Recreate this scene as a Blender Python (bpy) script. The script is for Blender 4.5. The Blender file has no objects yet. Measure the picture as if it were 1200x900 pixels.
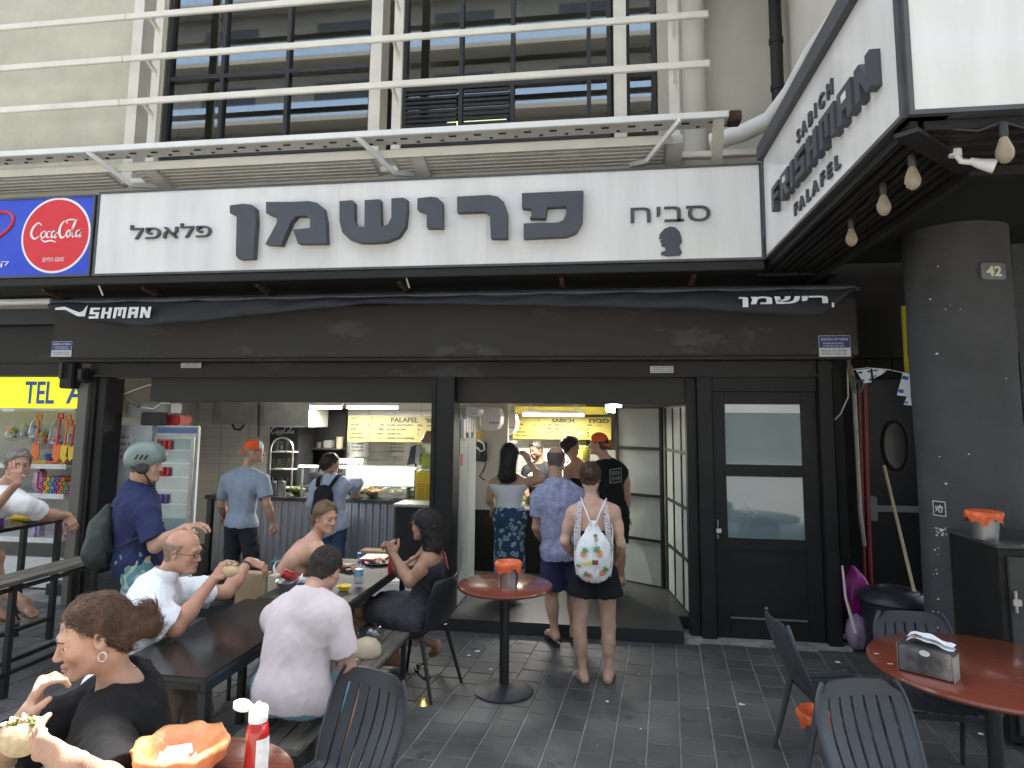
import bpy, bmesh, math, random
import numpy as np
from mathutils import Vector, Matrix
R = math.radians
S = bpy.context.scene
C = S.collection
rng = random.Random(7)

# ------------------------------------------------------------------ camera
FOC, PX, PY, CH = 770.0, 600.0, 405.0, 1.97
PITCH, YAW, ROLL = R(6.5), R(8.3), R(0.54)
cf = Vector((-math.sin(YAW)*math.cos(PITCH), math.cos(YAW)*math.cos(PITCH), math.sin(PITCH)))
cr = Vector((math.cos(YAW), math.sin(YAW), 0)); cu = cr.cross(cf)
cR = cr*math.cos(ROLL) + cu*math.sin(ROLL)
cU = -cr*math.sin(ROLL) + cu*math.cos(ROLL)
CO = Vector((0, 0, CH))
def ray(px, py): return cf + cR*((px-PX)/FOC) - cU*((py-PY)/FOC)
def at(px, py, Y):
    d = ray(px, py); return CO + d*(Y/d.y)
def az(px, py, z):
    d = ray(px, py); return CO + d*((z-CH)/d.z)
cam = bpy.data.cameras.new('camera'); cam.sensor_width = 36; cam.lens = 36*FOC/1200
cam.shift_y = -(450-PY)/1200; cam.clip_end = 500; cam.clip_start = .05
co = bpy.data.objects.new('camera', cam); C.objects.link(co); S.camera = co
co.matrix_world = Matrix(((cR.x, cU.x, -cf.x, 0), (cR.y, cU.y, -cf.y, 0), (cR.z, cU.z, -cf.z, CH), (0, 0, 0, 1)))

# ------------------------------------------------------------------ light
SUN_EL, SUN_AZ = R(72), R(18)      # azimuth clockwise from +Y (behind the building), so the street front is in shade
W = bpy.data.worlds.new('World'); S.world = W; W.use_nodes = True
nt = W.node_tree; bg = nt.nodes['Background']
sky = nt.nodes.new('ShaderNodeTexSky'); sky.sky_type = 'NISHITA'; sky.sun_disc = False
sky.sun_elevation = SUN_EL; sky.sun_rotation = SUN_AZ; sky.dust_density = 2.0; sky.ozone_density = 1.0
hs = nt.nodes.new('ShaderNodeHueSaturation'); hs.inputs['Saturation'].default_value = .38     # hazy summer sky
nt.links.new(sky.outputs[0], hs.inputs['Color']); nt.links.new(hs.outputs[0], bg.inputs[0]); bg.inputs[1].default_value = 0.15
sl = bpy.data.lights.new('sun', 'SUN'); sl.energy = 4.2; sl.angle = R(.53); sl.color = (1, .95, .86)
so = bpy.data.objects.new('sun', sl); C.objects.link(so)
sd = Vector((math.sin(SUN_AZ)*math.cos(SUN_EL), math.cos(SUN_AZ)*math.cos(SUN_EL), math.sin(SUN_EL)))
so.rotation_euler = sd.to_track_quat('Z', 'Y').to_euler(); so.location = (0, 0, 30)
S.view_settings.view_transform = 'Standard'; S.view_settings.look = 'None'
S.view_settings.exposure = 2.2; S.view_settings.gamma = 1
S.render.engine = 'CYCLES'
S.cycles.use_denoising = True
S.cycles.max_bounces = 7; S.cycles.diffuse_bounces = 4; S.cycles.glossy_bounces = 4
S.cycles.transmission_bounces = 6; S.cycles.transparent_max_bounces = 10
S.cycles.sample_clamp_indirect = 6; S.cycles.caustics_reflective = False; S.cycles.caustics_refractive = False

# ------------------------------------------------------------------ materials
MC = {}
def M(name, col=None, rough=.6, metal=0, var=.12, scale=6, bump=.15, bs=40, spec=.5, scr=0, wear=None, alpha=1, trans=0, sub=0, coat=0, stretch=(1,1,1), world=False, rand=0):
    if name in MC: return MC[name]
    m = bpy.data.materials.new(name); m.use_nodes = True; MC[name] = m
    n = m.node_tree.nodes; l = m.node_tree.links; b = n['Principled BSDF']
    b.inputs['Roughness'].default_value = rough; b.inputs['Metallic'].default_value = metal
    b.inputs['Specular IOR Level'].default_value = spec
    if coat: b.inputs['Coat Weight'].default_value = coat; b.inputs['Coat Roughness'].default_value = .08
    if alpha < 1: b.inputs['Alpha'].default_value = alpha
    if trans: b.inputs['Transmission Weight'].default_value = trans; b.inputs['IOR'].default_value = 1.3
    if sub:
        b.inputs['Subsurface Weight'].default_value = sub; b.inputs['Subsurface Radius'].default_value = (1, .35, .2); b.inputs['Subsurface Scale'].default_value = .012
    tc = n.new('ShaderNodeTexCoord'); mp = n.new('ShaderNodeMapping'); mp.inputs['Scale'].default_value = stretch
    if world: ge = n.new('ShaderNodeNewGeometry'); l.new(ge.outputs['Position'], mp.inputs[0])
    else: l.new(tc.outputs['Object'], mp.inputs[0])
    def noise(sc, det=4, ro=.6):
        t = n.new('ShaderNodeTexNoise'); t.inputs['Scale'].default_value = sc; t.inputs['Detail'].default_value = det
        t.inputs['Roughness'].default_value = ro; l.new(mp.outputs[0], t.inputs['Vector']); return t
    c4 = (*col, 1)
    t1 = noise(scale); mix = n.new('ShaderNodeMix'); mix.data_type = 'RGBA'
    mix.inputs['A'].default_value = tuple(max(0, x*(1-var)) for x in col)+(1,)
    mix.inputs['B'].default_value = tuple(min(1, x*(1+var)) for x in col)+(1,)
    rp = n.new('ShaderNodeValToRGB'); rp.color_ramp.elements[0].position = .32; rp.color_ramp.elements[1].position = .68
    l.new(t1.outputs['Fac'], rp.inputs[0]); l.new(rp.outputs[0], mix.inputs['Factor'])
    out = mix.outputs['Result']
    if wear:      # (colour, amount, scale): chipped or dusty spots with their own shape
        t3 = noise(wear[2], 6, .7); r3 = n.new('ShaderNodeValToRGB')
        r3.color_ramp.elements[0].position = wear[1]; r3.color_ramp.elements[1].position = wear[1]+.06
        l.new(t3.outputs['Fac'], r3.inputs[0]); m3 = n.new('ShaderNodeMix'); m3.data_type = 'RGBA'
        l.new(r3.outputs[0], m3.inputs['Factor']); l.new(out, m3.inputs['A']); m3.inputs['B'].default_value = (*wear[0], 1)
        out = m3.outputs['Result']
    if rand:
        oi = n.new('ShaderNodeObjectInfo'); mr0 = n.new('ShaderNodeMapRange'); mr0.inputs['To Min'].default_value = 1-rand; mr0.inputs['To Max'].default_value = 1+rand; l.new(oi.outputs['Random'], mr0.inputs[0])
        hv = n.new('ShaderNodeHueSaturation'); l.new(mr0.outputs[0], hv.inputs['Value']); l.new(out, hv.inputs['Color']); out = hv.outputs[0]
    l.new(out, b.inputs['Base Color'])
    if rough > .05:
        mr = n.new('ShaderNodeMapRange'); mr.inputs['To Min'].default_value = max(.02, rough-.1); mr.inputs['To Max'].default_value = min(1, rough+.12)
        l.new(t1.outputs['Fac'], mr.inputs[0]); l.new(mr.outputs[0], b.inputs['Roughness'])
    if bump:
        t2 = noise(bs, 5); bp = n.new('ShaderNodeBump'); bp.inputs['Strength'].default_value = bump; bp.inputs['Distance'].default_value = .01
        l.new(t2.outputs['Fac'], bp.inputs['Height']); l.new(bp.outputs[0], b.inputs['Normal'])
    return m
def EM(name, col, st):
    if name in MC: return MC[name]
    m = bpy.data.materials.new(name); m.use_nodes = True; MC[name] = m
    b = m.node_tree.nodes['Principled BSDF']; b.inputs['Base Color'].default_value = (*col, 1)
    b.inputs['Emission Color'].default_value = (*col, 1); b.inputs['Emission Strength'].default_value = st
    return m
def glass(name, col=(.9, .95, .95), rough=.02, mixf=.15, tint=None):
    """thin pane: mostly clear, mirror-like at grazing angles"""
    if name in MC: return MC[name]
    m = bpy.data.materials.new(name); m.use_nodes = True; MC[name] = m
    n = m.node_tree.nodes; l = m.node_tree.links; n.remove(n['Principled BSDF'])
    o = n['Material Output']; tr = n.new('ShaderNodeBsdfTransparent'); tr.inputs[0].default_value = (*col, 1)
    gl = n.new('ShaderNodeBsdfGlossy'); gl.inputs['Roughness'].default_value = rough; gl.inputs[0].default_value = (1, 1, 1, 1)
    fr = n.new('ShaderNodeFresnel'); fr.inputs[0].default_value = 1.5
    ad = n.new('ShaderNodeMath'); ad.operation = 'ADD'; ad.inputs[1].default_value = mixf; l.new(fr.outputs[0], ad.inputs[0])
    ge = n.new('ShaderNodeNewGeometry'); iv = n.new('ShaderNodeMath'); iv.operation = 'SUBTRACT'; iv.inputs[0].default_value = 1; l.new(ge.outputs['Backfacing'], iv.inputs[1])
    mu = n.new('ShaderNodeMath'); mu.operation = 'MULTIPLY'; mu.use_clamp = True; l.new(ad.outputs[0], mu.inputs[0]); l.new(iv.outputs[0], mu.inputs[1]); ad = mu
    mx = n.new('ShaderNodeMixShader'); l.new(ad.outputs[0], mx.inputs[0]); l.new(tr.outputs[0], mx.inputs[1]); l.new(gl.outputs[0], mx.inputs[2])
    l.new(mx.outputs[0], o.inputs[0]); return m

# ------------------------------------------------------------------ mesh helpers
def link(name, me, mat=None, parent=None):
    o = bpy.data.objects.new(name, me); C.objects.link(o)
    if mat is not None:
        for x in (mat if isinstance(mat, (list, tuple)) else [mat]): me.materials.append(x)
    if parent: o.parent = parent
    return o
def tag(o, label=None, cat=None, group=None, kind=None):
    if label: o['label'] = label
    if cat: o['category'] = cat
    if group: o['group'] = group
    if kind: o['kind'] = kind
    return o
def empty(name, label=None, cat=None, group=None, loc=(0, 0, 0), rz=0, kind=None):
    o = bpy.data.objects.new(name, None); C.objects.link(o); o.location = loc; o.rotation_euler = (0, 0, rz)
    return tag(o, label, cat, group, kind)
class MB:
    """collects shapes, then build() links them as one mesh object"""
    def __init__(s): s.v = []; s.f = []; s.mi = []; s.cur = 0
    def add(s, vs, fs):
        b = len(s.v); s.v += [tuple(v) for v in vs]; s.f += [tuple(b+i for i in f) for f in fs]; s.mi += [s.cur]*len(fs); return s
    def box(s, x0, x1, y0, y1, z0, z1):
        return s.add([(x, y, z) for z in (z0, z1) for y in (y0, y1) for x in (x0, x1)],
                     [(0, 2, 3, 1), (4, 5, 7, 6), (0, 1, 5, 4), (2, 6, 7, 3), (0, 4, 6, 2), (1, 3, 7, 5)])
    def bbox(s, x0, x1, y0, y1, z0, z1, b=.01):
        """box with chamfered vertical and horizontal edges"""
        bm = bmesh.new(); bmesh.ops.create_cube(bm, size=1)
        for v in bm.verts: v.co = ((x0+x1)/2+v.co.x*(x1-x0), (y0+y1)/2+v.co.y*(y1-y0), (z0+z1)/2+v.co.z*(z1-z0))
        b = min(b, abs(x1-x0)*.45, abs(y1-y0)*.45, abs(z1-z0)*.45)
        bmesh.ops.bevel(bm, geom=bm.edges[:], offset=b, segments=2, affect='EDGES')
        return s.bm(bm)
    def bm(s, bm):
        bm.verts.index_update(); s.add([v.co[:] for v in bm.verts], [[v.index for v in f.verts] for f in bm.faces]); bm.free(); return s
    def quad(s, a, b, c, d): return s.add([a, b, c, d], [(0, 1, 2, 3)])
    def tube(s, pts, r, n=8, cap=True, flat=None):
        """round bar along pts, r one radius or a list"""
        pts = [Vector(p) for p in pts]; k = len(pts); rs = r if isinstance(r, (list, tuple)) else [r]*k
        vs = []; up = None
        for i, p in enumerate(pts):
            t = (pts[min(i+1, k-1)]-pts[max(i-1, 0)]).normalized()
            if up is None: up = Vector((0, 0, 1)) if abs(t.z) < .9 else Vector((0, 1, 0))
            x = up.cross(t).normalized(); y = t.cross(x); up = y
            for j in range(n):
                a = 2*math.pi*j/n; q = p+x*math.cos(a)*rs[i]+y*math.sin(a)*rs[i]*(flat or 1); vs.append(q)
        fs = [(i*n+j, i*n+(j+1) % n, (i+1)*n+(j+1) % n, (i+1)*n+j) for i in range(k-1) for j in range(n)]
        if cap: fs += [tuple(range(n-1, -1, -1)), tuple((k-1)*n+j for j in range(n))]
        return s.add(vs, fs)
    def bar(s, a, b, w, d=None, up=(0, 0, 1)):
        """rectangular bar from a to b, w wide, d deep"""
        a = Vector(a); b = Vector(b); d = w if d is None else d; t = (b-a).normalized(); up = Vector(up)
        if abs(t.dot(up)) > .95: up = Vector((0, 1, 0))
        x = up.cross(t).normalized()*w/2; y = t.cross(up.cross(t).normalized()).normalized()*d/2
        vs = [p+sx*x+sy*y for p in (a, b) for sx, sy in ((-1, -1), (1, -1), (1, 1), (-1, 1))]
        return s.add(vs, [(0, 3, 2, 1), (4, 5, 6, 7), (0, 1, 5, 4), (1, 2, 6, 5), (2, 3, 7, 6), (3, 0, 4, 7)])
    def lathe(s, prof, c=(0, 0, 0), n=24, close=False):
        c = Vector(c); k = len(prof)
        vs = [(c.x+r*math.cos(2*math.pi*j/n), c.y+r*math.sin(2*math.pi*j/n), c.z+z) for r, z in prof for j in range(n)]
        fs = [(i*n+j, i*n+(j+1) % n, (i+1)*n+(j+1) % n, (i+1)*n+j) for i in range(k-1) for j in range(n)]
        if prof[0][0] > 1e-4 and not close: fs.append(tuple(range(n-1, -1, -1)))
        if prof[-1][0] > 1e-4 and not close: fs.append(tuple((k-1)*n+j for j in range(n)))
        return s.add(vs, fs)
    def poly(s, pts, o, ux, uy, uz, depth):
        """extruded 2-D polygon: pts in (ux,uy) from o, thickness along uz"""
        o, ux, uy, uz = map(Vector, (o, ux, uy, uz)); n = len(pts)
        f = [o+ux*a+uy*b for a, b in pts]; g = [p+uz*depth for p in f]
        return s.add(f+g, [tuple(range(n)), tuple(range(2*n-1, n-1, -1))]+[(i, n+i, n+(i+1) % n, (i+1) % n) for i in range(n)])
    def build(s, name, mat, parent=None, smooth=False, loc=None):
        me = bpy.data.meshes.new(name)
        if loc is not None: me.from_pydata([tuple(Vector(v)-Vector(loc)) for v in s.v], [], s.f)
        else: me.from_pydata(s.v, [], s.f)
        o = link(name, me, mat, parent)
        if any(s.mi): me.polygons.foreach_set('material_index', s.mi)
        if smooth:
            me.polygons.foreach_set('use_smooth', [True]*len(me.polygons))
            if smooth is not True: me.set_sharp_from_angle(angle=R(smooth))
        if loc is not None: o.location = loc
        bm = bmesh.new(); bm.from_mesh(me); bmesh.ops.recalc_face_normals(bm, faces=bm.faces); bm.to_mesh(me); bm.free()
        return o
def bx(name, mat, x0, x1, y0, y1, z0, z1, parent=None, b=0):
    m = MB(); (m.bbox(x0, x1, y0, y1, z0, z1, b) if b else m.box(x0, x1, y0, y1, z0, z1)); return m.build(name, mat, parent)
def inst(src, name, parent, loc=None, rot=None, scale=None):
    o = bpy.data.objects.new(name, src.data); C.objects.link(o); o.parent = parent
    if loc is not None: o.location = loc
    if rot is not None: o.rotation_euler = rot
    if scale is not None: o.scale = scale
    return o
def dup(root, loc=None, rz=None, label=None, parent=None):
    r = root.copy(); C.objects.link(r); r.parent = parent
    if loc is not None: r.location = loc
    if rz is not None: r.rotation_euler = (0, 0, rz)
    if label: r['label'] = label
    for ch in list(root.children): dup(ch, parent=r)
    return r
def text(name, s, mat, o, ux, uy, h, w=None, depth=.002, align='l', parent=None, bold=0, shear=0, sp=1.0):
    """flat or raised lettering, h = cap height, fitted to width w, lying on plane (ux,uy) from its lower left corner o"""
    cu_ = bpy.data.curves.new('t', 'FONT'); cu_.body = s; cu_.extrude = .5; cu_.offset = bold; cu_.shear = shear; cu_.resolution_u = 3; cu_.space_character = sp
    t = bpy.data.objects.new('t', cu_); C.objects.link(t); dg = bpy.context.evaluated_depsgraph_get()
    me = bpy.data.meshes.new_from_object(t.evaluated_get(dg)); bpy.data.objects.remove(t)
    n = len(me.vertices); co_ = np.zeros(n*3); me.vertices.foreach_get('co', co_); co_ = co_.reshape(-1, 3)
    lo = co_.min(0); hi = co_.max(0); ex = hi-lo; sc = h/ex[1]; sx = (w/ex[0]) if w else sc
    wid = ex[0]*sx; off = {'l': 0, 'c': -wid/2, 'r': -wid}[align]
    ux = Vector(ux); uy = Vector(uy); uz = ux.cross(uy)
    o = Vector(o); B = np.array([ux, uy, uz])
    q = np.stack([(co_[:, 0]-lo[0])*sx+off, (co_[:, 1]-lo[1])*sc, (co_[:, 2]-lo[2])*depth], 1) @ B + np.array(o)
    me.vertices.foreach_set('co', q.ravel()); me.update(); me.materials.clear()
    return link(name, me, mat, parent)
def letters(ob):
    """every connected piece of a word becomes a letter of its own"""
    bm = bmesh.new(); bm.from_mesh(ob.data); bmesh.ops.remove_doubles(bm, verts=bm.verts, dist=1e-5); seen = set(); isl = []
    for v in bm.verts:
        if v in seen: continue
        st = [v]; seen.add(v); g = []
        while st:
            w = st.pop(); g.append(w)
            for e in w.link_edges:
                u = e.other_vert(w)
                if u not in seen: seen.add(u); st.append(u)
        isl.append(g)
    mt = ob.data.materials[0]; par = ob.parent
    for g in isl:
        ix = {v: i for i, v in enumerate(g)}; fs = {f for v in g for f in v.link_faces}
        me = bpy.data.meshes.new('letter'); me.from_pydata([v.co[:] for v in g], [], [[ix[v] for v in f.verts] for f in fs]); link('letter', me, mt, par)
    bm.free(); bpy.data.objects.remove(ob)
def squig(mb, o, ux, uy, h, w, rnd, n=None):
    """a line of small print too small to read: short raised strokes"""
    ux = Vector(ux); uy = Vector(uy); o = Vector(o); uz = ux.cross(uy); x = 0
    while x < w:
        l = rnd.uniform(.35, .8)*h
        if x+l > w: break
        a = o+ux*x; k = rnd.random(); t = h*.22
        if k < .5: mb.add([a, a+ux*l, a+ux*l+uy*t, a+uy*t], [(0, 1, 2, 3)])
        if k < .8: mb.add([a+uy*(h-t), a+uy*(h-t)+ux*l, a+uy*h+ux*l, a+uy*h], [(0, 1, 2, 3)])
        mb.add([a, a+ux*t, a+ux*t+uy*h, a+uy*h], [(0, 1, 2, 3)])
        if k > .35: mb.add([a+ux*(l-t), a+ux*l, a+ux*l+uy*h, a+ux*(l-t)+uy*h], [(0, 1, 2, 3)])
        x += l+h*(.28 if rnd.random() > .16 else .8)
    return mb
X, Y_, Z = Vector((1, 0, 0)), Vector((0, 1, 0)), Vector((0, 0, 1))
# ================================================================== materials used by the place
tile_m = M('paving stone', (.086, .087, .085), .60, var=.36, scale=1.7, bump=.4, bs=60, wear=((.055, .055, .052), .60, 3.3), world=True, rand=.16)
joint_m = M('joint sand', (.27, .265, .245), .95, var=.4, scale=3, bump=.4, bs=90)
asphalt_m = M('asphalt', (.3, .29, .27), .9, var=.2, scale=4, bump=.3, bs=80)
stone_m = M('pale kerb stone', (.32, .31, .27), .9, var=.35, scale=7, bump=.5, bs=35)
stucco_m = M('beige stucco', (.50, .465, .365), .9, var=.12, scale=1.6, bump=.25, bs=55, wear=((.27, .25, .2), .66, 2.2))
stucco2_m = M('cream painted wall', (.56, .53, .45), .85, var=.08, scale=1.3, bump=.2, bs=40, wear=((.36, .33, .27), .70, 5))
rail_m = M('cream painted metal', (.66, .63, .55), .55, var=.08, scale=2, bump=.08, wear=((.36, .3, .22), .71, 14))
canopy_m = M('grey white metal', (.60, .59, .56), .5, var=.1, scale=2.5, bump=.08, wear=((.3, .26, .2), .69, 11))
blackp_m = M('black paint', (.0165, .0158, .0148), .55, spec=.28, var=.25, scale=3, bump=.2, bs=25, wear=((.12, .115, .1), .74, 16))
box_m = M('faded black metal', (.033, .030, .025), .6, spec=.3, var=.25, scale=1.1, bump=.1, bs=12, wear=((.062, .058, .048), .57, 1.7), stretch=(.6, 1, 1.4))
colm = M('dark grey rough plaster', (.068, .070, .071), .85, var=.16, scale=3, bump=1.1, bs=22, wear=((.4, .4, .38), .80, 15))
sign_m = M('white acrylic sign face', (.67, .66, .635), .14, var=.085, scale=2.2, stretch=(1.6, 1.6, .22), bump=.0, spec=.5)
frame_m = M('dark sign frame', (.06, .065, .07), .5, var=.2, bump=.1)
letter_m = M('charcoal letter', (.052, .06, .07), .55, var=.12, scale=5, bump=.1)
letside_m = M('charcoal letter dark', (.03, .033, .037), .6, var=.1)
winf_m = M('black window frame', (.018, .018, .019), .45, var=.15)
panel_m = M('grey louvre panel', (.50, .485, .44), .7, var=.16, scale=5, bump=.15)
inwall_m = M('interior wall tile', (.52, .51, .46), .35, var=.07, scale=5, bump=.03)
grout_m = M('interior grout', (.19, .185, .16), .9, var=.1)
ceil_m = M('interior ceiling', (.5, .49, .45), .9, var=.1)
granite_m = M('speckled granite', (.021, .023, .025), .45, var=.5, scale=160, bump=.05)
steel_m = M('brushed steel', (.45, .45, .44), .3, metal=.9, var=.12, scale=6, bump=.04)
dsteel_m = M('dull steel', (.36, .36, .33), .42, metal=.75, var=.2, scale=4, bump=.05)
corr_m = M('corrugated zinc sheet', (.40, .40, .43), .42, metal=.45, var=.12, scale=4, bump=.05, stretch=(1, 1, .12))
white_m = M('white plastic', (.7, .7, .68), .4, var=.05, scale=3, bump=.02)
wcab_m = M('white cabinet', (.58, .60, .60), .35, var=.05, scale=2, bump=.02)
tube_m = EM('lit tube', (1, .98, .93), 3.4)
lglass = glass('clear glass', (.93, .96, .95), .02, .03)
wglass = glass('window glass', (.34, .42, .44), .02, .15)
frost_m = M('frosted blue film glass', (.17, .235, .25), .05, var=.05, scale=2, bump=0, spec=.9)
frost2_m = M('frosted pale film glass', (.40, .45, .42), .3, var=.10, scale=1.5, bump=0, spec=.5)
dark_m = M('black backing and recess shade', (.011, .011, .011), .8, var=.2)  # on the kitchen slab this black is painted-in shade
yellow_m = M('yellow print', (.75, .70, .10), .5, var=.04)
orange_m = M('orange thin plastic', (.80, .13, .035), .35, var=.14, scale=10, bump=.3, bs=30, trans=.0)
obag_m = M('orange bag', (.83, .16, .05), .32, var=.2, scale=16, bump=.7, bs=26)
wood_m = M('red mahogany veneer', (.19, .045, .025), .22, var=.15, scale=9, bump=.03, stretch=(1, 7, 1), coat=.5)
oldw_m = M('weathered grey wood', (.115, .105, .085), .75, var=.4, scale=4, bump=.5, bs=30, stretch=(9, .9, 1), wear=((.26, .25, .22), .62, 6))
btab_m = M('black lacquered tabletop', (.020, .018, .017), .2, var=.3, scale=2.5, bump=.04, wear=((.07, .066, .06), .72, 5))
iron_m = M('black iron', (.016, .016, .017), .45, var=.2)
plast_m = M('black moulded plastic', (.022, .025, .03), .42, var=.15, scale=4, bump=.05)
plastg_m = M('grey moulded plastic', (.040, .046, .053), .42, var=.12, scale=4, bump=.05)
rust_m = M('rusty bracket', (.06, .03, .018), .85, var=.5, scale=14)

# ================================================================== ground
def ground():
    # street behind the camera, in the sun
    g = bx('street', asphalt_m, -60, 60, -60, -1.2, -.32, -.12); tag(g, kind='structure')
    bx('kerb', stone_m, -60, 60, -1.2, -1.0, -.32, .0, g)
    p = bx('pavement', joint_m, -14, 9, -1.0, 14, -.3, -.006); tag(p, kind='structure')
    a = R(-4.9); w, l = .2, .225; src = []; rr = random.Random(3)
    for k in range(5):
        m = MB(); j = .004
        c = [rr.uniform(-.0018, .0018) for _ in range(4)]
        hw, hl = w/2-j, l/2-j
        top = [(-hw+.004, -hl+.004, c[0]), (hw-.004, -hl+.004, c[1]), (hw-.004, hl-.004, c[2]), (-hw+.004, hl-.004, c[3])]
        mid = [(-hw, -hl, -.004), (hw, -hl, -.004), (hw, hl, -.004), (-hw, hl, -.004)]
        bot = [(x, y, -.03) for x, y, z in mid]
        m.add(bot+mid+top, [(0, 1, 5, 4), (1, 2, 6, 5), (2, 3, 7, 6), (3, 0, 4, 7), (4, 5, 9, 8), (5, 6, 10, 9), (6, 7, 11, 10), (7, 4, 8, 11), (8, 9, 10, 11)])
        src.append(m)
    cells = []
    for i in range(-42, 34):
        off = (i*.37+rr.uniform(-.03, .03)) % 1*l if i % 2 else rr.uniform(-.01, .01)
        for k in range(-10, 42):
            u, v = i*w+.35, k*l+off
            x = u*math.cos(a)-v*math.sin(a); y = u*math.sin(a)+v*math.cos(a)
            if not (-9 < x < 6 and .2 < y < 6.52): continue
            if x > .62 and x < 2.1 and y > 6.38: continue
            cells.append((x, y))
    # the tiles that show largest are parts of their own
    def shows(c):
        px = Vector((c[0], c[1], 0))-CO; z = px.dot(cf); return 0 < z and abs(px.dot(cR)/z) < .82 and c[1] > 3.75 and c[0] > -2.2
    vis = sorted([c for c in cells if shows(c)], key=lambda c: (Vector((c[0], c[1], 0))-CO).length)[:298]
    vs_ = set(vis); proto = []
    for k in range(5):
        o = src[k].build('paving_tile', tile_m, p); proto.append(o)
    used = [False]*5
    for c in vis:
        k = rr.randrange(5); o = proto[k]
        if used[k]: o = inst(proto[k], 'paving_tile', p)
        used[k] = True
        o.location = (c[0], c[1], rr.uniform(-.0015, .0015)); o.rotation_euler = (rr.uniform(-.006, .006), rr.uniform(-.006, .006), a+rr.uniform(-.008, .008)+math.pi*rr.randrange(2))
    m = MB()
    ca, sa = math.cos(a), math.sin(a)
    for c in cells:
        if c in vs_: continue
        k = src[rr.randrange(5)]
        m.add([(c[0]+x*ca-y*sa, c[1]+x*sa+y*ca, z) for x, y, z in k.v], k.f)
    o = m.build('paving_tiles', tile_m, p); tag(o, kind='stuff')
ground()
def litter():
    m = MB(); rr = random.Random(5)
    for px, py, s in [(549, 768, 4), (618, 769, 3), (575, 784, 3), (632, 767, 1.4),  (712, 822, 3.5), (749, 790, 1.6), (868, 825, 4), (872, 826, 3),
                      (751, 854, 1.5), (830, 830, 1.8), (983, 776, 5), (938, 754, 5), (914, 756, 5), (1010, 762, 3), (560, 763, 5),
                      (1150, 860, 4), (1165, 866, 3), (640, 790, 1.5), (700, 874, 1)]:
        c = az(px, py, .006); r = s*.0052
        n = 6; pts = [c+Vector((math.cos(2*math.pi*i/n)*r*rr.uniform(.5, 1.3), math.sin(2*math.pi*i/n)*r*rr.uniform(.5, 1.2), 0)) for i in range(n)]
        m.add([p for p in pts]+[c+Vector((0, 0, r*.35))], [(i, (i+1) % n, n) for i in range(n)])
    o = m.build('litter', M('scrap paper', (.75, .74, .7), .8)); tag(o, kind='stuff')
    m = MB(); m.lathe([(.008, .045), (.022, .045), (.026, .03), (.055, .004), (.06, 0)], az(496, 824, 0)+Vector((0, 0, 0)), 20)
    o = m.build('foil_dish', M('gold foil', (.62, .5, .22), .25, metal=.8, var=.2, bump=.3), smooth=30); tag(o, 'small gold foil dish upside down on the paving by a chair leg', 'dish')
litter()

# ================================================================== the building
B = empty('apartment_building', 'beige building over the food stall with metal louvre rails and black framed windows', 'building')
H = 15.35  # unseen roof height, set so its shadow edge ends at the foreground table
# upper walls round the windows
WY = 6.9
bx('wall', stucco_m, -14, -5.33, WY, WY+.3, 3.2, H, B)
bx('wall', stucco_m, -5.33, .56, WY, WY+.3, 3.2, 5.02, B)
bx('wall', stucco_m, -5.33, .56, WY, WY+.3, 7.6, H, B)
bx('wall', stucco2_m, .56, 1.86, WY, WY+.3, 3.2, H, B)
bx('wall', stucco2_m, 1.86, 2.1, 3.6, WY+.3, 4.19, H, B)
bx('wall', stucco2_m, 1.5, 14, 3.62, 3.9, 4.25, H, B)
bx('wall', stucco_m, -14, 2.0, 6.62, 6.9, 2.62, 4.5, B)
bx('roof', stucco_m, -14, 14, 6.3, 16, H, H+.3, B)
bx('floor_slab', panel_m, -5.8, 1.1, 7.201, 12, 4.8, 4.899, B); bx('floor_slab', panel_m, -5.8, 1.1, 7.201, 12, 7.701, 7.8, B)
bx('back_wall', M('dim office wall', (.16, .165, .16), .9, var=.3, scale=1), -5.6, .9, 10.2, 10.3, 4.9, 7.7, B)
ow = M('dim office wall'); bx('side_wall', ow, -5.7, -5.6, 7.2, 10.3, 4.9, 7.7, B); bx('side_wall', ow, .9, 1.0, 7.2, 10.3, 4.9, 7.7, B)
bx('soffit', blackp_m, 1.0, 1.86, 6.0, 6.9, 6.75, 6.85, B)
def window(x0, x1, zs, xm, dark=False):
    f = MB(); y0, y1 = WY-.02, WY+.08; t = .045
    z0, z1 = zs[0], zs[-1]
    f.box(x0, x0+t, y0, y1, z0, z1); f.box(x1-t, x1, y0, y1, z0, z1)
    f.box(x0+t, x1-t, y0+.002, y1, z0, z0+t); f.box(x0+t, x1-t, y0+.002, y1, z1-t, z1)
    for x in xm: f.box(x-t/2, x+t/2, y0+.004, y1, z0+t, z1-t)
    xs = [x0]+list(xm)+[x1]
    for z in zs[1:-1]:
        for a, b in zip(xs, xs[1:]): f.box(a+t/2+.001, b-t/2-.001, y0+.006, y1, z-t*.6, z+t*.6)
    w = f.build('window', winf_m, B)
    for a, b in zip(xs, xs[1:]):
        for c, d in zip(zs, zs[1:]):
            bx('pane', wglass, a+t/2, b-t/2, WY+.03, WY+.036, c+t/2, d-t/2, w)
    return w
w1 = window(-5.28, -2.66, [5.03, 6.05, 7.6], [-4.25, -3.75, -3.25] if 0 else [-4.55, -3.72])
w2 = window(-2.30, .06, [5.03, 5.72, 7.6], [-1.62, -1.03, -.18][:3])
w3 = window(.22, .54, [5.03, 5.72, 7.6], [])
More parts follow.
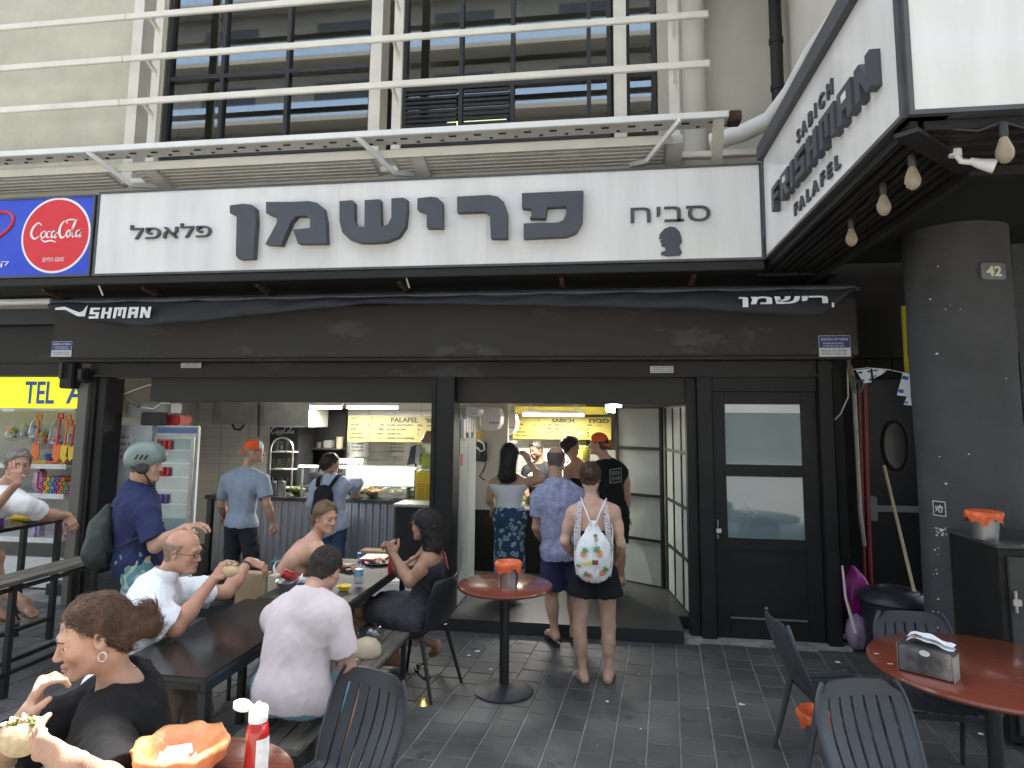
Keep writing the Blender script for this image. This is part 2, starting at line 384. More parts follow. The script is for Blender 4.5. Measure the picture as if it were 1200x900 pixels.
# slatted vent in the lower left lights of the second window
v = MB()
lv = empty('vent_grille', None, None); lv.parent = B
for a, b in ((-2.25, -1.66), (-1.58, -1.06)):
    for i in range(11):
        z = 5.09+i*.054; bx('slat', iron_m, a, b, WY-.035, WY-.005, z, z+.03, lv)
o = MB().bar((-2.2, 8.6, 6.1), (-1.35, 8.6, 6.1), .05).build('tube_light', EM('warm tube', (1, .8, .4), 3)); tag(o, 'lit warm tube lamp seen through the upper window', 'lamp')
tag(bx('cardboard_box', M('cardboard', (.36, .25, .14), .8), -.62, -.22, WY+.25, WY+.5, 5.03, 5.2), 'cardboard box standing inside the upper right window', 'box')
bx('ledge', stucco2_m, -5.3, .54, WY+.1, WY+.6, 4.99, 5.03, B)
o = MB().tube([(-.95, WY+.12, 6.9), (-.93, WY+.12, 6.4), (-1.02, WY+.12, 6.05), (-1.0, WY+.12, 5.7), (-1.12, WY+.12, 5.3), (-1.2, WY+.12, 5.1)], .008, 5).build('cord', white_m); tag(o, 'white cord hanging inside the upper window', 'cord')
# white posts and louvre rails in front of the windows
SC = empty('louvre_screen', 'cream metal rails and posts of the louvre screen before the upper windows', 'screen')
for x, w in ((-5.50, .13), (-2.53, .13), (.155, .13)):
    bx('post', rail_m, x-w/2, x+w/2, 6.62, 6.86, 4.42, 9, SC)
rail_src = None
for z in (5.42, 5.93, 6.43, 6.95):
    for x0, x1 in ((-9.5, -5.32), (-5.315, .999)):
        m = MB(); m.bbox(x0, x1, 6.2, 6.235, z-.035, z+.035, .006); m.build('rail', rail_m, SC)
for x in (-5.05, -2.2, .68):
    # flat upright with a bent arm to every rail
    bx('upright', rail_m, x-.05, x+.05, 6.40, 6.44, 4.7, 9, SC)
    for z in (5.42, 5.93, 6.43, 6.95):
        m = MB(); m.poly([(0, 0), (.21, -.10), (.21, -.2), (.17, -.2), (.15, -.12), (0, -.05)], (x-.012, 6.235, z+.03), (0, 1, 0), (0, 0, 1), (1, 0, 0), .024); m.build('bracket', rail_m, SC)
# sun canopy: thin white edge, perforated shelf, sloping louvre panels behind
CA = empty('canopy', 'long white metal canopy edge with bent brackets above the white shop sign', 'canopy')
m = MB(); m.bbox(-9.5, 1.08, 5.75, 5.79, 4.655, 4.715, .005); m.build('edge', white_m, CA)
m = MB()
m.box(-9.5, 1.08, 5.79, 5.98, 4.66, 4.675)
m.build('shelf', canopy_m, CA)
hol = MB()
for i in range(34):
    x = -7+i*.24; hol.box(x, x+.07, 5.84, 5.86, 4.652, 4.6595)
    hol.box(x+.14, x+.17, 5.92, 5.945, 4.652, 4.6595)
tag(hol.build('slots', dark_m, CA), kind='stuff')
for x0, x1 in ((-9.4, -5.25), (-4.95, -2.3), (-2.1, .57)):
    fr = MB(); fr.poly([(5.98, 4.62), (6.55, 4.50), (6.55, 4.44), (5.98, 4.56)], (x0, 0, 0), (0, 1, 0), (0, 0, 1), (1, 0, 0), x1-x0)
    pn = fr.build('louvre_panel', panel_m, CA)
    for i in range(9):
        y = 6.02+i*.058; z = 4.56-(y-5.98)*.21
        q = MB(); q.bar((x0+.03, y, z-.004), (x1-.03, y, z-.004), .03, .012); q.build('slat', canopy_m, pn)
m = MB(); m.box(-9.5, .60, 5.96, 5.976, 4.52, 4.60); m.build('front_lip', rail_m, CA)
m = MB(); m.bbox(-9.5, 1.45, 6.25, 6.34, 4.50, 4.56, .008); m.build('beam', rail_m, CA)
m = MB(); m.bbox(-9.5, 1.45, 6.34, 6.5, 4.38, 4.50, .008); m.build('beam', stucco2_m, CA)
for x in (-5.24, -2.36, .66):
    m = MB(); d = 1
    m.bar((x, 5.75, 4.655), (x+.28*(1 if x < .5 else -1), 6.05, 4.40), .03, .045); m.bar((x+.28*(1 if x < .5 else -1), 6.05, 4.40), (x+.42*(1 if x < .5 else -1), 6.3, 4.47), .03, .045)
    m.build('bracket', white_m, CA)
    m = MB(); x2 = x+.52 if x < .5 else x-.02
    m.bar((x2, 6.0, 4.58), (x2, 6.62, 4.36), .14, .10); m.build('strut', canopy_m, CA)
m = MB(); m.bar((1.00, 5.80, 4.68), (1.04, 6.30, 4.30), .10, .03); m.build('end_bracket', rail_m, CA)
tag(MB().bbox(1.09, 1.2, 5.8, 5.95, 4.64, 4.74).build('broken_end', rust_m, CA))
# pipes on the right
P = MB(); P.tube([(.92, 6.7, 12), (.92, 6.7, 4.4)], .12, 16); o = P.build('drain_pipe', stucco2_m, smooth=40); tag(o, 'thick cream drain pipe standing beside the upper windows', 'pipe')
P = MB(); P.tube([(1.02, 6.35, 4.68), (1.3, 6.2, 4.70), (1.5, 6.05, 4.74), (1.62, 5.8, 4.86), (1.70, 5.4, 5.0), (1.78, 4.9, 5.05)], .085, 14); o = P.build('duct_pipe', canopy_m, smooth=40); tag(o, 'grey white duct pipe bending up behind the angled sign', 'pipe')
P = MB(); P.tube([(1.72, 6.6, 9), (1.72, 6.6, 4.9)], .062, 12)
for z in (5.3, 5.8, 6.35): P.lathe([(.072, 0), (.072, .05)], (1.72, 6.6, z), 14)
o = P.build('black_pipe', blackp_m, smooth=40); tag(o, 'black waste pipe with collars in the corner above the angled sign', 'pipe')

# ================================================================== main sign
def signbox(name, label, x0, x1, y0, y1, z0, z1, cat='sign', face=sign_m):
    r = empty(name, label, cat); t = .035
    m = MB(); m.box(x0, x1, y0+.012, y1, z0, z1); m.build('body', frame_m, r)
    m = MB(); m.box(x0, x1, y0-.012, y0+.011, z0, z0+t*.6); m.box(x0, x1, y0-.012, y0+.011, z1-t*.6, z1)
    m.box(x0, x0+t*.6, y0-.0115, y0+.011, z0+t*.6, z1-t*.6); m.box(x1-t*.6, x1, y0-.0115, y0+.011, z0+t*.6, z1-t*.6); m.build('frame', frame_m, r)
    bx('face', face, x0+t*.6, x1-t*.6, y0-.004, y0+.011, z0+t*.6, z1-t*.6, r)
    return r
SG = signbox('shop_sign', 'long white shop sign with big charcoal Hebrew letters over the stall', -4.93, 1.30, 5.6, 5.78, 3.32, 4.16)
for x in (-2.45, -1.05, .6): bx('seam', M('sign seam', (.55, .54, .52), .5), x, x+.003, 5.594, 5.5962, 3.345, 4.135, SG)
def stroke_poly(P2, o, sc, depth, name='letter', parent=SG, uy=(0, 0, 1), ux=(1, 0, 0), uz=(0, -1, 0)):
    o = Vector(o); m = MB(); m.poly([(a*sc[0], b*sc[1]) for a, b in P2], o, ux, uy, uz, depth)
    ob = m.build(name, letter_m, parent); bv = ob.modifiers.new('b', 'BEVEL'); bv.width = .004; bv.segments = 2; bv.limit_method = 'ANGLE'; return ob
def pl(pts, Y=5.6):      # letter outline given as picture positions on the sign plane
    o = Vector((0, Y, 0)); r_ = []
    for px, py in pts: v = at(px, py, Y); r_.append((v.x, v.z))
    return r_
def sletter(pts, d=.075):
    m = MB(); m.poly(pl(pts), (0, 5.592, 0), X, Z, (0, -1, 0), d); ob = m.build('letter', letter_m, SG)
    ob.modifiers.new('t', 'TRIANGULATE'); return ob
def arc(cx, cy, rx, ry, a0, a1, n=7): return [(cx+rx*math.cos(R(a0+(a1-a0)*i/(n-1))), cy-ry*math.sin(R(a0+(a1-a0)*i/(n-1)))) for i in range(n)]
# pe
sletter([(613, 230), (613, 247), (624, 248), (624, 256), (622, 259), (640, 259), (642, 247), (643, 246), (664, 245), (664, 254), (661, 261), (655, 264), (615, 265), (615, 282), (664, 280), (676, 275), (683, 262), (684, 227)])
# resh
sletter([(538, 234), (538, 252), (570, 251), (576, 255), (577, 282), (596, 282), (596, 252), (592, 240), (585, 234), (575, 232)])
# yod
sletter([(492, 236), (492, 249), (500, 252), (503, 254), (503, 270), (521, 270), (521, 240), (515, 235), (508, 234)])
# shin
sletter([(402, 239)]+[(402, 262), (405, 275), (413, 283), (425, 287), (438, 287), (455, 286), (470, 280), (478, 268), (480, 250), (480, 237), (475, 235), (462, 236), (462, 258), (458, 266), (450, 269), (449, 237), (446, 237), (431, 238), (431, 269), (422, 268), (419, 262), (419, 241), (417, 238)])
# mem
sletter([(317, 240), (317, 253), (325, 256), (330, 258), (329, 265), (316, 289), (334, 290), (346, 262), (352, 256), (364, 256), (368, 260), (368, 270), (348, 272), (354, 288), (387, 288), (386, 262), (383, 247), (376, 241), (366, 239), (345, 240)][0:20])
# final nun
sletter([(275, 244), (275, 253), (283, 256), (283, 260), (282, 302), (285, 306), (302, 305), (305, 262), (304, 247), (300, 243), (290, 242)])
def htext(s, px0, py0, px1, py1, parent, mat=letter_m, Y=5.592, d=.02, bold=0):
    a = at(px0, py1, Y); b = at(px1, py0, Y)
    return text('lettering', s[::-1], mat, (a.x, Y, a.z), X, Z, b.z-a.z, b.x-a.x, d, parent=parent, bold=bold)
letters(htext('פלאפל', 153, 261, 249, 281, SG)); letters(htext('סביח', 739, 241, 832, 262, SG))
# soldier-like head silhouette
m = MB(); m.poly(pl([(772, 281), (773, 275), (778, 269), (785, 266), (791, 267), (796, 272), (798, 278), (799, 284), (796, 289), (799, 297), (796, 300), (782, 301), (774, 299), (775, 296), (780, 294), (779, 290), (775, 289), (775, 284), (773, 284), (776, 280)]), (0, 5.595, 0), X, Z, (0, -1, 0), .014)
m.build('head_emblem', letter_m, SG).modifiers.new('t', 'TRIANGULATE')
# black truss under the sign
tr = empty('sign_truss', 'black steel ledge with rusty brackets under the long white sign', 'ledge')
bx('ledge', blackp_m, -9, 1.30, 5.6, 6.0, 3.24, 3.315, tr, .006); bx('ledge', blackp_m, -9, 2.0, 6.0, 6.45, 3.27, 3.33, tr)
for x in (-5.6, -4.5, -3.3, -1.9, -.4, .75):
    m = MB(); m.bar((x, 5.75, 3.24), (x, 6.6, 3.1), .035, .05); m.build('bracket', rust_m, tr)
for i, (x0, x1) in enumerate(((-5.9, -4.45), (-4.4, -3.35), (-3.3, -1.95), (-1.9, -.45), (-.4, .7), (.76, 2.0))):
    bx('block', stucco2_m, x0, x1, 6.5, 6.61, 3.0, 3.16+.01*(i % 2), B)
for (px, py, l) in ((475, 322, .1), (112, 325, .16)):
    a = at(px, py, 5.62); m = MB(); m.tube([a, a+Vector((.01, .1, -l))], .008, 5); tag(m.build('loose_strip', white_m), 'loose white strip hanging from the ledge under the sign' if px > 200 else 'thin white wire dangling at the left end of the sign', 'strip')

# ================================================================== angled sign, corner sign, soffit
A2 = empty('side_sign', 'white sign reading FRISHMAN in raised black letters, running toward the viewer', 'sign')
SX, SY0, SY1 = 1.315, 5.59, 3.0
bx('body', frame_m, SX+.012, SX+.18, SY1+.0, SY0, 3.32, 4.17, A2)
m = MB(); m.box(SX-.012, SX+.011, SY1, SY0, 3.32, 3.342); m.box(SX-.05, SX+.18, SY1, SY0, 4.172, 4.29)
m.box(SX-.011, SX+.010, SY0-.03, SY0, 3.342, 4.17); m.box(SX-.011, SX+.010, SY1, SY1+.03, 3.342, 4.17); m.build('frame', frame_m, A2)
bx('face', sign_m, SX-.004, SX+.010, SY1+.03, SY0-.03, 3.342, 4.17, A2)
def stext(s, y0, y1, z0, z1, d, mat=letter_m, bold=.03, name='lettering'):
    return text(name, s, mat, (SX-.005, y0, z0), (0, -1, 0), Z, z1-z0, y0-y1, d, parent=A2, bold=bold, sp=1.7)
def atx(px, py, x=SX):
    d = ray(px, py); return CO+d*(x/d.x)
letters(stext('SABICH', 4.56, 3.84, 3.87, 3.965, .015))
letters(stext('FALAFEL', 4.69, 3.78, 3.405, 3.49, .015))
s0, s1 = Vector((0, 5.14, 0)), Vector((0, 3.20, 0))
BL = {  # squared stencil letters on a 3 x 5 grid
 'F': [[(0, 0), (0, 5), (3, 5), (3, 4), (1, 4), (1, 3), (2.6, 3), (2.6, 2), (1, 2), (1, 0)]],
 'R': [[(0, 0), (0, 5), (3, 5), (3, 2), (2.2, 1.9), (3.1, 0), (2, 0), (1.2, 1.9), (1, 1.9), (1, 0)]],
 'I': [[(0, 0), (0, 5), (1, 5), (1, 0)]],
 'S': [[(0, 0), (0, 1), (2, 1), (2, 2), (0, 2), (0, 5), (3, 5), (3, 4), (1, 4), (1, 3), (3, 3), (3, 0)]],
 'H': [[(0, 0), (0, 5), (1, 5), (1, 3), (2, 3), (2, 5), (3, 5), (3, 0), (2, 0), (2, 2), (1, 2), (1, 0)]],
 'M': [[(0, 0), (0, 5), (3.8, 5), (3.8, 0), (2.9, 0), (2.9, 4), (2.35, 4), (2.35, 1), (1.45, 1), (1.45, 4), (.9, 4), (.9, 0)]],
 'A': [[(0, 0), (0, 5), (3, 5), (3, 0), (2, 0), (2, 1.6), (1, 1.6), (1, 0)]],
 'N': [[(0, 0), (0, 5), (1, 5), (2.1, 2.3), (2.1, 5), (3, 5), (3, 0), (2, 0), (.9, 2.7), (.9, 0)]]}
def block_word(word, o, ux, uy, uz, L, hgt, depth, mat, parent, hole=None, shear=0, inst_name='letter'):
    n = sum({'I': 1, 'M': 3.8}.get(c, 3) for c in word)+.75*(len(word)-1); u = L/n; x = 0
    for c in word:
        w = {'I': 1, 'M': 3.8}.get(c, 3)
        for P2 in BL[c]:
            m = MB(); m.poly([((x+a)*u+shear*b*hgt/5, b*hgt/5) for a, b in P2], o, ux, uy, uz, depth)
            ob = m.build(inst_name, mat, parent); ob.modifiers.new('t', 'TRIANGULATE')
            if c in 'RA':
                hm = MB(); hm.poly([((x+1)*u+shear*2.9*hgt/5, 2.9*hgt/5), ((x+2)*u+shear*2.9*hgt/5, 2.9*hgt/5), ((x+2)*u+shear*4*hgt/5, 4*hgt/5), ((x+1)*u+shear*4*hgt/5, 4*hgt/5)], Vector(o)+Vector(uz)*(depth-.0), ux, uy, uz, .0015)
                hm.build('counter', hole, ob)
        x += w+.75
block_word('FRISHMAN', (SX-.005, s0.y, 3.58), (0, -1, 0), Z, (-1, 0, 0), s0.y-s1.y, .185, .05, letter_m, A2, sign_m)
m = MB()
# third sign faces the street, blank white
A3 = signbox('corner_sign', 'blank white sign panel at the upper right corner above the hanging bulbs', 1.322, 6.5, 2.98, 3.16, 3.32, 5.7)
SF = empty('soffit', 'black ribbed soffit under the corner signs', 'soffit')
for i in range(8):
    x = SX+.03+i*.058; m = MB(); m.box(x, x+.034, 3.03+i*.058, 5.9, 3.27-.01*(i % 2), 3.315); m.build('slat', blackp_m, SF)
    y = 3.03+i*.058; m = MB(); m.box(SX+.06+i*.058+.03, 6.5, y, y+.034, 3.27-.01*(i % 2), 3.312); m.build('slat', blackp_m, SF)
m = MB(); m.bar((SX+.0, 3.0, 3.25), (SX+.5, 3.5, 3.25), .1, .02); m.build('corner_plate', blackp_m, SF)
bx('recess_head', blackp_m, 1.86, 6.4, 6.7, 6.9, 2.6, 4.3, B)
bx('slat_backing', dark_m, SX+.02, 6.5, 3.02, 6.6, 3.5, 3.55, SF)
bx('panel', blackp_m, SX+.5, SX+.54, 3.5, 6.6, 3.22, 3.5, SF)
bx('panel', blackp_m, SX+.54, 6.5, 3.5, 3.54, 3.22, 3.5, SF)
def bulb(px, py, Y, n):
    a = az(px, py, 3.12); r = empty('hanging_bulb', ['clear filament bulb hanging nearest the end of the long white sign', 'clear filament bulb second from the left on the cable', 'clear filament bulb third from the left on the cable', 'clear filament bulb farthest right beside the security lamp'][n], 'bulb', 'filament bulbs on the cable under the soffit', loc=a)
    m = MB(); m.lathe([(.004, .16), (.018, .15), (.019, .09), (.016, .085)], n=14); m.build('socket', iron_m, r, smooth=40)
    m = MB(); m.lathe([(.015, .085), (.018, .075), (.034, .03), (.036, .01), (.03, -.012), (.014, -.03), (0, -.033)], n=18); m.build('globe', M('amber bulb glass', (.62, .52, .36), .08, trans=.6, var=.05, bump=0), r, smooth=True)
    m = MB(); m.tube([(0, 0, .075), (.008, 0, .04), (-.006, 0, .02), (.006, 0, 0)], .0022, 4); m.build('filament', M('filament', (.7, .5, .2), .4, metal=.5), r)
for n, (px, py, Y) in enumerate(((998, 283, 5.3), (1036, 246, 4.6), (1070, 215, 4.0), (1178, 183, 3.55))): bulb(px, py, Y, n)
cb = MB(); bp_ = [az(998, 283, 3.12), az(1036, 246, 3.12), az(1070, 215, 3.12), az(1120, 190, 3.12), az(1178, 183, 3.12), az(1240, 188, 3.12)]
cb.tube([p+Vector((0, 0, .155)) if k % 2 == 0 else (p+Vector((0, 0, .13))) for p0, p1 in zip(bp_, bp_[1:]) for k, p in enumerate((p0, (p0+p1)/2))], .007, 6)
tag(cb.build('bulb_cable', iron_m), 'black cable carrying the bulbs under the corner soffit', 'cable')
sl_ = empty('security_lamp', 'white twin head security lamp fixed under the corner soffit', 'lamp')
a = az(1128, 190, 3.2); m = MB(); m.tube([a+Vector((-.03, 0, .05)), a+Vector((-.01, -.01, 0)), a+Vector((.03, -.02, -.01))], .014, 8); m.lathe([(.028, 0), (.028, .03)], a+Vector((-.03, 0, .03)), 14); m.build('mount', white_m, sl_, smooth=40)
m = MB(); m.tube([a+Vector((.02, -.02, 0)), a+Vector((.05, -.03, -.02)), a+Vector((.11, -.05, -.045))], [.014, .022, .034], 14); m.build('head', white_m, sl_, smooth=40)
# ================================================================== awning and shutter box
AW = empty('awning', 'rolled black awning with FRISHMAN lettering sagging over the shutter box', 'awning')
m = MB(); m.tube([(-5.62, 5.9, 3.13), (2.14, 5.9, 3.13)], .028, 12); m.build('roller', M('scuffed blue black bar', (.05, .055, .07), .4, var=.3, scale=6, wear=((.45, .46, .48), .70, 9), stretch=(.5, 1, 1)), AW, smooth=30)
m = MB(); m.box(-5.62, 2.14, 5.915, 6.5, 3.12, 3.16); m.build('top_rail', blackp_m, AW)
aw_m = M('black awning cloth', (.018, .021, .027), .7, var=.3, scale=3, bump=.25, bs=7)
botpx = [(62, 362), (90, 372), (130, 381), (170, 384), (230, 378), (300, 370), (380, 363), (420, 359), (430, 358), (560, 358), (640, 360), (740, 363), (830, 366), (900, 371), (962, 371), (975, 362), (1008, 334)]
vs = []; n = len(botpx); sub = []
for (a, b) in zip(botpx, botpx[1:]):
    for k in range(6): t = k/6; sub.append((a[0]+(b[0]-a[0])*t, a[1]+(b[1]-a[1])*t))
sub.append(botpx[-1]); K = len(sub)
m = MB(); V_ = []
for i, (px, py) in enumerate(sub):
    q = at(px, py, 5.88); x = q.x
    for j in range(6):
        t = j/5; z = 3.125+(q.z-3.125)*t; V_.append((x, 5.885-.05*math.sin(t*2.3)*(1+.5*math.sin(x*2.1))-.012*math.sin(x*9+t*4), z))
m.add(V_, [(i*6+j, (i+1)*6+j, (i+1)*6+j+1, i*6+j+1) for i in range(K-1) for j in range(5)])
o = m.build('valance', aw_m, AW, smooth=True); o.modifiers.new('s', 'SOLIDIFY').thickness = .004
prm = M('white awning print', (.72, .75, .77), .7, var=.1, scale=12)
a = at(104, 373, 5.79); b = at(176, 362, 5.79)
block_word('SHMAN', (a.x, 5.79, a.z-.003), X, Z, (0, -1, 0), b.x-a.x, .108, .003, prm, AW, aw_m, .12, 'lettering')
m = MB(); c = at(66, 361, 5.80); d = at(100, 370, 5.80)
m.poly([(0, 0), (.10, .012), (.27, -.05), (.31, -.04), (.36, .02), (.34, -.09), (.26, -.09), (.12, -.022), (.0, -.02)], (c.x, 5.79, c.z-.0), X, Z, (0, -1, 0), .003); m.build('lettering', prm, AW).modifiers.new('t', 'TRIANGULATE')
a = at(866, 360, 5.79); b = at(970, 349, 5.79)
letters(text('lettering', 'רישמן'[::-1], prm, (a.x, 5.79, a.z), X, Z, b.z-a.z+.02, b.x-a.x, .003, parent=AW, bold=.03))
a = at(975, 360, 5.8); m = MB(); m.box(a.x, a.x+.018, 5.8, 5.803, a.z, a.z+.04); m.build('lettering', prm, AW)
SB = empty('shutter_box', 'long scuffed black shutter box across the top of the stall', 'shutter box')
m = MB(); m.bbox(-5.83, 2.2, 6.15, 6.62, 2.575, 3.09, .012); m.build('casing', box_m, SB)
m = MB(); m.bbox(-5.8, 2.17, 6.2, 6.6, 2.545, 2.573, .004); m.build('lower_lip', box_m, SB)
def sticker(px0, py0, px1, py1, Y, lab, small=False):
    a = at(px0, py1, Y); b = at(px1, py0, Y); r = empty('sticker', lab, 'sticker')
    bx('backing', M('sticker white', (.62, .62, .62), .5, var=.04), a.x, b.x, Y-.003, Y, a.z, b.z, r)
    h = b.z-a.z; w = b.x-a.x
    if not small:
        bx('blue_field', M('sticker navy', (.035, .05, .19), .5), a.x+.003, b.x-.003, Y-.0045, Y-.003, a.z+h*.42, b.z-.004, r)
        text('lettering', 'מסגרית אלונסו'[::-1], M('sticker white', (.6, .6, .6)), (a.x+w*.08, Y-.005, b.z-h*.24), X, Z, h*.13, w*.84, .001, parent=r, bold=.02)
        m = MB(); rr = random.Random(2)
        for k in (.52, .64): squig(m, (a.x+w*.14, Y-.0055, a.z+h*(k-.05)), X, Z, h*.07, w*.7, rr)
        tag(m.build('small_print', M('sticker white', (.6, .6, .6)), r), kind='stuff')
        m = MB()
        for k in (.1, .24): squig(m, (a.x+w*.08, Y-.0045, a.z+h*k), X, Z, h*.08, w*.84, rr)
        tag(m.build('small_print', M('sticker navy', (.035, .05, .19)), r), kind='stuff')
    else:
        m = MB(); rr = random.Random(4)
        for k in (.12, .42, .7): squig(m, (a.x+.01, Y-.0045, a.z+h*k), X, Z, h*.16, w*.92, rr)
        tag(m.build('small_print', iron_m, r), kind='stuff')
sticker(60, 400, 85, 418, 6.148, 'blue and white sticker at the left end of the shutter box')
sticker(960, 393, 996, 418, 6.148, 'blue and white sticker at the right end of the shutter box')
# frame of the shop front
SF_ = empty('stall_frame', 'black steel front frame of the food stall with three posts', 'shop front')
def fr(name, x0, x1, y0, y1, z0, z1, m=blackp_m, b=.006): return bx(name, m, x0, x1, y0, y1, z0, z1, SF_, b)
fr('header', -5.75, 2.02, 6.42, 6.6, 2.40, 2.545, box_m); fr('header', at(176, 460, 6.5).x, .95, 6.5, 6.62, 2.14, 2.40, M('olive black metal', (.034, .031, .025), .6, var=.2, scale=2, spec=.3))
fr('rail', -5.75, 2.02, 6.38, 6.42, 2.395, 2.42, box_m)
post_a = at(86, 520, 6.36).x; post_b = at(98, 520, 6.36).x; post_c = at(119, 520, 6.42).x
fr('post', post_a, post_b, 6.36, 6.7, 0, 2.54, M('greige metal post', (.13, .12, .10), .6, var=.15, scale=3))
fr('post', post_b+.004, post_c, 6.43, 6.7, 0, 2.39); fr('post', post_b+.004, post_b+.06, 6.40, 6.42, 0, 2.39)
fr('post', -1.73, -1.50, 6.36, 6.62, .0, 2.40); fr('post', -1.70, -1.68, 6.345, 6.36, .0, 2.40)
fr('post', .74, .83, 6.45, 6.6, .0, 2.39); fr('post', .835, .965, 6.38, 6.6, 0, 2.40)
fr('post', 1.915, 2.03, 6.36, 6.6, 0, 2.54); fr('lintel', .97, 1.91, 6.42, 6.6, 2.262, 2.395)
sticker(212, 424, 236, 431, 6.378, 'small printed strip left on the header beam', True); sticker(762, 429, 789, 437, 6.378, 'small printed strip on the header beam above the entrance', True)
# door
D = empty('door', 'black framed door with two frosted blue panes beside the entrance', 'door', loc=(0, 0, 0))
dx0, dx1, dy, dz0, dz1 = .975, 1.905, 6.44, .03, 2.255
m = MB(); st = .115
m.bbox(dx0, dx0+st, dy, dy+.05, dz0, dz1, .004); m.bbox(dx1-st-.02, dx1, dy, dy+.05, dz0, dz1, .004)
zz = [at(900, 632, dy).z, at(900, 559, dy).z, at(900, 545, dy).z, at(900, 474, dy).z]
for a, b in ((dz1-.11, dz1), (zz[1], zz[2]), (zz[0]-.10, zz[0]), (dz0, .20)): m.bbox(dx0+st+.001, dx1-st-.021, dy+.002, dy+.048, a, b, .004)
m.build('frame', blackp_m, D)
bx('pane', frost_m, dx0+st, dx1-st-.02, dy+.018, dy+.026, zz[2], dz1-.11, D); bx('pane', frost_m, dx0+st, dx1-st-.02, dy+.018, dy+.026, zz[0], zz[1], D)
bx('lower_panel', blackp_m, dx0+st, dx1-st-.02, dy+.02, dy+.03, .2, zz[0]-.1, D)
bx('bead', M('grey bead', (.2, .2, .19), .6), dx0+st+.01, dx1-st-.03, dy+.004, dy+.02, .2, .212, D)
bx('blind_rail', white_m, dx0+st+.005, dx1-st-.025, dy+.008, dy+.0175, at(900, 484, dy).z, dz1-.115, D)
m = MB(); a = at(841, 622, dy-.02); m.bbox(a.x-.012, a.x+.035, dy-.025, dy-.001, a.z-.02, a.z+.02, .004); m.build('latch', white_m, D)
m = MB(); m.tube([(a.x, dy-.02, a.z+.03), (a.x+.005, dy-.02, a.z+.09), (a.x-.005, dy-.02, a.z+.1)], .008, 6); m.tube([(a.x, dy-.02, a.z-.03), (a.x+.003, dy-.02, a.z-.07)], .008, 6); m.build('chain', dsteel_m, D)
m = MB()
for P4 in ([(869, 577), (875, 582)], [(872, 588), (880, 597), (888, 602)], [(869, 600), (876, 601)], [(872, 563+30), (876, 592)]): m.tube([at(x, y, dy+.015) for x, y in P4], .004, 4)
m.build('paint_scratch', white_m, D)
# threshold
TH = bx('threshold', granite_m, -5.5, .66, 6.28, 6.75, -.02, .115); tag(TH, kind='structure')
m = MB(); m.bbox(.62, 2.1, 6.33, 6.5, -.02, .028, .01); k = m.build('kerb_stones', stone_m); tag(k, kind='structure')
IF = bx('floor', granite_m, -6.2, 2.0, 6.75, 10.3, -.05, .113); tag(IF, kind='structure')
bx('kick_plate', blackp_m, -5.5, -1.6, 6.5, 6.6, .1, .17, IF)

# ================================================================== interior shell
BY = 9.4
IN = empty('interior_walls', 'pale tiled inner walls of the food stall', 'wall', kind='structure')
bx('back_wall', grout_m, -6.3, 2.0, BY, BY+.1, .1, 2.6, IN)
FW0 = at(125, 498, 6.85).x
bx('side_wall', inwall_m, FW0-.12, FW0-.03, 6.72, BY, .1, 2.6, IN); bx('side_wall', grout_m, 1.95, 2.05, 6.65, BY, .1, 2.6, IN)
bx('divider', wcab_m, -1.60, -1.52, 6.66, 7.5, .12, 2.14, IN)
cl = bx('ceiling', ceil_m, -6.3, 2.05, 6.62, BY+.1, 2.5, 2.6); tag(cl, kind='structure')
# tile courses on back wall left and middle (each tile a piece)
rr = random.Random(9)
wt = bx('wall_tile', inwall_m, -.197, .197, -.006, .006, -.059, .059); wt.parent = IN; first = True
for j in range(12):
    z = .95+j*.122
    for i in range(15):
        x = -6.1+i*.4+(.2 if j % 2 else 0)*0
        if -3.75 < x < -3.15 and z > 0: pass
        if x > -.2: continue
        if first: o = wt; first = False
        else: o = inst(wt, 'wall_tile', IN)
        o.location = (x, BY-.007, z); o.rotation_euler = (rr.uniform(-.004, .004), 0, 0)
# wall behind fridge comes forward: pale panel to the right of the fridge
pw = empty('tiled_partition', 'pale tiled partition wall right of the drinks fridge', 'partition')
bx('core', grout_m, FW0-.03, -4.56, 8.62, 8.7, .113, 2.5, pw)
for j in range(16):
    for i in range(3):
        o = inst(wt, 'wall_tile', pw, (-5.56+i*.4, 8.613, .3+j*.122))
# right glass partition: black steel grid with frosted panes, folded leaves
GP = empty('folding_glass_partition', 'black steel grid partition with frosted panes along the entrance passage', 'partition')
def leaf(a, b, z0, z1, ncol, rows, nm):
    a = Vector(a); b = Vector(b); L = (b-a).length; ang = math.atan2(b.y-a.y, b.x-a.x)
    m = MB(); t = .032
    m.box(0, t, -.02, .02, z0, z1); m.box(L-t, L, -.02, .02, z0, z1)
    zs = [z0]+rows+[z1]
    for z in zs: m.box(t, L-t, -.018, .018, max(z0, z-t/2), min(z1, z+t/2))
    for i in range(1, ncol): m.box(L*i/ncol-t/2, L*i/ncol+t/2, -.016, .016, z0+.02, z1-.02)
    o = m.build('leaf', iron_m, GP); o.location = a; o.rotation_euler = (0, 0, ang)
    for i in range(ncol):
        for c, d in zip(zs, zs[1:]):
            bx('pane', frost2_m, L*i/ncol+.005, L*(i+1)/ncol-.005, -.005, .005, c+.006, d-.006, o)
rows = [.62, 1.12, 1.66]
leaf((.80, 6.66, 0), (.66, 7.75, 0), .113, 2.14, 3, rows, 0)
leaf((.62, 7.8, 0), (.10, 8.15, 0), .113, 2.14, 1, rows, 1)
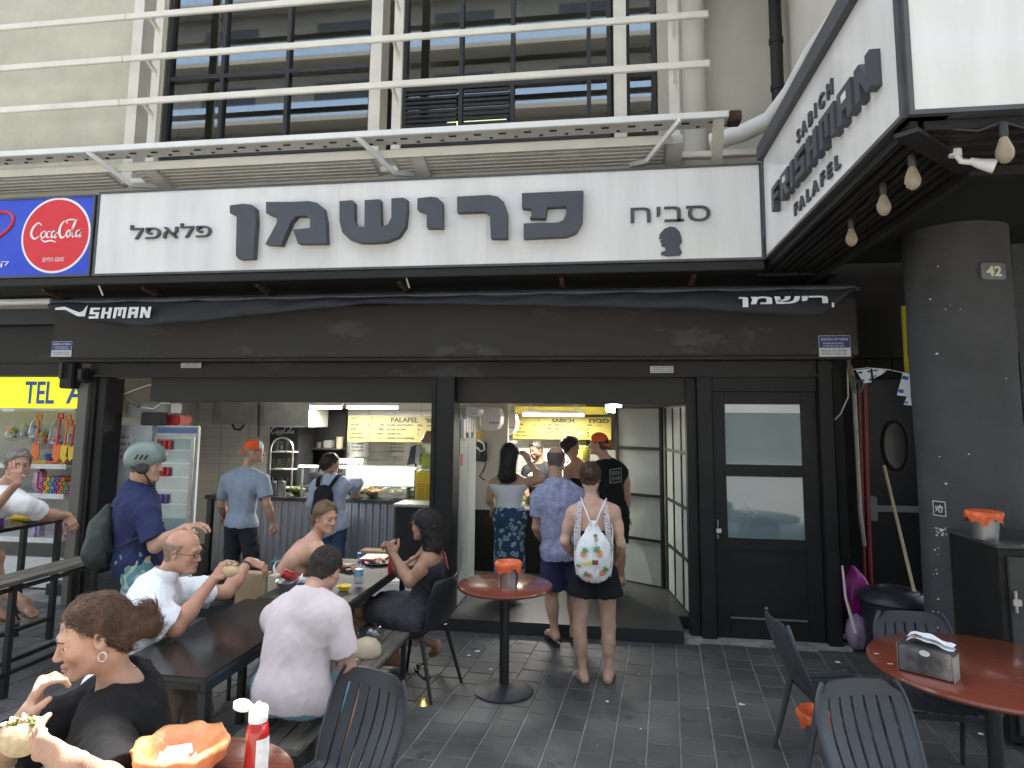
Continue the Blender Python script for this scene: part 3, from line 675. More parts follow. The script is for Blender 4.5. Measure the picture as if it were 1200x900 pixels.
# ================================================================== left counter
CY = 7.6; ct = .985
K = empty('service_counter', 'long serving counter faced with corrugated zinc under a dark top', 'counter')
cx0 = at(247, 583, CY).x; cx1 = -1.76
m = MB(); m.bbox(cx0-.05, cx1, CY-.06, CY+.55, ct, ct+.045, .008); m.build('worktop', M('dark stone top', (.03, .03, .028), .25, var=.2), K)
bx('carcass', blackp_m, cx0+.02, cx1, CY+.03, CY+.5, .113, ct, K)
bx('end_panel', M('grey end panel', (.07, .07, .065), .5), cx0-.04, cx0+.019, CY-.01, CY+.5, .113, ct, K)
# corrugated sheet
vs = []; fs = []; n = 150; x = cx0+.05; L = cx1-x
def wav(t): return .011*math.tanh(2.2*math.sin(t))
for i in range(n*6+1):
    xx = x+L*i/(n*6); y = CY+.005+wav(2*math.pi*(xx-x)/.088)
    vs += [(xx, y, .13), (xx, y, ct-.003)]
m = MB(); m.add(vs, [(2*i, 2*i+2, 2*i+3, 2*i+1) for i in range(n*6)]); m.build('corrugated_sheet', corr_m, K, smooth=True)
# glass guard on the counter with lit rail
GG = empty('sneeze_guard', 'glass display guard with a lit strip above the salad bowls', 'display')
gx0, gx1 = at(355, 548, CY+.1).x, at(490, 548, CY+.1).x
z0 = ct+.045; z1 = at(420, 547, CY+.1).z
bx('pane', lglass, gx0, gx1, CY+.05, CY+.056, z0, z1, GG); bx('pane', lglass, gx0, gx1, CY-.02, CY+.4, z1+.016, z1+.022, GG)
bx('light_strip', tube_m, gx0, gx1, CY-.02, CY+.0, z1-.008, z1+.012, GG)
bx('rail', steel_m, gx0, gx1, CY+.002, CY+.03, z1-.012, z1+.014, GG)
for xx in (gx0, gx1-.02): bx('post', steel_m, xx, xx+.02, CY+.06, CY+.08, z0, z1-.013, GG)
bx('tray_rest', M('pale blue tray', (.33, .5, .6), .4), at(435, 580, CY+.3).x, at(485, 580, CY+.3).x, CY+.25, CY+.5, z0+.12, z0+.135, GG)
# bowls
bowl_g = glass('bowl glass', (.85, .9, .85), .03, .06)
foodcol = {'green': (.16, .2, .04), 'pickle': (.32, .30, .05), 'orange': (.62, .22, .06), 'red': (.4, .05, .03), 'cream': (.6, .55, .4)}
def bowl(p, r, h, fc, lab, cat='bowl', mixc=None, seed=1, group='salad bowls on the counters'):
    root = empty('salad_bowl', lab, cat, group, loc=p)
    m = MB(); m.lathe([(0, .004), (r*.5, .004), (r*.85, h*.5), (r, h), (r*.97, h), (r*.8, h*.52), (r*.45, .01), (0, .01)], n=28); m.build('bowl_shell', bowl_g, root, smooth=40)
    m = MB(); m.lathe([(0, .012), (r*.44, .013), (r*.78, h*.5), (r*.9, h*.8), (r*.5, h*.9), (0, h*.95)], n=20); m.build('salad_bed', M('food '+fc, foodcol[fc], .5, var=.5, scale=30, bump=.8, bs=60), root, smooth=True)
    m = MB(); q = random.Random(seed)
    for i in range(60):
        a = q.uniform(0, 6.28); d = math.sqrt(q.random())*r*.86; c = Vector((d*math.cos(a), d*math.sin(a), h*(.98-.25*(d/r)**2)+q.uniform(-.004, .012)))
        v = Vector((q.uniform(-1, 1), q.uniform(-1, 1), q.uniform(-.4, .6))).normalized(); u = v.orthogonal().normalized(); l = q.uniform(.01, .02); w = q.uniform(.004, .008)
        m.cur = 0 if q.random() < .7 else 1
        m.tube([c-v*l, c, c+v*l], [w*.5, w, w*.5], 5)
    o = m.build('salad_pieces', [M('food '+fc, foodcol[fc]), M('food '+(mixc or fc), foodcol[mixc or fc], .5, var=.5, scale=30, bump=.8, bs=60)], root); tag(o, kind='stuff')
zc = ct+.046
for n, (px, py, r, fc, mx, lab) in enumerate(((415, 583, .13, 'green', 'cream', 'glass bowl of green salad left of the carrot salad'), (438, 584, .14, 'orange', 'pickle', 'glass bowl of orange carrot salad in the middle of the counter'),
                                 (465, 583, .12, 'pickle', 'green', 'glass bowl of yellow green pickles nearest the lemonade machine'), (347, 583, .11, 'green', 'pickle', 'glass bowl of dark green pickles beside the steel pots'))):
    p = at(px, py, CY+.13); bowl((p.x, CY+.16, zc), r, .10, fc, lab, 'bowl', mx, n)
for k, px in enumerate((318, 329)):
    p = at(px, 585, CY+.12); r_ = empty('steel_pot', 'lidded steel pot on the counter, left one of the pair' if k == 0 else 'lidded steel pot on the counter, right one of the pair', 'pot', 'steel pots on the counter', loc=(p.x, CY+.12, zc))
    m = MB(); m.lathe([(0, 0), (.052, 0), (.054, .01), (.054, .15), (.057, .155)], n=24); m.build('body', steel_m, r_, smooth=40)
    m = MB(); m.lathe([(.057, .156), (.05, .17), (.012, .178), (.012, .195), (0, .2)], n=24); m.build('lid', iron_m, r_, smooth=40)
rr = random.Random(77)
for i in range(7):      # steel pans of salads behind the bowls
    x = gx0+.12+i*.235
    if x > -1.95: break
    r = empty('salad_pan', 'small steel pan of chopped salad behind the glass, %s from the left' % ['first', 'second', 'third', 'fourth', 'fifth', 'sixth', 'seventh'][i], 'pan', 'steel salad pans behind the glass')
    m = MB(); m.bbox(x-.10, x+.10, CY+.34, CY+.54, zc, zc+.07, .012); m.build('pan_shell', steel_m, r)
    fc = ['green', 'red', 'cream', 'pickle', 'orange', 'green', 'cream'][i]; m = MB()
    for k in range(26):
        c_ = Vector((x+rr.uniform(-.08, .08), CY+.44+rr.uniform(-.08, .08), zc+.072+rr.uniform(0, .02))); s_ = rr.uniform(.01, .018); m.lathe([(0, 0), (s_, s_*.5), (s_*.7, s_*1.2), (0, s_*1.4)], c_, 6)
    o = m.build('salad', M('food '+fc, foodcol[fc]), r, smooth=40); o['kind'] = 'stuff'
# lemonade machine (yellow base) and clear tank
LM = empty('juice_dispenser', 'yellow based juice dispenser with a clear tank of lemonade beside the centre post', 'dispenser')
a = at(486, 582, CY); b = at(509, 553, CY)
m = MB(); m.bbox(a.x, b.x+.02, CY+.0, CY+.3, zc, b.z, .012); m.build('base', M('yellow plastic', (.75, .50, .01), .35, var=.05, bump=0), LM)
for i in range(7):
    for (u, v) in ((.12, .46), (.54, .88)):
        w = (b.x+.02-a.x); z = zc+.035+i*.024; bx('vent_slot', M('dark yellow', (.4, .25, .01), .5), a.x+w*u, a.x+w*v, CY-.004, CY+.001, z, z+.010, LM)
c = at(505, 545, CY+.1)
m = MB(); m.bbox(c.x-.14, c.x+.04, CY+.05, CY+.28, b.z+.03, b.z+.34, .03); m.build('tank', bowl_g, LM)
m = MB(); m.bbox(c.x-.135, c.x+.035, CY+.055, CY+.275, b.z+.035, b.z+.2, .028); m.build('lemonade', M('lemonade', (.55, .58, .10), .2, var=.1, bump=0), LM)
m = MB(); m.tube([(c.x-.06, CY+.06, b.z+.34), (c.x-.03, CY+.1, b.z+.44), (c.x+.04, CY+.1, b.z+.45)], [.07, .05, .03], 12); m.build('funnel', M('amber plastic', (.3, .2, .12), .2), LM, smooth=40)
bx('mount', steel_m, c.x-.1, c.x+.02, CY+.06, CY+.25, b.z+.001, b.z+.03, LM)
# slush / coffee unit, tilted dark screen
a = at(480, 545, CY+.1)
SM = empty('till_screen', 'tilted till screen seen edge on above the counter', 'screen')
m = MB(); m.poly([(0, 0), (.05, .22), (.10, .24), (.09, .02)], (a.x-.02, CY+.05, a.z), X, Z, Y_, .22); m.build('housing', iron_m, SM)
m = MB(); m.poly([(.092, .02), (.105, .235), (.16, .2), (.15, .04)], (a.x-.02, CY+.06, a.z), X, Z, Y_, .2); m.build('display', M('grey green plastic', (.3, .33, .28), .4), SM)
m = MB(); m.tube([(a.x+.06, CY+.15, zc), (a.x+.06, CY+.15, a.z+.03)], .012, 8); m.build('stand', iron_m, SM)
# ================================================================== menu boards
def board(px0, py0, px1, py1, Y, title, heb, lab, tx, hx, seed):
    a = at(px0, py1, Y); b = at(px1, py0, Y); h = b.z-a.z; w = b.x-a.x
    r = empty('menu_board', lab, 'menu board')
    bx('panel', EM('backlit menu '+title, (.17, .145, .045) if title == 'FALAFEL' else (.27, .225, .035), .02), a.x, b.x, Y, Y+.04, a.z, b.z, r)
    ink = M('menu ink', (.03, .025, .01), .6); y = Y-.003
    letters(text('lettering', title, ink, (a.x+w*tx[0], y, a.z+h*.74), X, Z, h*.19, w*(tx[1]-tx[0]), .002, parent=r, bold=.045))
    letters(text('lettering', heb[::-1], ink, (a.x+w*hx[0], y, a.z+h*.74), X, Z, h*.18, w*(hx[1]-hx[0]), .002, parent=r, bold=.045))
    words_ = [('WATER', '8', 'מים'), ('SODA', '9', 'סודה'), ('LEMONADE', '9', 'לימונדה'), ('SOFT DRINK', '10', 'שתיה קלה')]
    rows = ['FALAFEL HALF PITA/PITA', 'FALAFEL IN LAFFA', 'FALAFEL BALL', 'MASHED POTATOES/FRIES'] if title == 'FALAFEL' else ['REGULAR', 'SPECIAL', 'SPECIAL IN LAFFA', 'SABICH SALAD']
    text('small_print', 'DRINKS', ink, (a.x+w*.03, y, a.z+h*.86), X, Z, h*.05, None, .001, parent=r)
    for i, (e, c_, hb) in enumerate(words_):
        z = a.z+h*(.60-.165*i)
        text('small_print', e, ink, (a.x+w*.03, y, z), X, Z, h*.075, None, .001, parent=r, bold=.05)
        text('small_print', c_, ink, (a.x+w*.22, y, z), X, Z, h*.075, None, .001, parent=r, bold=.05)
        text('small_print', hb[::-1], ink, (a.x+w*.40, y, z), X, Z, h*.075, None, .001, parent=r, bold=.05, align='r')
        text('small_print', rows[i], ink, (a.x+w*.43, y, z), X, Z, h*.075, None, .001, parent=r, bold=.05)
        if i < 3 or title != 'FALAFEL': text('small_print', ['18/26', '30', '2', '25'][i] if title == 'FALAFEL' else ['28/32', '34', '38', '40'][i], ink, (a.x+w*.76, y, z), X, Z, h*.075, None, .001, parent=r, bold=.05)
        if i == 0: text('small_print', 'פלאפל'[::-1], ink, (a.x+w*.86, y, z), X, Z, h*.06, None, .001, parent=r, bold=.02)
    bx('rule', ink, a.x+w*.265, a.x+w*.268, y-.001, y+.002, a.z+h*.72, a.z+h*.93, r)
board(407, 487.5, 516, 517, 8.9, 'FALAFEL', 'פלאפל', 'long yellow FALAFEL menu board over the left counter', (.47, .77), (.84, 1.08), 1)
board(601, 489, 716, 514, 9.1, 'SABICH', 'סביח', 'yellow SABICH menu board above the queue in the entrance', (.40, .63), (.78, .98), 2)
bx('ceiling_panel', M('yellow ceiling panel', (.6, .5, .05), .5), -1.25, .0, 8.9, 9.2, 2.06, 2.16, IN)
# ================================================================== tube lights with their own light
def tube(px0, px1, py, Y, lab, en):
    a = at(px0, py, Y); b = at(px1, py, Y); z = a.z
    r = empty('tube_light', lab, 'lamp', 'tube lights on the stall ceiling')
    m = MB(); m.tube([(a.x, Y, z), (b.x, Y, z)], .018, 10); m.build('tube', tube_m, r, smooth=30)
    bx('housing', white_m, a.x-.02, b.x+.02, Y-.03, Y+.03, z+.025, z+.06, r)
    for x in (a.x+.1, b.x-.1): bx('hanger', white_m, x-.01, x+.01, Y-.01, Y+.01, z+.06, 2.5, r)
    l = bpy.data.lights.new('tube_glow', 'AREA'); l.shape = 'RECTANGLE'; l.size = b.x-a.x; l.size_y = .05; l.energy = en; l.color = (1, .96, .86)
    o = bpy.data.objects.new('tube_glow', l); C.objects.link(o); o.parent = r; o.location = ((a.x+b.x)/2, Y, z-.025)
tube(357, 400, 477.5, 8.3, 'lit tube light left of the FALAFEL board', 17)
tube(407, 466, 477.5, 8.3, 'lit tube light above the FALAFEL board', 17)
tube(613, 684, 486, 8.5, 'lit tube light just above the SABICH board', 24)
m = MB(); a = at(719, 480, 8.3); m.lathe([(.09, .03), (.095, 0), (.085, -.03), (0, -.04)], (a.x, 8.3, a.z), 24); m.lathe([(.1, .03), (.1, .06), (.02, .07)], (a.x, 8.3, a.z), 24)
tag(m.build('round_lamp', tube_m, smooth=40), 'round lit lamp above the man in the orange cap', 'lamp')
bx('lamp_rod', white_m, a.x-.01, a.x+.01, 8.29, 8.31, a.z+.07, 2.5, IN)
# ================================================================== kitchen at the back left
KY = 9.0
kd = bx('kitchen_dark_slab', dark_m, at(300, 480, 9.3).x, at(406, 480, 9.3).x, 9.28, 9.36, .9, 2.12, IN)  # flat black slab over the tiles, painting in the darkness of the recess
HD = empty('extractor_hood', 'dull steel extractor hood hanging over the kitchen', 'hood')
a = at(247, 497, 8.3); b = at(303, 474, 8.3)
m = MB(); m.bbox(a.x, b.x, 8.3, 8.6, a.z, b.z+.1, .01); m.build('duct', dsteel_m, HD)
a = at(303, 500, 8.2); b = at(358, 476, 8.2)
m = MB(); m.poly([(0, 0), (0, .34), (.7, .42), (.7, 0)], (a.x, 8.2, a.z), X, Z, Y_, .6); m.build('hood_body', dsteel_m, HD)
m = MB(); m.bar((a.x+.01, 8.19, a.z+.008), (b.x, 8.19, a.z+.008), .02, .02); m.build('lip', steel_m, HD)
CF = empty('drinks_cooler', 'black drinks cooler with white Coca-Cola script behind the glasses', 'cooler')
a = at(313, 560, 8.6); b = at(346, 499, 8.6)
m = MB(); m.bbox(a.x, b.x+.05, 8.6, 9.1, .2, b.z, .01); m.build('body', iron_m, CF)
def script(o, ux, uy, w, h, mat, parent, depth=.004):
    """flowing two word script drawn with swelling strokes"""
    o, ux, uy = Vector(o), Vector(ux), Vector(uy); uz = ux.cross(uy)
    S_ = [[(.22, .80, .03), (.15, .92, .05), (.06, .72, .08), (.03, .42, .09), (.10, .22, .06), (.20, .34, .02)],
          [(.27, .55, .04), (.22, .42, .06), (.25, .25, .05), (.31, .34, .05), (.30, .52, .04), (.26, .55, .03)],
          [(.40, .52, .04), (.345, .50, .04), (.34, .28, .06), (.40, .28, .02)], [(.49, .54, .04), (.43, .48, .05), (.43, .26, .06), (.48, .34, .03), (.50, .54, .06), (.49, .24, .06), (.53, .30, .02)],
          [(.52, .44, .04), (.545, .44, .04)],
          [(.72, .86, .03), (.65, .95, .05), (.585, .74, .07), (.575, .42, .09), (.63, .22, .06), (.70, .36, .02)],
          [(.745, .55, .04), (.71, .42, .06), (.73, .25, .05), (.78, .34, .05), (.775, .52, .04), (.74, .56, .03)],
          [(.83, .30, .03), (.80, .40, .05), (.87, .92, .05), (.86, .98, .03), (.81, .6, .05), (.83, .26, .05), (.87, .30, .02)],
          [(.96, .54, .04), (.90, .48, .05), (.90, .26, .06), (.95, .34, .03), (.975, .54, .06), (.96, .24, .06), (1.0, .30, .02)],
          [(.22, .22, .02), (.30, .08, .05), (.42, .12, .05), (.52, .04, .02)], [(.64, .92, .02), (.76, 1.02, .05), (.90, .98, .02)]]
    m = MB()
    for st in S_:
        P3 = []
        for i in range((len(st)-1)*4+1):
            k = min(i//4, len(st)-2); t = (i-4*k)/4
            g = lambda j: st[max(0, min(len(st)-1, j))]
            c = [0.5*((2*g(k)[q])+(-g(k-1)[q]+g(k+1)[q])*t+(2*g(k-1)[q]-5*g(k)[q]+4*g(k+1)[q]-g(k+2)[q])*t*t+(-g(k-1)[q]+3*g(k)[q]-3*g(k+1)[q]+g(k+2)[q])*t**3) for q in range(3)]
            P3.append(c)
        L = []; R_ = []
        for i, c in enumerate(P3):
            n = P3[min(i+1, len(P3)-1)]; p = P3[max(i-1, 0)]; dx, dy = (n[0]-p[0])*w, (n[1]-p[1])*h; d = math.hypot(dx, dy) or 1
            ox, oy = -dy/d*c[2]*h*.62, dx/d*c[2]*h*.62
            L.append(o+ux*(c[0]*w+ox)+uy*(c[1]*h+oy)); R_.append(o+ux*(c[0]*w-ox)+uy*(c[1]*h-oy))
        n = len(L); m.add(L+R_, [(i, i+1, n+i+1, n+i) for i in range(n-1)])
    return m.build('script', mat, parent)
a = at(317, 510, 8.59); b = at(345, 500, 8.59)
script((a.x, 8.59, a.z), X, Z, b.x-a.x, b.z-a.z, M('sign print white', (.75, .75, .75), .5), CF)
# arched rack of glasses
GR = empty('glass_rack', 'arched steel rack of drinking glasses left of the display guard', 'rack')
a = at(315, 576, 8.1); b = at(344, 513, 8.1); w = b.x-a.x; h = b.z-a.z
m = MB(); P3 = [(a.x, 8.1, a.z-.1), (a.x, 8.1, b.z-.15)]+[(a.x+w/2-w/2*math.cos(R(t)), 8.1, b.z-.15+.15*math.sin(R(t))) for t in range(20, 180, 20)]+[(b.x, 8.1, b.z-.15), (b.x, 8.1, a.z-.1)]
m.tube(P3, .012, 6); m.build('arch', steel_m, GR)
for i, t in enumerate((.08, .42, .74)):
    bx('shelf', white_m, a.x, b.x, 8.08, 8.25, a.z+h*t-.012, a.z+h*t, GR)
    for k in range(4):
        m = MB(); m.lathe([(.02, 0), (.02, .012), (.028, .08), (.034, .13)], (a.x+w*(.14+.24*k), 8.16, a.z+h*t+.001), 12); m.build('glass', bowl_g if k % 2 else glass('green glass', (.55, .65, .5), .03, .05), GR, smooth=40)
# clutter on the dark kitchen shelves
rr = random.Random(12)
sh = empty('kitchen_shelf', 'dim shelf of pans and boxes in the dark kitchen recess', 'shelf')
for z in (1.2, 1.55): bx('board', iron_m, at(347, 520, 9.2).x, at(405, 520, 9.2).x, 9.0, 9.25, z-.02, z, sh)
for i in range(9):
    x = at(350+i*6, 520, 9.1).x; z = 1.2 if i % 2 else 1.55; hh = rr.uniform(.08, .2)
    m = MB(); m.lathe([(0, 0), (.05, 0), (.055, hh), (.05, hh)], (x, 9.1, z), 12) if i % 3 else m.bbox(x-.06, x+.06, 9.02, 9.18, z, z+hh, .01)
    m.build('pan', M('dim '+str(i % 3), ((.12, .12, .11), (.06, .05, .04), (.2, .17, .12))[i % 3], .5), sh, smooth=40)
bx('worktop', steel_m, at(347, 540, 8.8).x, at(490, 540, 8.8).x, 8.7, 9.2, 1.0, 1.04, IN)
m = MB()
for i in range(6): x = at(398+i*5, 545, 8.4).x; m.lathe([(.025, 0), (.03, .09), (.02, .1)], (x, 8.4, 1.35), 10)
tag(m.build('cups', white_m), kind='stuff')
bx('cup_shelf', steel_m, at(352, 545, 8.3).x, at(490, 545, 8.3).x, 8.3, 8.6, 1.33, 1.35, IN)
for px, py, w in ((540-6, 0, 0),): pass
n1 = bx('paper_notice', M('notice paper', (.62, .62, .58), .8), at(410, 540, 9.2).x, at(428, 540, 9.2).x, 9.33, 9.335, 1.42, 1.66); tag(n1, 'pale paper notice below the left end of the FALAFEL board', 'notice')
n1 = bx('paper_notice', M('notice paper', (.62, .62, .58), .8), at(456, 540, 9.2).x, at(476, 540, 9.2).x, 9.33, 9.335, 1.44, 1.64); tag(n1, 'pale paper notice below the right part of the FALAFEL board', 'notice')
for (u0, v0, u1, v1) in ((412, 530, 426, 527), (458, 524, 474, 520)):
    m = MB(); q = random.Random(int(u0)); a = at(u0, v0, 9.32); b = at(u1, v0, 9.32)
    for k in range(3): squig(m, (a.x, 9.322, 1.60-.05*k), X, Z, .022, b.x-a.x, q)
    tag(m.build('small_print', iron_m, n1), kind='stuff')
# ================================================================== drinks fridge
FY = 6.85
fa = at(125, 498, FY); fb = at(229, 497, FY); FX0, FX1 = fa.x, fb.x; fz = fa.z
fm_ = at(178, 497, FY).x
FR = empty('drinks_fridge', 'white glass door drinks fridge with blue header and red cans', 'fridge')
m = MB(); m.bbox(FX0, fm_, FY, FY+.12, .115, fz, .012); m.build('cabinet', wcab_m, FR)
m = MB(); m.bbox(fm_+.005, FX1, FY+.06, FY+.12, .115, fz-.0, .012); m.build('shell', wcab_m, FR)
bx('header', M('blue header', (.09, .17, .36), .4), fm_+.03, FX1-.02, FY+.052, FY+.06, fz-.085, fz-.02, FR)
m = MB(); z0, z1 = .3, fz-.11
m.box(fm_+.02, fm_+.06, FY+.03, FY+.058, z0, z1); m.box(FX1-.06, FX1-.02, FY+.03, FY+.058, z0, z1); m.box(fm_+.06, FX1-.06, FY+.03, FY+.058, z1-.04, z1); m.box(fm_+.06, FX1-.06, FY+.03, FY+.058, z0, z0+.04); m.build('door_frame', dsteel_m, FR)
bx('door_glass', lglass, fm_+.06, FX1-.06, FY+.04, FY+.045, z0+.04, z1-.04, FR)
inner = M('fridge inside', (.35, .45, .47), .5)
bx('inside', inner, fm_+.06, FX1-.06, FY+.05, FY+.055, z0+.04, z1-.04, FR)
for i in range(9):
    z = z0+.1+i*(z1-z0-.12)/9; bx('shelf', white_m, fm_+.065, FX1-.065, FY+.047, FY+.0495, z, z+.012, FR)
    if i in (6, 8, 4):
        for k in range(3):
            x = fm_+.10+k*.062; m = MB(); m.lathe([(.024, 0), (.026, .01), (.026, .09), (.02, .1)], (x, FY+.024, z+.013), 10); m.build('can', M('red can', (.5, .03, .03), .35) if i != 4 else M('violet can', (.12, .08, .25), .35), FR, smooth=40)
bx('handle', white_m, fm_+.012, fm_+.026, FY+.01, FY+.03, 1.0, 1.45, FR)
a = at(138, 538, FY-.01); b = at(157, 507, FY-.01)
nb = bx('paper_notice', M('notice paper', (.62, .62, .58), .8), a.x, b.x, FY-.012, FY-.008, a.z, b.z); tag(nb, 'handwritten paper notice taped on the white fridge', 'notice')
m = MB(); q = random.Random(3)
for k in range(4): squig(m, (a.x+.03, FY-.014, b.z-.07-.075*k), X, Z, .035, .11, q)
tag(m.build('handwriting', iron_m, nb), kind='stuff')
SP = empty('speaker', 'small black speaker on top of the white fridge', 'speaker'); a = at(164, 494, FY); b = at(190, 481, FY)
m = MB(); m.bbox(a.x, b.x, FY+.0, FY+.12, fz+.001, fz+.15, .012); m.build('body', M('speaker cloth', (.06, .06, .055), .8, bump=.5, bs=200), SP)
text('lettering', 'Marshall', M('notice paper'), (a.x+.05, FY+.098, fz+.06), X, Z, .03, .13, .002, parent=SP, shear=.3)
# clutter above the fridge: grey cables, box with white label, red things
m = MB(); m.bbox(at(190, 480, FY+.2).x, at(214, 480, FY+.2).x, FY+.15, FY+.4, fz+.001, fz+.12, .02); tag(m.build('red_box', M('red can')), 'dark red box on the fridge beside the speaker', 'box')
m = MB(); a = at(202, 484, FY+.1); m.bbox(a.x, a.x+.12, FY+.06, FY+.1, a.z, a.z+.11, .008); tag(m.build('white_card', white_m), 'white card hanging above the fridge', 'card')
bx('trunking', wcab_m, at(136, 475, FY).x, at(163, 475, FY).x, FY+.2, FY+.5, fz+.11, fz+.26, IN)
bx('side_jamb', wcab_m, at(118, 600, 6.75).x, at(126, 600, 6.75).x, 6.75, 6.8, .1, 2.5, IN)
cb = MB(); cb.tube([at(125, 437, 6.75), at(133, 452, 6.75), at(143, 458, 6.8), at(150, 468, 6.8), at(165, 476, 6.9)], [.02, .035, .035, .03, .03], 8); tag(cb.build('cable_bundle', M('greige cable sleeve', (.3, .28, .24), .7, bump=.6, bs=30), smooth=True), 'bundle of wrapped grey cables in the top left corner of the stall', 'cables')
cb = MB()
for i, P3 in enumerate(([(124, 440), (128, 456), (145, 462), (160, 456), (178, 450)], [(127, 437), (122, 450), (125, 460)], [(165, 477), (180, 479), (190, 472), (200, 473)])): cb.tube([at(x, y, 6.72+i*.02) for x, y in P3], .008, 5)
tag(cb.build('loose_wires', white_m), 'loose white wires beside the cable bundle', 'wires')
cb = MB(); cb.tube([at(113, 445, 6.7), at(109, 462, 6.72), at(112, 475, 6.74), at(122, 483, 6.76), at(135, 484, 6.8)], .018, 7); tag(cb.build('black_hose', iron_m, smooth=True), 'black hose looping down beside the left post', 'hose')
cb = MB(); cb.tube([at(120, 443, 6.7), at(117, 460, 6.7)], .012, 6); tag(cb.build('green_tube', M('green tube', (.05, .25, .1))), 'short green tube beside the left post', 'tube')
cb = MB(); cb.tube([at(492, 435, 6.7), at(500, 447, 6.7), at(513, 460, 6.7)], .012, 6); tag(cb.build('green_tube', M('pale green tube', (.25, .42, .3))), 'pale green tube slanting into the centre post', 'tube')
cb = MB(); cb.tube([at(304, 474, 8.15), at(303, 500, 8.15), at(303, 512, 8.15)], .012, 6); tag(cb.build('power_cord', iron_m), 'black cord hanging past the extractor hood', 'cord')
cb = MB(); cb.tube([at(272, 497, 8.15), at(275, 503, 8.15), at(281, 504, 8.15), at(286, 498, 8.15)], .014, 6); tag(cb.build('cord_loop', iron_m), 'black cord loop under the extractor hood', 'cord')
# shutter motor and bracket at the left end of the box
MO = empty('shutter_motor', 'black shutter motor under the left end of the shutter box', 'motor')
a = at(68, 455, 6.25); b = at(98, 425, 6.25)
m = MB(); m.bbox(a.x, a.x+.16, 6.25, 6.4, a.z, b.z, .012); m.bbox(a.x+.06, b.x, 6.3, 6.45, a.z+.06, b.z-.05, .02); m.build('body', blackp_m, MO)
m = MB(); m.tube([(a.x+.05, 6.22, b.z), (a.x+.05, 6.22, a.z+.1)], .02, 8); m.tube([(b.x-.05, 6.28, a.z+.1), (b.x-.05, 6.28, a.z+.2)], .03, 8); m.build('bolt', iron_m, MO)
# ================================================================== passage left side: white cabinet, meters, air conditioners
PC = empty('utility_cabinet', 'narrow white cabinet with sockets and labels beside the centre post', 'cabinet')
def side_pt(px, py, x=-1.5): d = ray(px, py); return CO+d*(x/d.x)
bx('door_panel', M('grey blue cabinet', (.30, .34, .35), .4), -1.519, -1.50, 6.66, 7.06, .13, 2.1, PC); bx('door_panel', M('grey blue cabinet'), -1.519, -1.50, 7.075, 7.5, .13, 2.1, PC)
bx('label', M('pink label', (.55, .08, .12)), -1.499, -1.494, 6.72, 6.8, 1.5, 1.62, PC); bx('label', M('teal label', (.08, .25, .28)), -1.499, -1.494, 6.82, 6.9, 1.75, 1.9, PC)
for k in range(6):
    bx('switch', white_m, -1.499, -1.47, 6.7+k*.13, 6.79+k*.13, 1.78+.06*(k % 2), 1.98+.03*(k % 3), PC)
bw = bx('back_panel', stucco2_m, -1.68, -1.2, 7.95, 8.0, .9, 2.4, IN)
def split(px0, py0, px1, py1, Y, lab, tilt):
    a = at(px0, py1, Y); b = at(px1, py0, Y); r = empty('air_conditioner', lab, 'air conditioner', 'air conditioners over the passage')
    w = b.x-a.x; h = b.z-a.z
    m = MB(); m.poly([(0, h*.2), (0, h), (w*.72, h), (w*.92, h*.9), (w, h*.6), (w*.97, h*.3), (w*.82, h*.08), (w*.5, 0), (w*.15, h*.04)], (a.x, Y, a.z), X, Z, Y_, .28); ob = m.build('casing', white_m, r); bv = ob.modifiers.new('b', 'BEVEL'); bv.width = .02; bv.segments = 3
    bx('vent', dsteel_m, a.x+w*.45, a.x+w*.9, Y-.004, Y+.003, a.z+h*.3, a.z+h*.36, r)
split(542, 475, 562, 489, 6.9, 'small white unit nearest the centre post', 0)
split(562, 476, 587, 505, 7.6, 'white air conditioner in the middle over the passage', 0)
split(582, 482, 605, 510, 8.1, 'white air conditioner nearest the SABICH board', 0)
PH = empty('wall_phone', 'black wall phone with a coiled cord on the passage wall', 'phone')
a = at(563, 531, 7.85); m = MB(); m.bbox(a.x-.07, a.x+.07, 7.85, 7.92, a.z-.1, a.z+.13, .01); m.build('body', iron_m, PH)
m = MB(); m.bbox(a.x-.045, a.x-.0, 7.86, 7.9, a.z+.14, a.z+.28, .01); m.build('yellow_case', M('yellow plastic'), PH)
m = MB(); m.tube([at(560, 515, 7.82), at(567, 520, 7.82), at(568, 527, 7.82), at(563, 529, 7.82), at(559, 524, 7.82)], .012, 7); m.build('white_loop', white_m, PH, smooth=True)
m = MB(); m.tube([at(562, 530, 7.8), at(564, 540, 7.8), at(570, 542, 7.8), at(566, 552, 7.8), at(562, 558, 7.8), at(568, 563, 7.8)], .009, 6); m.build('cord', iron_m, PH, smooth=True)
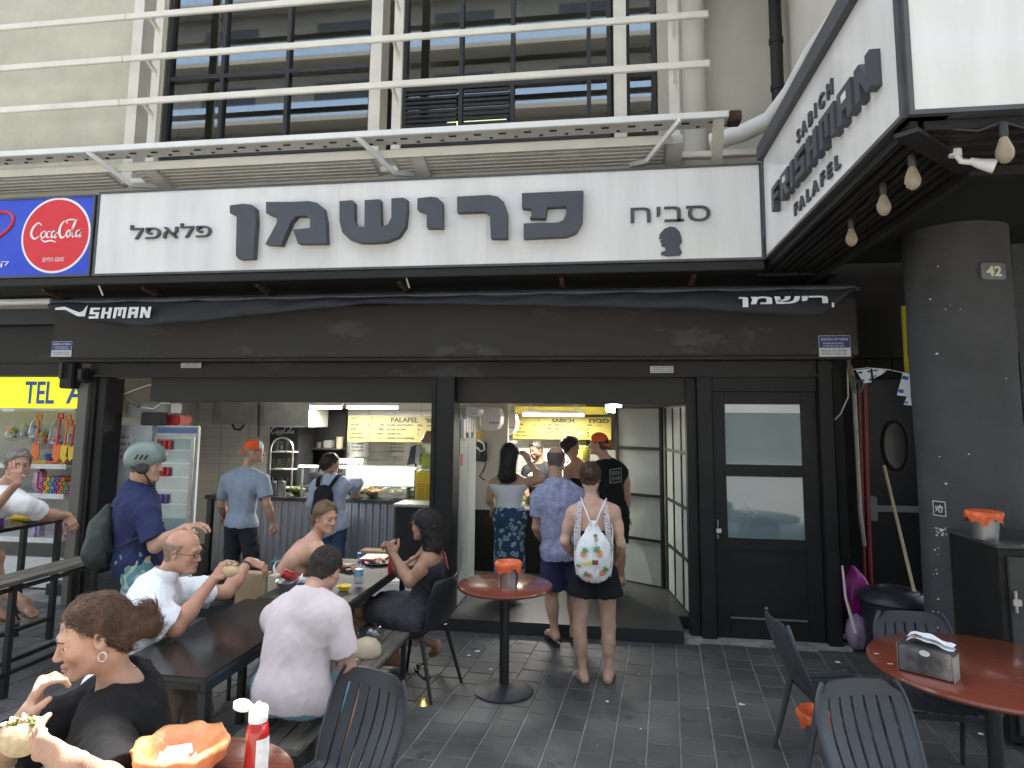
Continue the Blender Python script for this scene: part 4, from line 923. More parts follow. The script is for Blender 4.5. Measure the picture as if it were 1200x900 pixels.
# right service counter
RY = 8.25; rc0 = at(556, 595, RY).x; rct = at(600, 594, RY).z
RC = empty('sabich_counter', 'black serving counter with a steel edge at the end of the passage', 'counter')
bx('front', blackp_m, rc0, .2, RY+.02, RY+.5, .113, rct-.04, RC); m = MB(); m.bbox(rc0-.02, .22, RY, RY+.55, rct-.04, rct, .006); m.build('top', steel_m, RC)
bx('trim', white_m, rc0-.02, .22, RY-.006, RY-.001, rct-.035, rct-.005, RC)
for n, (px, r, fc, mx, lab) in enumerate(((575, .1, 'pickle', 'orange', 'yellow bowl of pickles on the counter left of the woman in the skirt'), (619, .08, 'green', 'red', 'bowl of salad between the woman in the skirt and the man in purple'))):
    p = at(px, 590, RY+.15); bowl((p.x, RY+.2, rct+.001), r, .11, fc, lab, 'bowl', mx, n+20)
p = at(563, 585, RY+.1); m = MB(); m.lathe([(.0, 0), (.05, 0), (.05, .16), (.02, .2), (.02, .24), (0, .245)], (p.x, RY+.15, rct+.001), 16); tag(m.build('blue_bottle', M('navy plastic', (.03, .03, .12), .4), smooth=40), 'dark blue squat bottle on the counter by the passage wall', 'bottle')
bx('upstand', dsteel_m, -.86, -.5, RY+.3, RY+.5, rct+.001, rct+.28, RC)
TR = empty('till', 'cream till on the counter between the woman in the skirt and the man in purple', 'till'); a = at(622, 562, RY+.1)
m = MB(); m.bbox(a.x-.04, a.x+.12, RY+.1, RY+.3, rct+.24, rct+.40, .015); m.build('body', stucco2_m, TR); bx('screen', iron_m, a.x-.02, a.x+.09, RY+.094, RY+.1, rct+.28, rct+.37, TR)
bx('stand', iron_m, a.x, a.x+.06, RY+.15, RY+.25, rct+.001, rct+.24, TR)
LJ = empty('lemonade_jar', 'large clear plastic jar of lemonade behind the queue', 'jar'); a = at(682, 541, 8.7); r_ = abs(at(692, 541, 8.7).x-at(672, 541, 8.7).x)/2
m = MB(); m.lathe([(0, 0), (r_*.9, 0), (r_, .05), (r_, .3), (r_*.7, .4), (.03, .44), (.02, .47)], (a.x, 8.7, a.z), 24); m.build('jar_shell', bowl_g, LJ, smooth=40)
m = MB(); m.lathe([(0, .004), (r_*.87, .004), (r_*.96, .05), (r_*.96, .2), (0, .201)], (a.x, 8.7, a.z), 24); m.build('lemonade', M('lemonade'), LJ, smooth=40)
bx('stand', blackp_m, a.x-.2, a.x+.2, 8.6, 8.9, 1.0, a.z-.002, LJ)
ap = MB(); a = at(731, 500, 8.2)
pts = []
vs = []; 
for i in range(9):
    z = a.z-i*.075
    for j in range(7): t = j/6-.5; vs.append((a.x+t*(.10+.05*math.sin(i*.6)), 8.2-.03*math.cos(j*2+i*.5), z))
ap.add(vs, [(i*7+j, i*7+j+1, (i+1)*7+j+1, (i+1)*7+j) for i in range(8) for j in range(6)])
o = ap.build('hanging_apron', M('orange cloth', (.75, .09, .03), .8), smooth=True); o.modifiers.new('s', 'SOLIDIFY').thickness = .02; tag(o, 'orange apron hanging beside the glass partition', 'apron')
bx('shelf_bar', steel_m, at(585, 518, 8.9).x, at(606, 518, 8.9).x, 8.8, 9.0, at(590, 519, 8.9).z, at(590, 516, 8.9).z, IN)
# ================================================================== neighbouring kiosk on the left
NK = empty('neighbour_kiosk', 'neighbouring kiosk front with dark fascia at the left edge', 'kiosk')
a = at(0, 420, 6.5)
bx('fascia', box_m, -9, post_a, 6.5, 6.7, 2.56, 3.0, NK, .01); bx('fascia', iron_m, -9, -5.64, 6.3, 6.5, 2.97, 3.14, NK); bx('fascia', M('olive black metal'), -9, post_a, 6.55, 6.6, 2.42, 2.56, NK)
bx('back_wall', M('dim kiosk wall', (.3, .27, .22), .9), -9, FW0-.12, 8.2, 8.3, 0, 2.8, NK); bx('side_wall', stucco2_m, FW0-.2, FW0-.13, 6.72, 8.2, 0, 2.8, NK); bx('ceiling', ceil_m, -9, FW0-.12, 6.7, 8.3, 2.62, 2.7, NK)
m = MB(); m.tube([at(-40, 355, 6.25), at(61, 353, 6.25)], .035, 8); tag(m.build('white_rail', white_m), 'white rounded rail above the neighbouring kiosk', 'rail')
YS = empty('yellow_sign', 'bright yellow kiosk sign with blue letters TEL A, cut off by the post', 'sign')
a = at(0, 478, 6.72); b = at(93, 442, 6.72)
bx('panel', EM('yellow lit sign', (.70, .78, .02), .22), a.x-1.2, b.x, 6.72, 6.8, a.z, b.z, YS)
c = at(27, 473, 6.70); d = at(64, 447, 6.70); blue = M('sign blue', (.03, .09, .45), .4)
letters(text('letter', 'TEL', blue, (c.x, 6.712, c.z), X, Z, d.z-c.z, d.x-c.x, .004, parent=YS, bold=.015)); c = at(76, 473, 6.7); text('letter', 'A', blue, (c.x, 6.712, c.z), X, Z, d.z-c.z, .24, .004, parent=YS, bold=.015)
bx('frame', dsteel_m, a.x-1.2, b.x, 6.70, 6.82, a.z-.03, a.z-.002, YS)
c = at(3, 479, 6.6); tag(bx('price_tag', white_m, c.x, c.x+.15, 6.6, 6.605, c.z-.03, c.z), 'small white tag under the yellow sign', 'tag')
BS = signbox('cola_sign', 'blue sign with a round red Coca-Cola emblem left of the white sign', -8.2, -4.96, 5.6, 5.78, 3.32, 4.14, face=M('cola blue face', (.035, .07, .52), .15, var=.03, bump=0))
c = at(65, 275.5, 5.59); rad = abs(at(104, 275, 5.59).x-at(26, 275, 5.59).x)/2
def disc(name, mat, c, r, y, t, parent):
    m = MB(); m.poly([(r*math.cos(R(i*7.5)), r*math.sin(R(i*7.5))) for i in range(48)], (c.x, y, c.z), X, Z, (0, -1, 0), t); return m.build(name, mat, parent)
disc('emblem_rim', M('sign print white'), c, rad*1.035, 5.596, .003, BS); disc('emblem', M('cola red', (.62, .03, .035), .2, var=.03), c, rad*.975, 5.593, .003, BS)
script((c.x-rad*.78, 5.5885, c.z-rad*.22), X, Z, rad*1.56, rad*.62, M('sign print white'), BS)
text('lettering', 'טעם החיים'[::-1], M('sign print white'), (c.x, 5.589, c.z-rad*.72), X, Z, rad*.11, rad*.62, .001, align='c', parent=BS)
h = at(-8, 265, 5.59); hp = []
for i in range(40):
    t = 2*math.pi*i/39; hp.append(Vector((h.x+.014*16*math.sin(t)**3, 5.59, h.z+.012*(13*math.cos(t)-5*math.cos(2*t)-2*math.cos(3*t)-math.cos(4*t)))))
m = MB(); m.tube(hp, .014, 6); m.build('heart_outline', M('cola red'), BS)
c2 = at(-25, 314, 5.59); text('lettering', 'קולה'[::-1], M('sign print white'), (c2.x, 5.589, c2.z), X, Z, .07, .34, .001, parent=BS)
# shelves of beach toys
SR = empty('toy_shelf', 'white metal shelves of beach toys inside the neighbouring kiosk', 'shelf')
sx0, sx1 = -8.4, at(86, 550, 7.1).x
for py in (545, 580, 632, 700):
    z = at(70, py, 7.0).z; bx('shelf_board', white_m, sx0, sx1, 7.0, 7.5, z-.03, z, SR); bx('shelf_lip', M('shelf lip', (.75, .75, .73), .5), sx0, sx1, 6.985, 6.9995, z-.045, z+.012, SR)
bx('upright', white_m, sx1-.04, sx1, 7.3, 7.5, 0, 2.0, SR); bx('backing', M('pegboard', (.42, .4, .37), .8), sx0, sx1, 7.5, 7.52, 0, 2.1, SR)
bx('side_panel', white_m, at(0, 700, 6.9).x-1, at(86, 700, 6.9).x, 6.93, 6.98, .02, .35, SR)
rr = random.Random(15)
for i, (px, h_, w_, c_) in enumerate(((556, .12, .07, (.5, .5, .48)), (583, .2, .05, (.5, .12, .05)), (590, .14, .08, (.55, .5, .3)), (606, .16, .10, (.1, .1, .1)), (640, .2, .06, (.6, .55, .1)), (648, .14, .08, (.5, .5, .5)), (684, .18, .09, (.08, .08, .09)), (692, .12, .1, (.6, .58, .5)), (722, .2, .07, (.2, .3, .1)))):
    p = at(px, 592, RY+.2); m = MB()
    if i % 2: m.lathe([(0, 0), (w_/2, 0), (w_/2, h_*.7), (w_*.2, h_*.85), (w_*.2, h_), (0, h_)], (p.x, RY+.35, rct+.001), 14)
    else: m.bbox(p.x-w_/2, p.x+w_/2, RY+.3, RY+.42, rct+.001, rct+h_, .008)
    tag(m.build('counter_jar', M('jar %d' % i, c_, .4), smooth=40), 'small %s on the right counter, %s from the left' % ('bottle' if i % 2 else 'box', ['first', 'second', 'third', 'fourth', 'fifth', 'sixth', 'seventh', 'eighth', 'ninth'][i]), 'jar', 'jars and boxes on the right counter')
cols = {'red': (.62, .04, .03), 'orange': (.8, .16, .02), 'yellow': (.8, .55, .02), 'blue': (.04, .12, .45), 'pink': (.6, .08, .28), 'green': (.08, .35, .1), 'cyan': (.15, .35, .45), 'violet': (.25, .1, .4)}
def cm(c): return M('toy '+c, cols[c], .38, var=.08, bump=0)
def spade(px, py, h, c1, c2, lab, Y=6.92):
    r = empty('toy_spade', lab, 'toy spade', 'toy spades hanging in the kiosk'); a = at(px, py, Y)
    m = MB(); m.tube([a, a-Vector((0.02, 0, h*.6))], .012, 8); m.tube([a+Vector((-.035, 0, .0)), a+Vector((-.03, 0, .05)), a+Vector((.03, 0, .05)), a+Vector((.035, 0, 0)), a+Vector((-.035, 0, 0))], .011, 6); m.build('handle', cm(c1), r, smooth=40)
    m = MB(); m.poly([(-.045, 0), (.045, 0), (.055, -h*.28), (0, -h*.42), (-.055, -h*.28)], a-Vector((.02, 0, h*.58)), X, Z, Y_, .012); m.build('blade', cm(c2), r)
spade(46, 491, .5, 'orange', 'orange', 'orange toy spade hanging leftmost beside the net bags'); spade(71, 490, .52, 'red', 'orange', 'red handled toy spade between the two bags'); spade(80, 492, .5, 'orange', 'yellow', 'orange handled toy spade with yellow blade'); spade(87, 498, .42, 'red', 'yellow', 'red handled toy spade nearest the post')
def netbag(px0, py0, px1, py1, c, lab, Y=7.0):
    a = at(px0, py1, Y); b = at(px1, py0, Y); r = empty('toy_bag', lab, 'toy bag', 'net bags of toys in the kiosk'); w = b.x-a.x; h = b.z-a.z
    m = MB(); m.lathe([(0, 0), (w*.42, .02), (w*.5, h*.35), (w*.4, h*.75), (w*.1, h*.95), (w*.12, h)], (a.x+w/2, Y+.08, a.z), 14); m.build('bag', glass('clear bag', (.85, .88, .92), .1, .08), r, smooth=True)
    q = random.Random(px0)
    for i in range(7):
        cc = Vector((a.x+w*q.uniform(.2, .8), Y+.08, a.z+h*q.uniform(.08, .62))); rr_ = w*q.uniform(.1, .17)
        m = MB(); m.lathe([(0, 0), (rr_, 0), (rr_*1.2, rr_*1.6), (0, rr_*1.6)], cc, 10); m.build('toy', cm(c[i % len(c)]), r, smooth=40)
netbag(27, 489, 44, 522, ['blue', 'cyan', 'cyan'], 'net bag of blue toys hanging leftmost'); netbag(50, 489, 70, 533, ['pink', 'red', 'violet'], 'net bag of pink and red toys hanging between spades')
netbag(16, 494, 28, 516, ['cyan', 'violet'], 'small bag of cyan and violet toys left of the orange spade', 7.25)
netbag(72, 500, 84, 524, ['green', 'blue'], 'bag of green and blue toys behind the red handled spades', 7.3)
netbag(36, 500, 52, 528, ['yellow', 'red'], 'bag of yellow and red toys behind the leftmost spade', 7.35)
netbag(0, 498, 16, 518, ['green', 'orange'], 'bag of green toys at the left edge', 7.2)
q = random.Random(21); z = at(60, 545, 7.0).z
for i in range(7):
    x = at(38+i*7.5, 540, 7.05).x; m = MB(); c = ['orange', 'yellow', 'blue', 'orange', 'yellow', 'red', 'blue'][i]
    if i % 3 == 2: m.lathe([(0, 0), (.05, 0), (.065, .12), (.06, .12), (.05, .01), (0, .01)], (x, 7.12, z+.001), 14); nm = 'toy_bucket'
    else: m.bbox(x-.1, x+.1, 7.05, 7.2, z+.001, z+.03+.015*(i % 2), .012); nm = 'toy_boat'
    o = m.build(nm, cm(c), smooth=40); tag(o, 'small %s plastic %s, %s from the left on the upper kiosk shelf' % (c, nm[4:], ['first', 'second', 'third', 'fourth', 'fifth', 'sixth', 'seventh'][i]), 'toy', 'plastic toys on the upper kiosk shelf')
zz = at(60, 580, 7.0).z
for i in range(26):
    k = i % 7; j = i//7; x = at(48+k*5.6+(j % 2)*2.6, 570, 7.02).x
    m = MB(); m.lathe([(.010, 0), (.025, 0), (.025, .3), (.010, .3)], (0, 0, 0), 10, close=True); o = m.build('foam_tube', cm(['pink', 'green', 'orange', 'violet', 'cyan', 'yellow'][(i*5+j) % 6]), smooth=40)
    o.rotation_euler = (R(-90), 0, R(q.uniform(-8, 8))); o.location = (x, 7.01, zz+.028+j*.05); tag(o, '%s foam tube, %s from the left in the %s row of the stack' % (['pink', 'green', 'orange', 'violet', 'cyan', 'yellow'][(i*5+j) % 6], ['first', 'second', 'third', 'fourth', 'fifth', 'sixth', 'seventh'][k], ['lowest', 'second', 'third', 'top'][j]), 'foam tube', 'foam tubes on the middle kiosk shelf')
for i, (px, py, w, h, c) in enumerate(((35, 575, 12, 25, 'pink'), (46, 700, 18, 26, 'red'), (66, 698, 20, 28, 'red'), (30, 632, 14, 18, 'violet'), (60, 630, 16, 16, 'pink'), (75, 630, 10, 12, 'orange'), (15, 700, 20, 20, 'cyan'), (36, 545-40, 1, 1, 'red'))):
    if w < 3: continue
    a = at(px, py, 7.06); b = at(px+w, py-h, 7.06); m = MB(); m.bbox(a.x, b.x, 7.06, 7.2, a.z+.002, b.z, .03); o = m.build('packaged_toy', M('pack '+c, tuple(.5*x+.25 for x in cols[c]), .3, var=.6, scale=14), smooth=30)
    tag(o, '%s plastic wrapped toy pack on the kiosk shelves, %s' % (c, ['upper left of the foam tubes', 'left one on the bottom shelf', 'right one on the bottom shelf', 'left on the lower shelf', 'middle of the lower shelf', 'right on the lower shelf', 'far left on the bottom shelf'][i]), 'toy pack', 'toy packs in the kiosk')
# ================================================================== right side: column, cabinet, black doorway
CL = empty('column', 'thick dark grey rough plastered round column with number 42', 'column', loc=(0, 0, 0))
m = MB(); prof = []
cc = Vector((2.77, 5.62, 0)); rad = .355
vs = []; n = 40; kz = 60
q = random.Random(8)
for i in range(kz+1):
    z = i*3.55/kz
    for j in range(n):
        a = 2*math.pi*j/n; r_ = rad+.004*math.sin(a*3+z*2.3)+.003*math.sin(a*7-z*5)+q.uniform(-.0012, .0012)+(.006 if z > 2.5 else 0)
        vs.append((cc.x+r_*math.cos(a), cc.y+r_*math.sin(a), z))
m.add(vs, [(i*n+j, i*n+(j+1) % n, (i+1)*n+(j+1) % n, (i+1)*n+j) for i in range(kz) for j in range(n)]); m.build('shaft', colm, CL, smooth=True)
def on_col(px, py):
    """point where the sight line meets the column"""
    d = ray(px, py); o = CO-cc; A = d.x**2+d.y**2; Bq = 2*(o.x*d.x+o.y*d.y); Cq = o.x**2+o.y**2-(rad+.006)**2; D_ = Bq*Bq-4*A*Cq
    t = (-Bq-math.sqrt(max(D_, 0)))/(2*A); return CO+d*t
p = on_col(1163, 318); nrm = Vector((p.x-cc.x, p.y-cc.y, 0)).normalized(); tx = Vector((-nrm.y, nrm.x, 0))
NP = empty('number_plate', 'weathered house number plate 42 on the column', 'number plate')
m = MB(); m.poly([(-.095, -.05), (-.08, -.062), (.08, -.062), (.095, -.05), (.095, .05), (.08, .062), (-.08, .062), (-.095, .05)], p, tx, Z, nrm, .012); m.build('plate', M('grey number plate', (.17, .17, .175), .6, var=.3), NP)
m = text('lettering', '42', M('cream numerals', (.7, .7, .52), .6), p+nrm*.013-Z*.038, tx, Z, .076, .12, .004, align='c', parent=NP, bold=.03)
p = on_col(1101, 596); nrm = Vector((p.x-cc.x, p.y-cc.y, 0)).normalized(); tx = Vector((-nrm.y, nrm.x, 0)); ST = empty('sticker', 'small black and white sticker low on the column', 'sticker')
m = MB(); m.poly([(-.05, -.055), (.05, -.055), (.05, .055), (-.05, .055)], p, tx, Z, nrm, .002); m.build('backing', M('sticker white'), ST)
m = MB(); m.poly([(-.043, -.048), (.043, -.048), (.043, .048), (-.043, .048)], p+nrm*.002, tx, Z, nrm, .0012); m.build('field', iron_m, ST)
text('lettering', 'תל', M('sticker white'), p+nrm*.0035-Z*.03, tx, Z, .06, .06, .001, align='c', parent=ST, bold=.05)
m = MB(); q = random.Random(4)
for i in range(46):
    px, py = (q.uniform(1094, 1112), q.uniform(618, 628)) if i < 20 else ((q.uniform(1092, 1100), q.uniform(640, 740)) if i < 30 else (q.uniform(1085, 1180), q.uniform(300, 600)))
    if px > 1110 and py > 615: continue
    p = on_col(px, py); nrm = Vector((p.x-cc.x, p.y-cc.y, 0)).normalized(); tx = Vector((-nrm.y, nrm.x, 0)); s = q.uniform(.004, .012)
    m.poly([(-s, -s*.4), (s*.6, -s*.6), (s, s*.3), (-s*.3, s*.7)], p, tx, Z, nrm, .002)
tag(m.build('paint_chips', M('chip white', (.7, .7, .68), .8), CL), kind='stuff')
CBX0 = 2.42
CB = empty('metal_cabinet', 'black metal cabinet standing before the column at the right edge', 'cabinet')
m = MB(); m.bbox(CBX0, 3.6, 4.66, 5.25, 0.04, 1.20, .006); m.build('body', blackp_m, CB)
m = MB(); m.bbox(CBX0-.01, 3.62, 4.64, 5.27, 1.20, 1.225, .005); m.build('top', M('worn black top', (.06, .06, .06), .5, wear=((.25, .25, .24), .64, 8)), CB)
m = MB(); m.bbox(CBX0+.05, 3.3, 4.635, 4.655, .09, 1.15, .004); m.build('door', M('dark grey door', (.045, .045, .042), .55, var=.2), CB)
m = MB(); m.tube([(CBX0+.07, 4.62, .82), (CBX0+.07, 4.62, .95)], .01, 6); m.bbox(CBX0+.05, CBX0+.1, 4.61, 4.633, .86, .9, .003); m.build('hasp', steel_m, CB)
# dark recess behind
RW = empty('recess_walls', 'black brick walls of the dark doorway recess beside the column', 'wall', kind='structure')
bx('side_wall', blackp_m, 2.12, 2.2, 6.62, 9.4, 0, 3.5, RW); bx('back_wall', blackp_m, 2.2, 5.5, 8.2, 8.3, 0, 3.5, RW); bx('right_wall', M('dark grey rough plaster'), 3.4, 5.5, 6.0, 6.2, 0, 3.6, RW)
bx('lintel', M('olive black metal'), 2.2, 3.6, 7.5, 7.6, 2.45, 3.5, RW)
for i in range(5):
    for j in range(7): bx('brick', blackp_m, 2.22+i*.26, 2.22+i*.26+.25, 7.475, 7.497, 2.5+j*.13, 2.5+j*.13+.12, RW)
BD = empty('exit_door', 'black exit door with porthole and grey push bar, standing ajar in the recess', 'door')
a = at(1012, 600, 7.3); b = at(1085, 600, 7.3)
m = MB(); m.bbox(a.x+.02, b.x+.1, 7.3, 7.35, .03, 2.42, .005); m.build('leaf', M('satin black door', (.014, .014, .014), .4), BD)
p = at(1049, 522, 7.3); rx_ = .17
m = MB(); ring = [Vector((p.x+rx_*.72*math.cos(R(i*12)), 7.29, p.z+rx_*1.45*math.sin(R(i*12)))) for i in range(31)]; m.tube(ring, .018, 7, cap=False); m.build('porthole_ring', blackp_m, BD, smooth=True)
m = MB(); m.poly([(rx_*.7*math.cos(R(i*12)), rx_*1.4*math.sin(R(i*12))) for i in range(30)], (p.x, 7.297, p.z), X, Z, (0, -1, 0), .003); m.build('porthole_glass', M('dim glass', (.04, .045, .04), .1), BD)
c = at(1018, 607, 7.25); d = at(1084, 585, 7.25)
m = MB(); m.bbox(c.x+.05, d.x, 7.2, 7.25, (c.z+d.z)/2-.03, (c.z+d.z)/2+.03, .012); m.build('push_bar', M('grey bar', (.3, .3, .3), .4, metal=.3), BD)
m = MB(); m.bbox(c.x-.02, c.x+.07, 7.19, 7.29, c.z-.02, d.z+.02, .01); m.bbox(c.x-.09, c.x-.05, 7.22, 7.29, c.z-.12, d.z+.06, .004); m.build('latch_box', M('grey bar'), BD)
PI = MB(); PI.tube([at(1013, 440, 6.9), at(1016, 560, 6.9), at(1021, 700, 6.9)], .022, 8); o = PI.build('red_post', M('dark red paint', (.22, .012, .02), .45)); tag(o, 'dark red door post standing nearest the exit door', 'post')
PI = MB(); PI.tube([at(1006, 445, 6.85), at(1010, 560, 6.85), at(1014, 695, 6.85)], .014, 8); o = PI.build('red_post', M('dark red paint')); tag(o, 'thinner dark red post just left of the other red post', 'post')
PI = MB(); PI.tube([at(996, 428, 6.8), at(1000, 445, 6.8), at(1004, 520, 6.8), at(1008, 600, 6.8), at(1013, 640, 6.8)], .02, 8); o = PI.build('white_pipe', M('grimy white pipe', (.5, .48, .43), .6, var=.25), smooth=True); tag(o, 'grimy white pipe running down beside the door frame', 'pipe')
cb = MB(); cb.tube([at(993, 430, 6.6), at(994, 465, 6.6), at(985, 485, 6.6), at(978, 492, 6.6)], .007, 5); tag(cb.build('white_wire', white_m), 'thin white wire curling from the shutter box beside the door', 'wire')
cb = MB(); cb.tube([at(1000, 440, 6.6), at(1003, 461, 6.6), at(1009, 459, 6.6), at(1013, 448, 6.6), at(1009, 440, 6.6)], .01, 6); tag(cb.build('green_hose', M('green hose', (.06, .22, .15))), 'small loop of green hose tied to the pipe', 'hose')
cb = MB(); cb.tube([at(994, 420, 6.55), at(996, 440, 6.6), at(999, 458, 6.65), at(1004, 445, 6.6)], .018, 7); tag(cb.build('brown_rope', M('brown sleeve', (.22, .16, .11), .8, bump=.6), smooth=True), 'brown wrapped cable bundle at the end of the shutter box', 'cable')
sb = bx('switch_box', white_m, at(981, 545, 6.7).x, at(990, 545, 6.7).x, 6.68, 6.72, at(985, 548, 6.7).z, at(985, 531, 6.7).z); tag(sb, 'small white switch box beside the door frame', 'switch')
YF = empty('yellow_frame_sign', 'narrow yellow framed sign half hidden behind the column', 'sign')
a = at(1062, 440, 6.3); b = at(1082, 358, 6.3)
yp = M('yellow paint', (.62, .52, .03), .5, var=.1)
m = MB(); m.box(a.x, a.x+.035, 6.3, 6.33, a.z, b.z); m.box(a.x+.036, b.x, 6.3, 6.33, b.z-.03, b.z); m.build('frame', yp, YF); bx('panel', yp, a.x+.06, b.x+.1, 6.31, 6.325, a.z, b.z-.06, YF); bx('mark', iron_m, a.x+.075, b.x, 6.305, 6.309, b.z-.3, b.z-.2, YF); bx('gap', iron_m, a.x+.036, a.x+.059, 6.315, 6.32, a.z, b.z-.031, YF)
# bunting of little blue and white flags
FB = empty('flag_bunting', 'string of small blue and white flags between pipe and column', 'bunting')
m = MB(); s_ = [at(1000, 433, 6.4), at(1016, 431, 6.35), at(1040, 433, 6.25), at(1060, 437, 6.1), at(1078, 442, 5.95)]; m.tube(s_, .004, 5); m.build('string', white_m, FB)
fw_m = M('flag white', (.72, .74, .76), .8); fb_m = M('flag blue', (.03, .1, .3), .8)
def flag(P4, star=False):
    A_, B_, C_, D_ = [at(x, y, Y) for x, y, Y in P4]    # hoist top, fly top, fly bottom, hoist bottom
    def g(u, v): return A_*(1-u)*(1-v)+B_*u*(1-v)+C_*u*v+D_*(1-u)*v+Vector((0, -.012*math.sin(u*6+v*3), 0))
    def strip(v0, v1, mat, nm, off=0, u0=0, u1=1, par=None):
        m = MB(); vs = []
        for i in range(9):
            u = u0+(u1-u0)*i/8
            for v in (v0, v1): vs.append(g(u, v)-Vector((0, off, 0)))
        m.add(vs, [(2*i, 2*i+2, 2*i+3, 2*i+1) for i in range(8)]); return m.build(nm, mat, par or FB, smooth=True)
    f = strip(0, 1, fw_m, 'flag'); strip(.12, .28, fb_m, 'stripe', .002, par=f); strip(.72, .88, fb_m, 'stripe', .002, par=f)
    if star:
        m = MB(); c = g(.5, .5); ux = (g(.7, .5)-g(.3, .5)).normalized(); uy = (g(.5, .3)-g(.5, .7)).normalized()
        for s in (1, -1):
            t = [c+ux*.022*math.cos(R(90*s+120*k))+uy*.022*math.sin(R(90*s+120*k))-Vector((0, .004, 0)) for k in (0, 1, 2, 0)]; m.tube(t, .003, 4)
        m.build('star', fb_m, f)
flag(((1003, 434, 6.39), (1020, 432, 6.34), (1021, 448, 6.34), (1012, 449, 6.38))); flag(((1022, 432, 6.33), (1040, 433, 6.25), (1036, 437, 6.27), (1024, 444, 6.33)))
flag(((1058, 437, 6.12), (1078, 442, 5.95), (1075, 466, 6.0), (1051, 463, 6.15)), True); flag(((1064, 461, 6.1), (1078, 465, 5.98), (1074, 476, 6.0), (1059, 474, 6.1)))
# broom, dustpan, bin, pink bag
m = MB(); m.tube([at(1036, 546, 6.9), at(1075, 708, 6.1)], .014, 8); tag(m.build('broom_stick', M('pale wood', (.55, .42, .25), .6)), 'pale wooden broom stick leaning across the exit door', 'broom')
DP = empty('dustpan', 'long handled white dustpan leaning beside the door frame', 'dustpan')
m = MB(); m.tube([at(987, 663, 6.3), at(991, 700, 6.22), at(1003, 742, 6.15)], [.010, .011, .02], 8); m.build('handle', M('greyish plastic', (.55, .52, .48), .5), DP, smooth=40)
p = az(993, 752, 0); m = MB(); m.bbox(p.x-.12, p.x+.1, p.y-.1, p.y+.12, .0, .045, .012); m.build('pan', iron_m, DP); m = MB(); m.bbox(p.x-.11, p.x+.09, p.y-.09, p.y+.1, .046, .062, .006); m.build('pan_top', white_m, DP)
BN = empty('rubbish_bin', 'round black rubbish bin with a ridged lid in the recess', 'bin')
p = az(1040, 770, 0); p = Vector((2.42, 6.25, 0)); m = MB(); m.lathe([(0, 0), (.22, 0), (.26, .43), (.26, .46)], p, 28); m.build('body', plast_m, BN, smooth=40)
m = MB(); m.lathe([(.285, .46), (.295, .48), (.285, .51), (.25, .54), (.24, .535), (.22, .555), (.195, .55), (.175, .57), (.12, .575), (.1, .56), (0, .56)], p, 32); m.build('lid', plast_m, BN, smooth=40)
def sack(name, mat, c, r, h, lab, seed=1):
    q = random.Random(seed); m = MB(); n = 22; K_ = 12; vs = []
    ph = [q.uniform(0, 6) for _ in range(6)]
    for i in range(K_+1):
        t = i/K_; rr_ = r*(math.sin(math.pi*min(1, t*.85+.12))**.6)*(1 if t < .8 else 1-(t-.8)*3.5)
        for j in range(n):
            a = 2*math.pi*j/n; w = 1+.07*math.sin(3*a+ph[0]+t*4)+.05*math.sin(7*a+ph[1]-t*6)+.04*math.sin(11*a+ph[2])
            vs.append((c[0]+rr_*w*math.cos(a), c[1]+rr_*w*math.sin(a), c[2]+h*t))
    m.add(vs, [(i*n+j, i*n+(j+1) % n, (i+1)*n+(j+1) % n, (i+1)*n+j) for i in range(K_) for j in range(n)]+[tuple(range(n-1, -1, -1)), tuple(K_*n+j for j in range(n))])
    o = m.build(name, mat, smooth=True); o.modifiers.new('s', 'SUBSURF').levels = 1; tag(o, lab, 'bag'); return o
sack('pink_bag', M('magenta bag', (.35, .02, .22), .35, var=.3, bump=.8, bs=22), (2.22, 6.62, .20), .14, .48, 'bright magenta plastic sack between the door frame and the bin')
sack('pale_bag', M('lilac bag', (.3, .2, .3), .35, bump=.8), (2.16, 6.4, .01), .11, .3, 'small lilac plastic bag on the ground behind the dustpan')
# ================================================================== opposite side of the street (seen only mirrored in the glass)
OP = empty('opposite_building', 'pale apartment building across the street behind the viewer', 'building')
om = M('pale sunlit plaster', (.34, .33, .29), .9, var=.08, scale=.4)
bx('wall', om, -70, 70, -17, -16, -.2, 27, OP)
blp = M('pale blue balcony glass', (.34, .50, .72), .35, var=.05)  # unseen parapets; blue put in so the upper windows mirror blue stripes
for z in (3.6, 6.8, 10, 13.2, 16.4, 19.6, 22.8):
    bx('balcony_slab', om, -68, 68, -16, -15, z, z+.22, OP); bx('balcony_parapet', blp, -68, 68, -15.1, -15, z+.22, z+1.0, OP)
    for k in range(-6, 15): bx('window', M('far glass', (.05, .07, .08), .1), -27+k*6.2, -24+k*6.2, -16.02, -15.99, z+.5, z+2.5, OP)
# ================================================================== furniture
def round_table(c, r, h, lab, base_r=.215):
    t = empty('round_table', lab, 'table', 'round mahogany tables', loc=(c[0], c[1], 0))
    m = MB(); m.lathe([(0, h-.036), (r-.03, h-.036), (r-.008, h-.030), (r, h-.018), (r-.003, h-.006), (r-.014, h), (0, h)], n=72); m.build('table_top', wood_m, t, smooth=30)
    m = MB(); m.lathe([(.036, .03), (.036, h-.037)], n=24); m.build('pedestal', iron_m, t, smooth=40)
    m = MB(); m.lathe([(0, .001), (base_r, .001), (base_r, .012), (base_r-.01, .018), (.1, .034), (.05, .05), (.036, .06)], n=48); m.build('foot', M('cast iron foot', (.02, .025, .033), .55, bump=.25, bs=150), t, smooth=40)
    return t
c = az(589, 806, 0); T1 = Vector((-.765, 5.0, 0)); round_table(T1, .355, .765, 'round red mahogany table standing alone with a steel bucket on it')
T2 = Vector((1.89, 3.77, 0)); round_table(T2, .55, .765, 'round red mahogany table on the right with a napkin dispenser', .24)
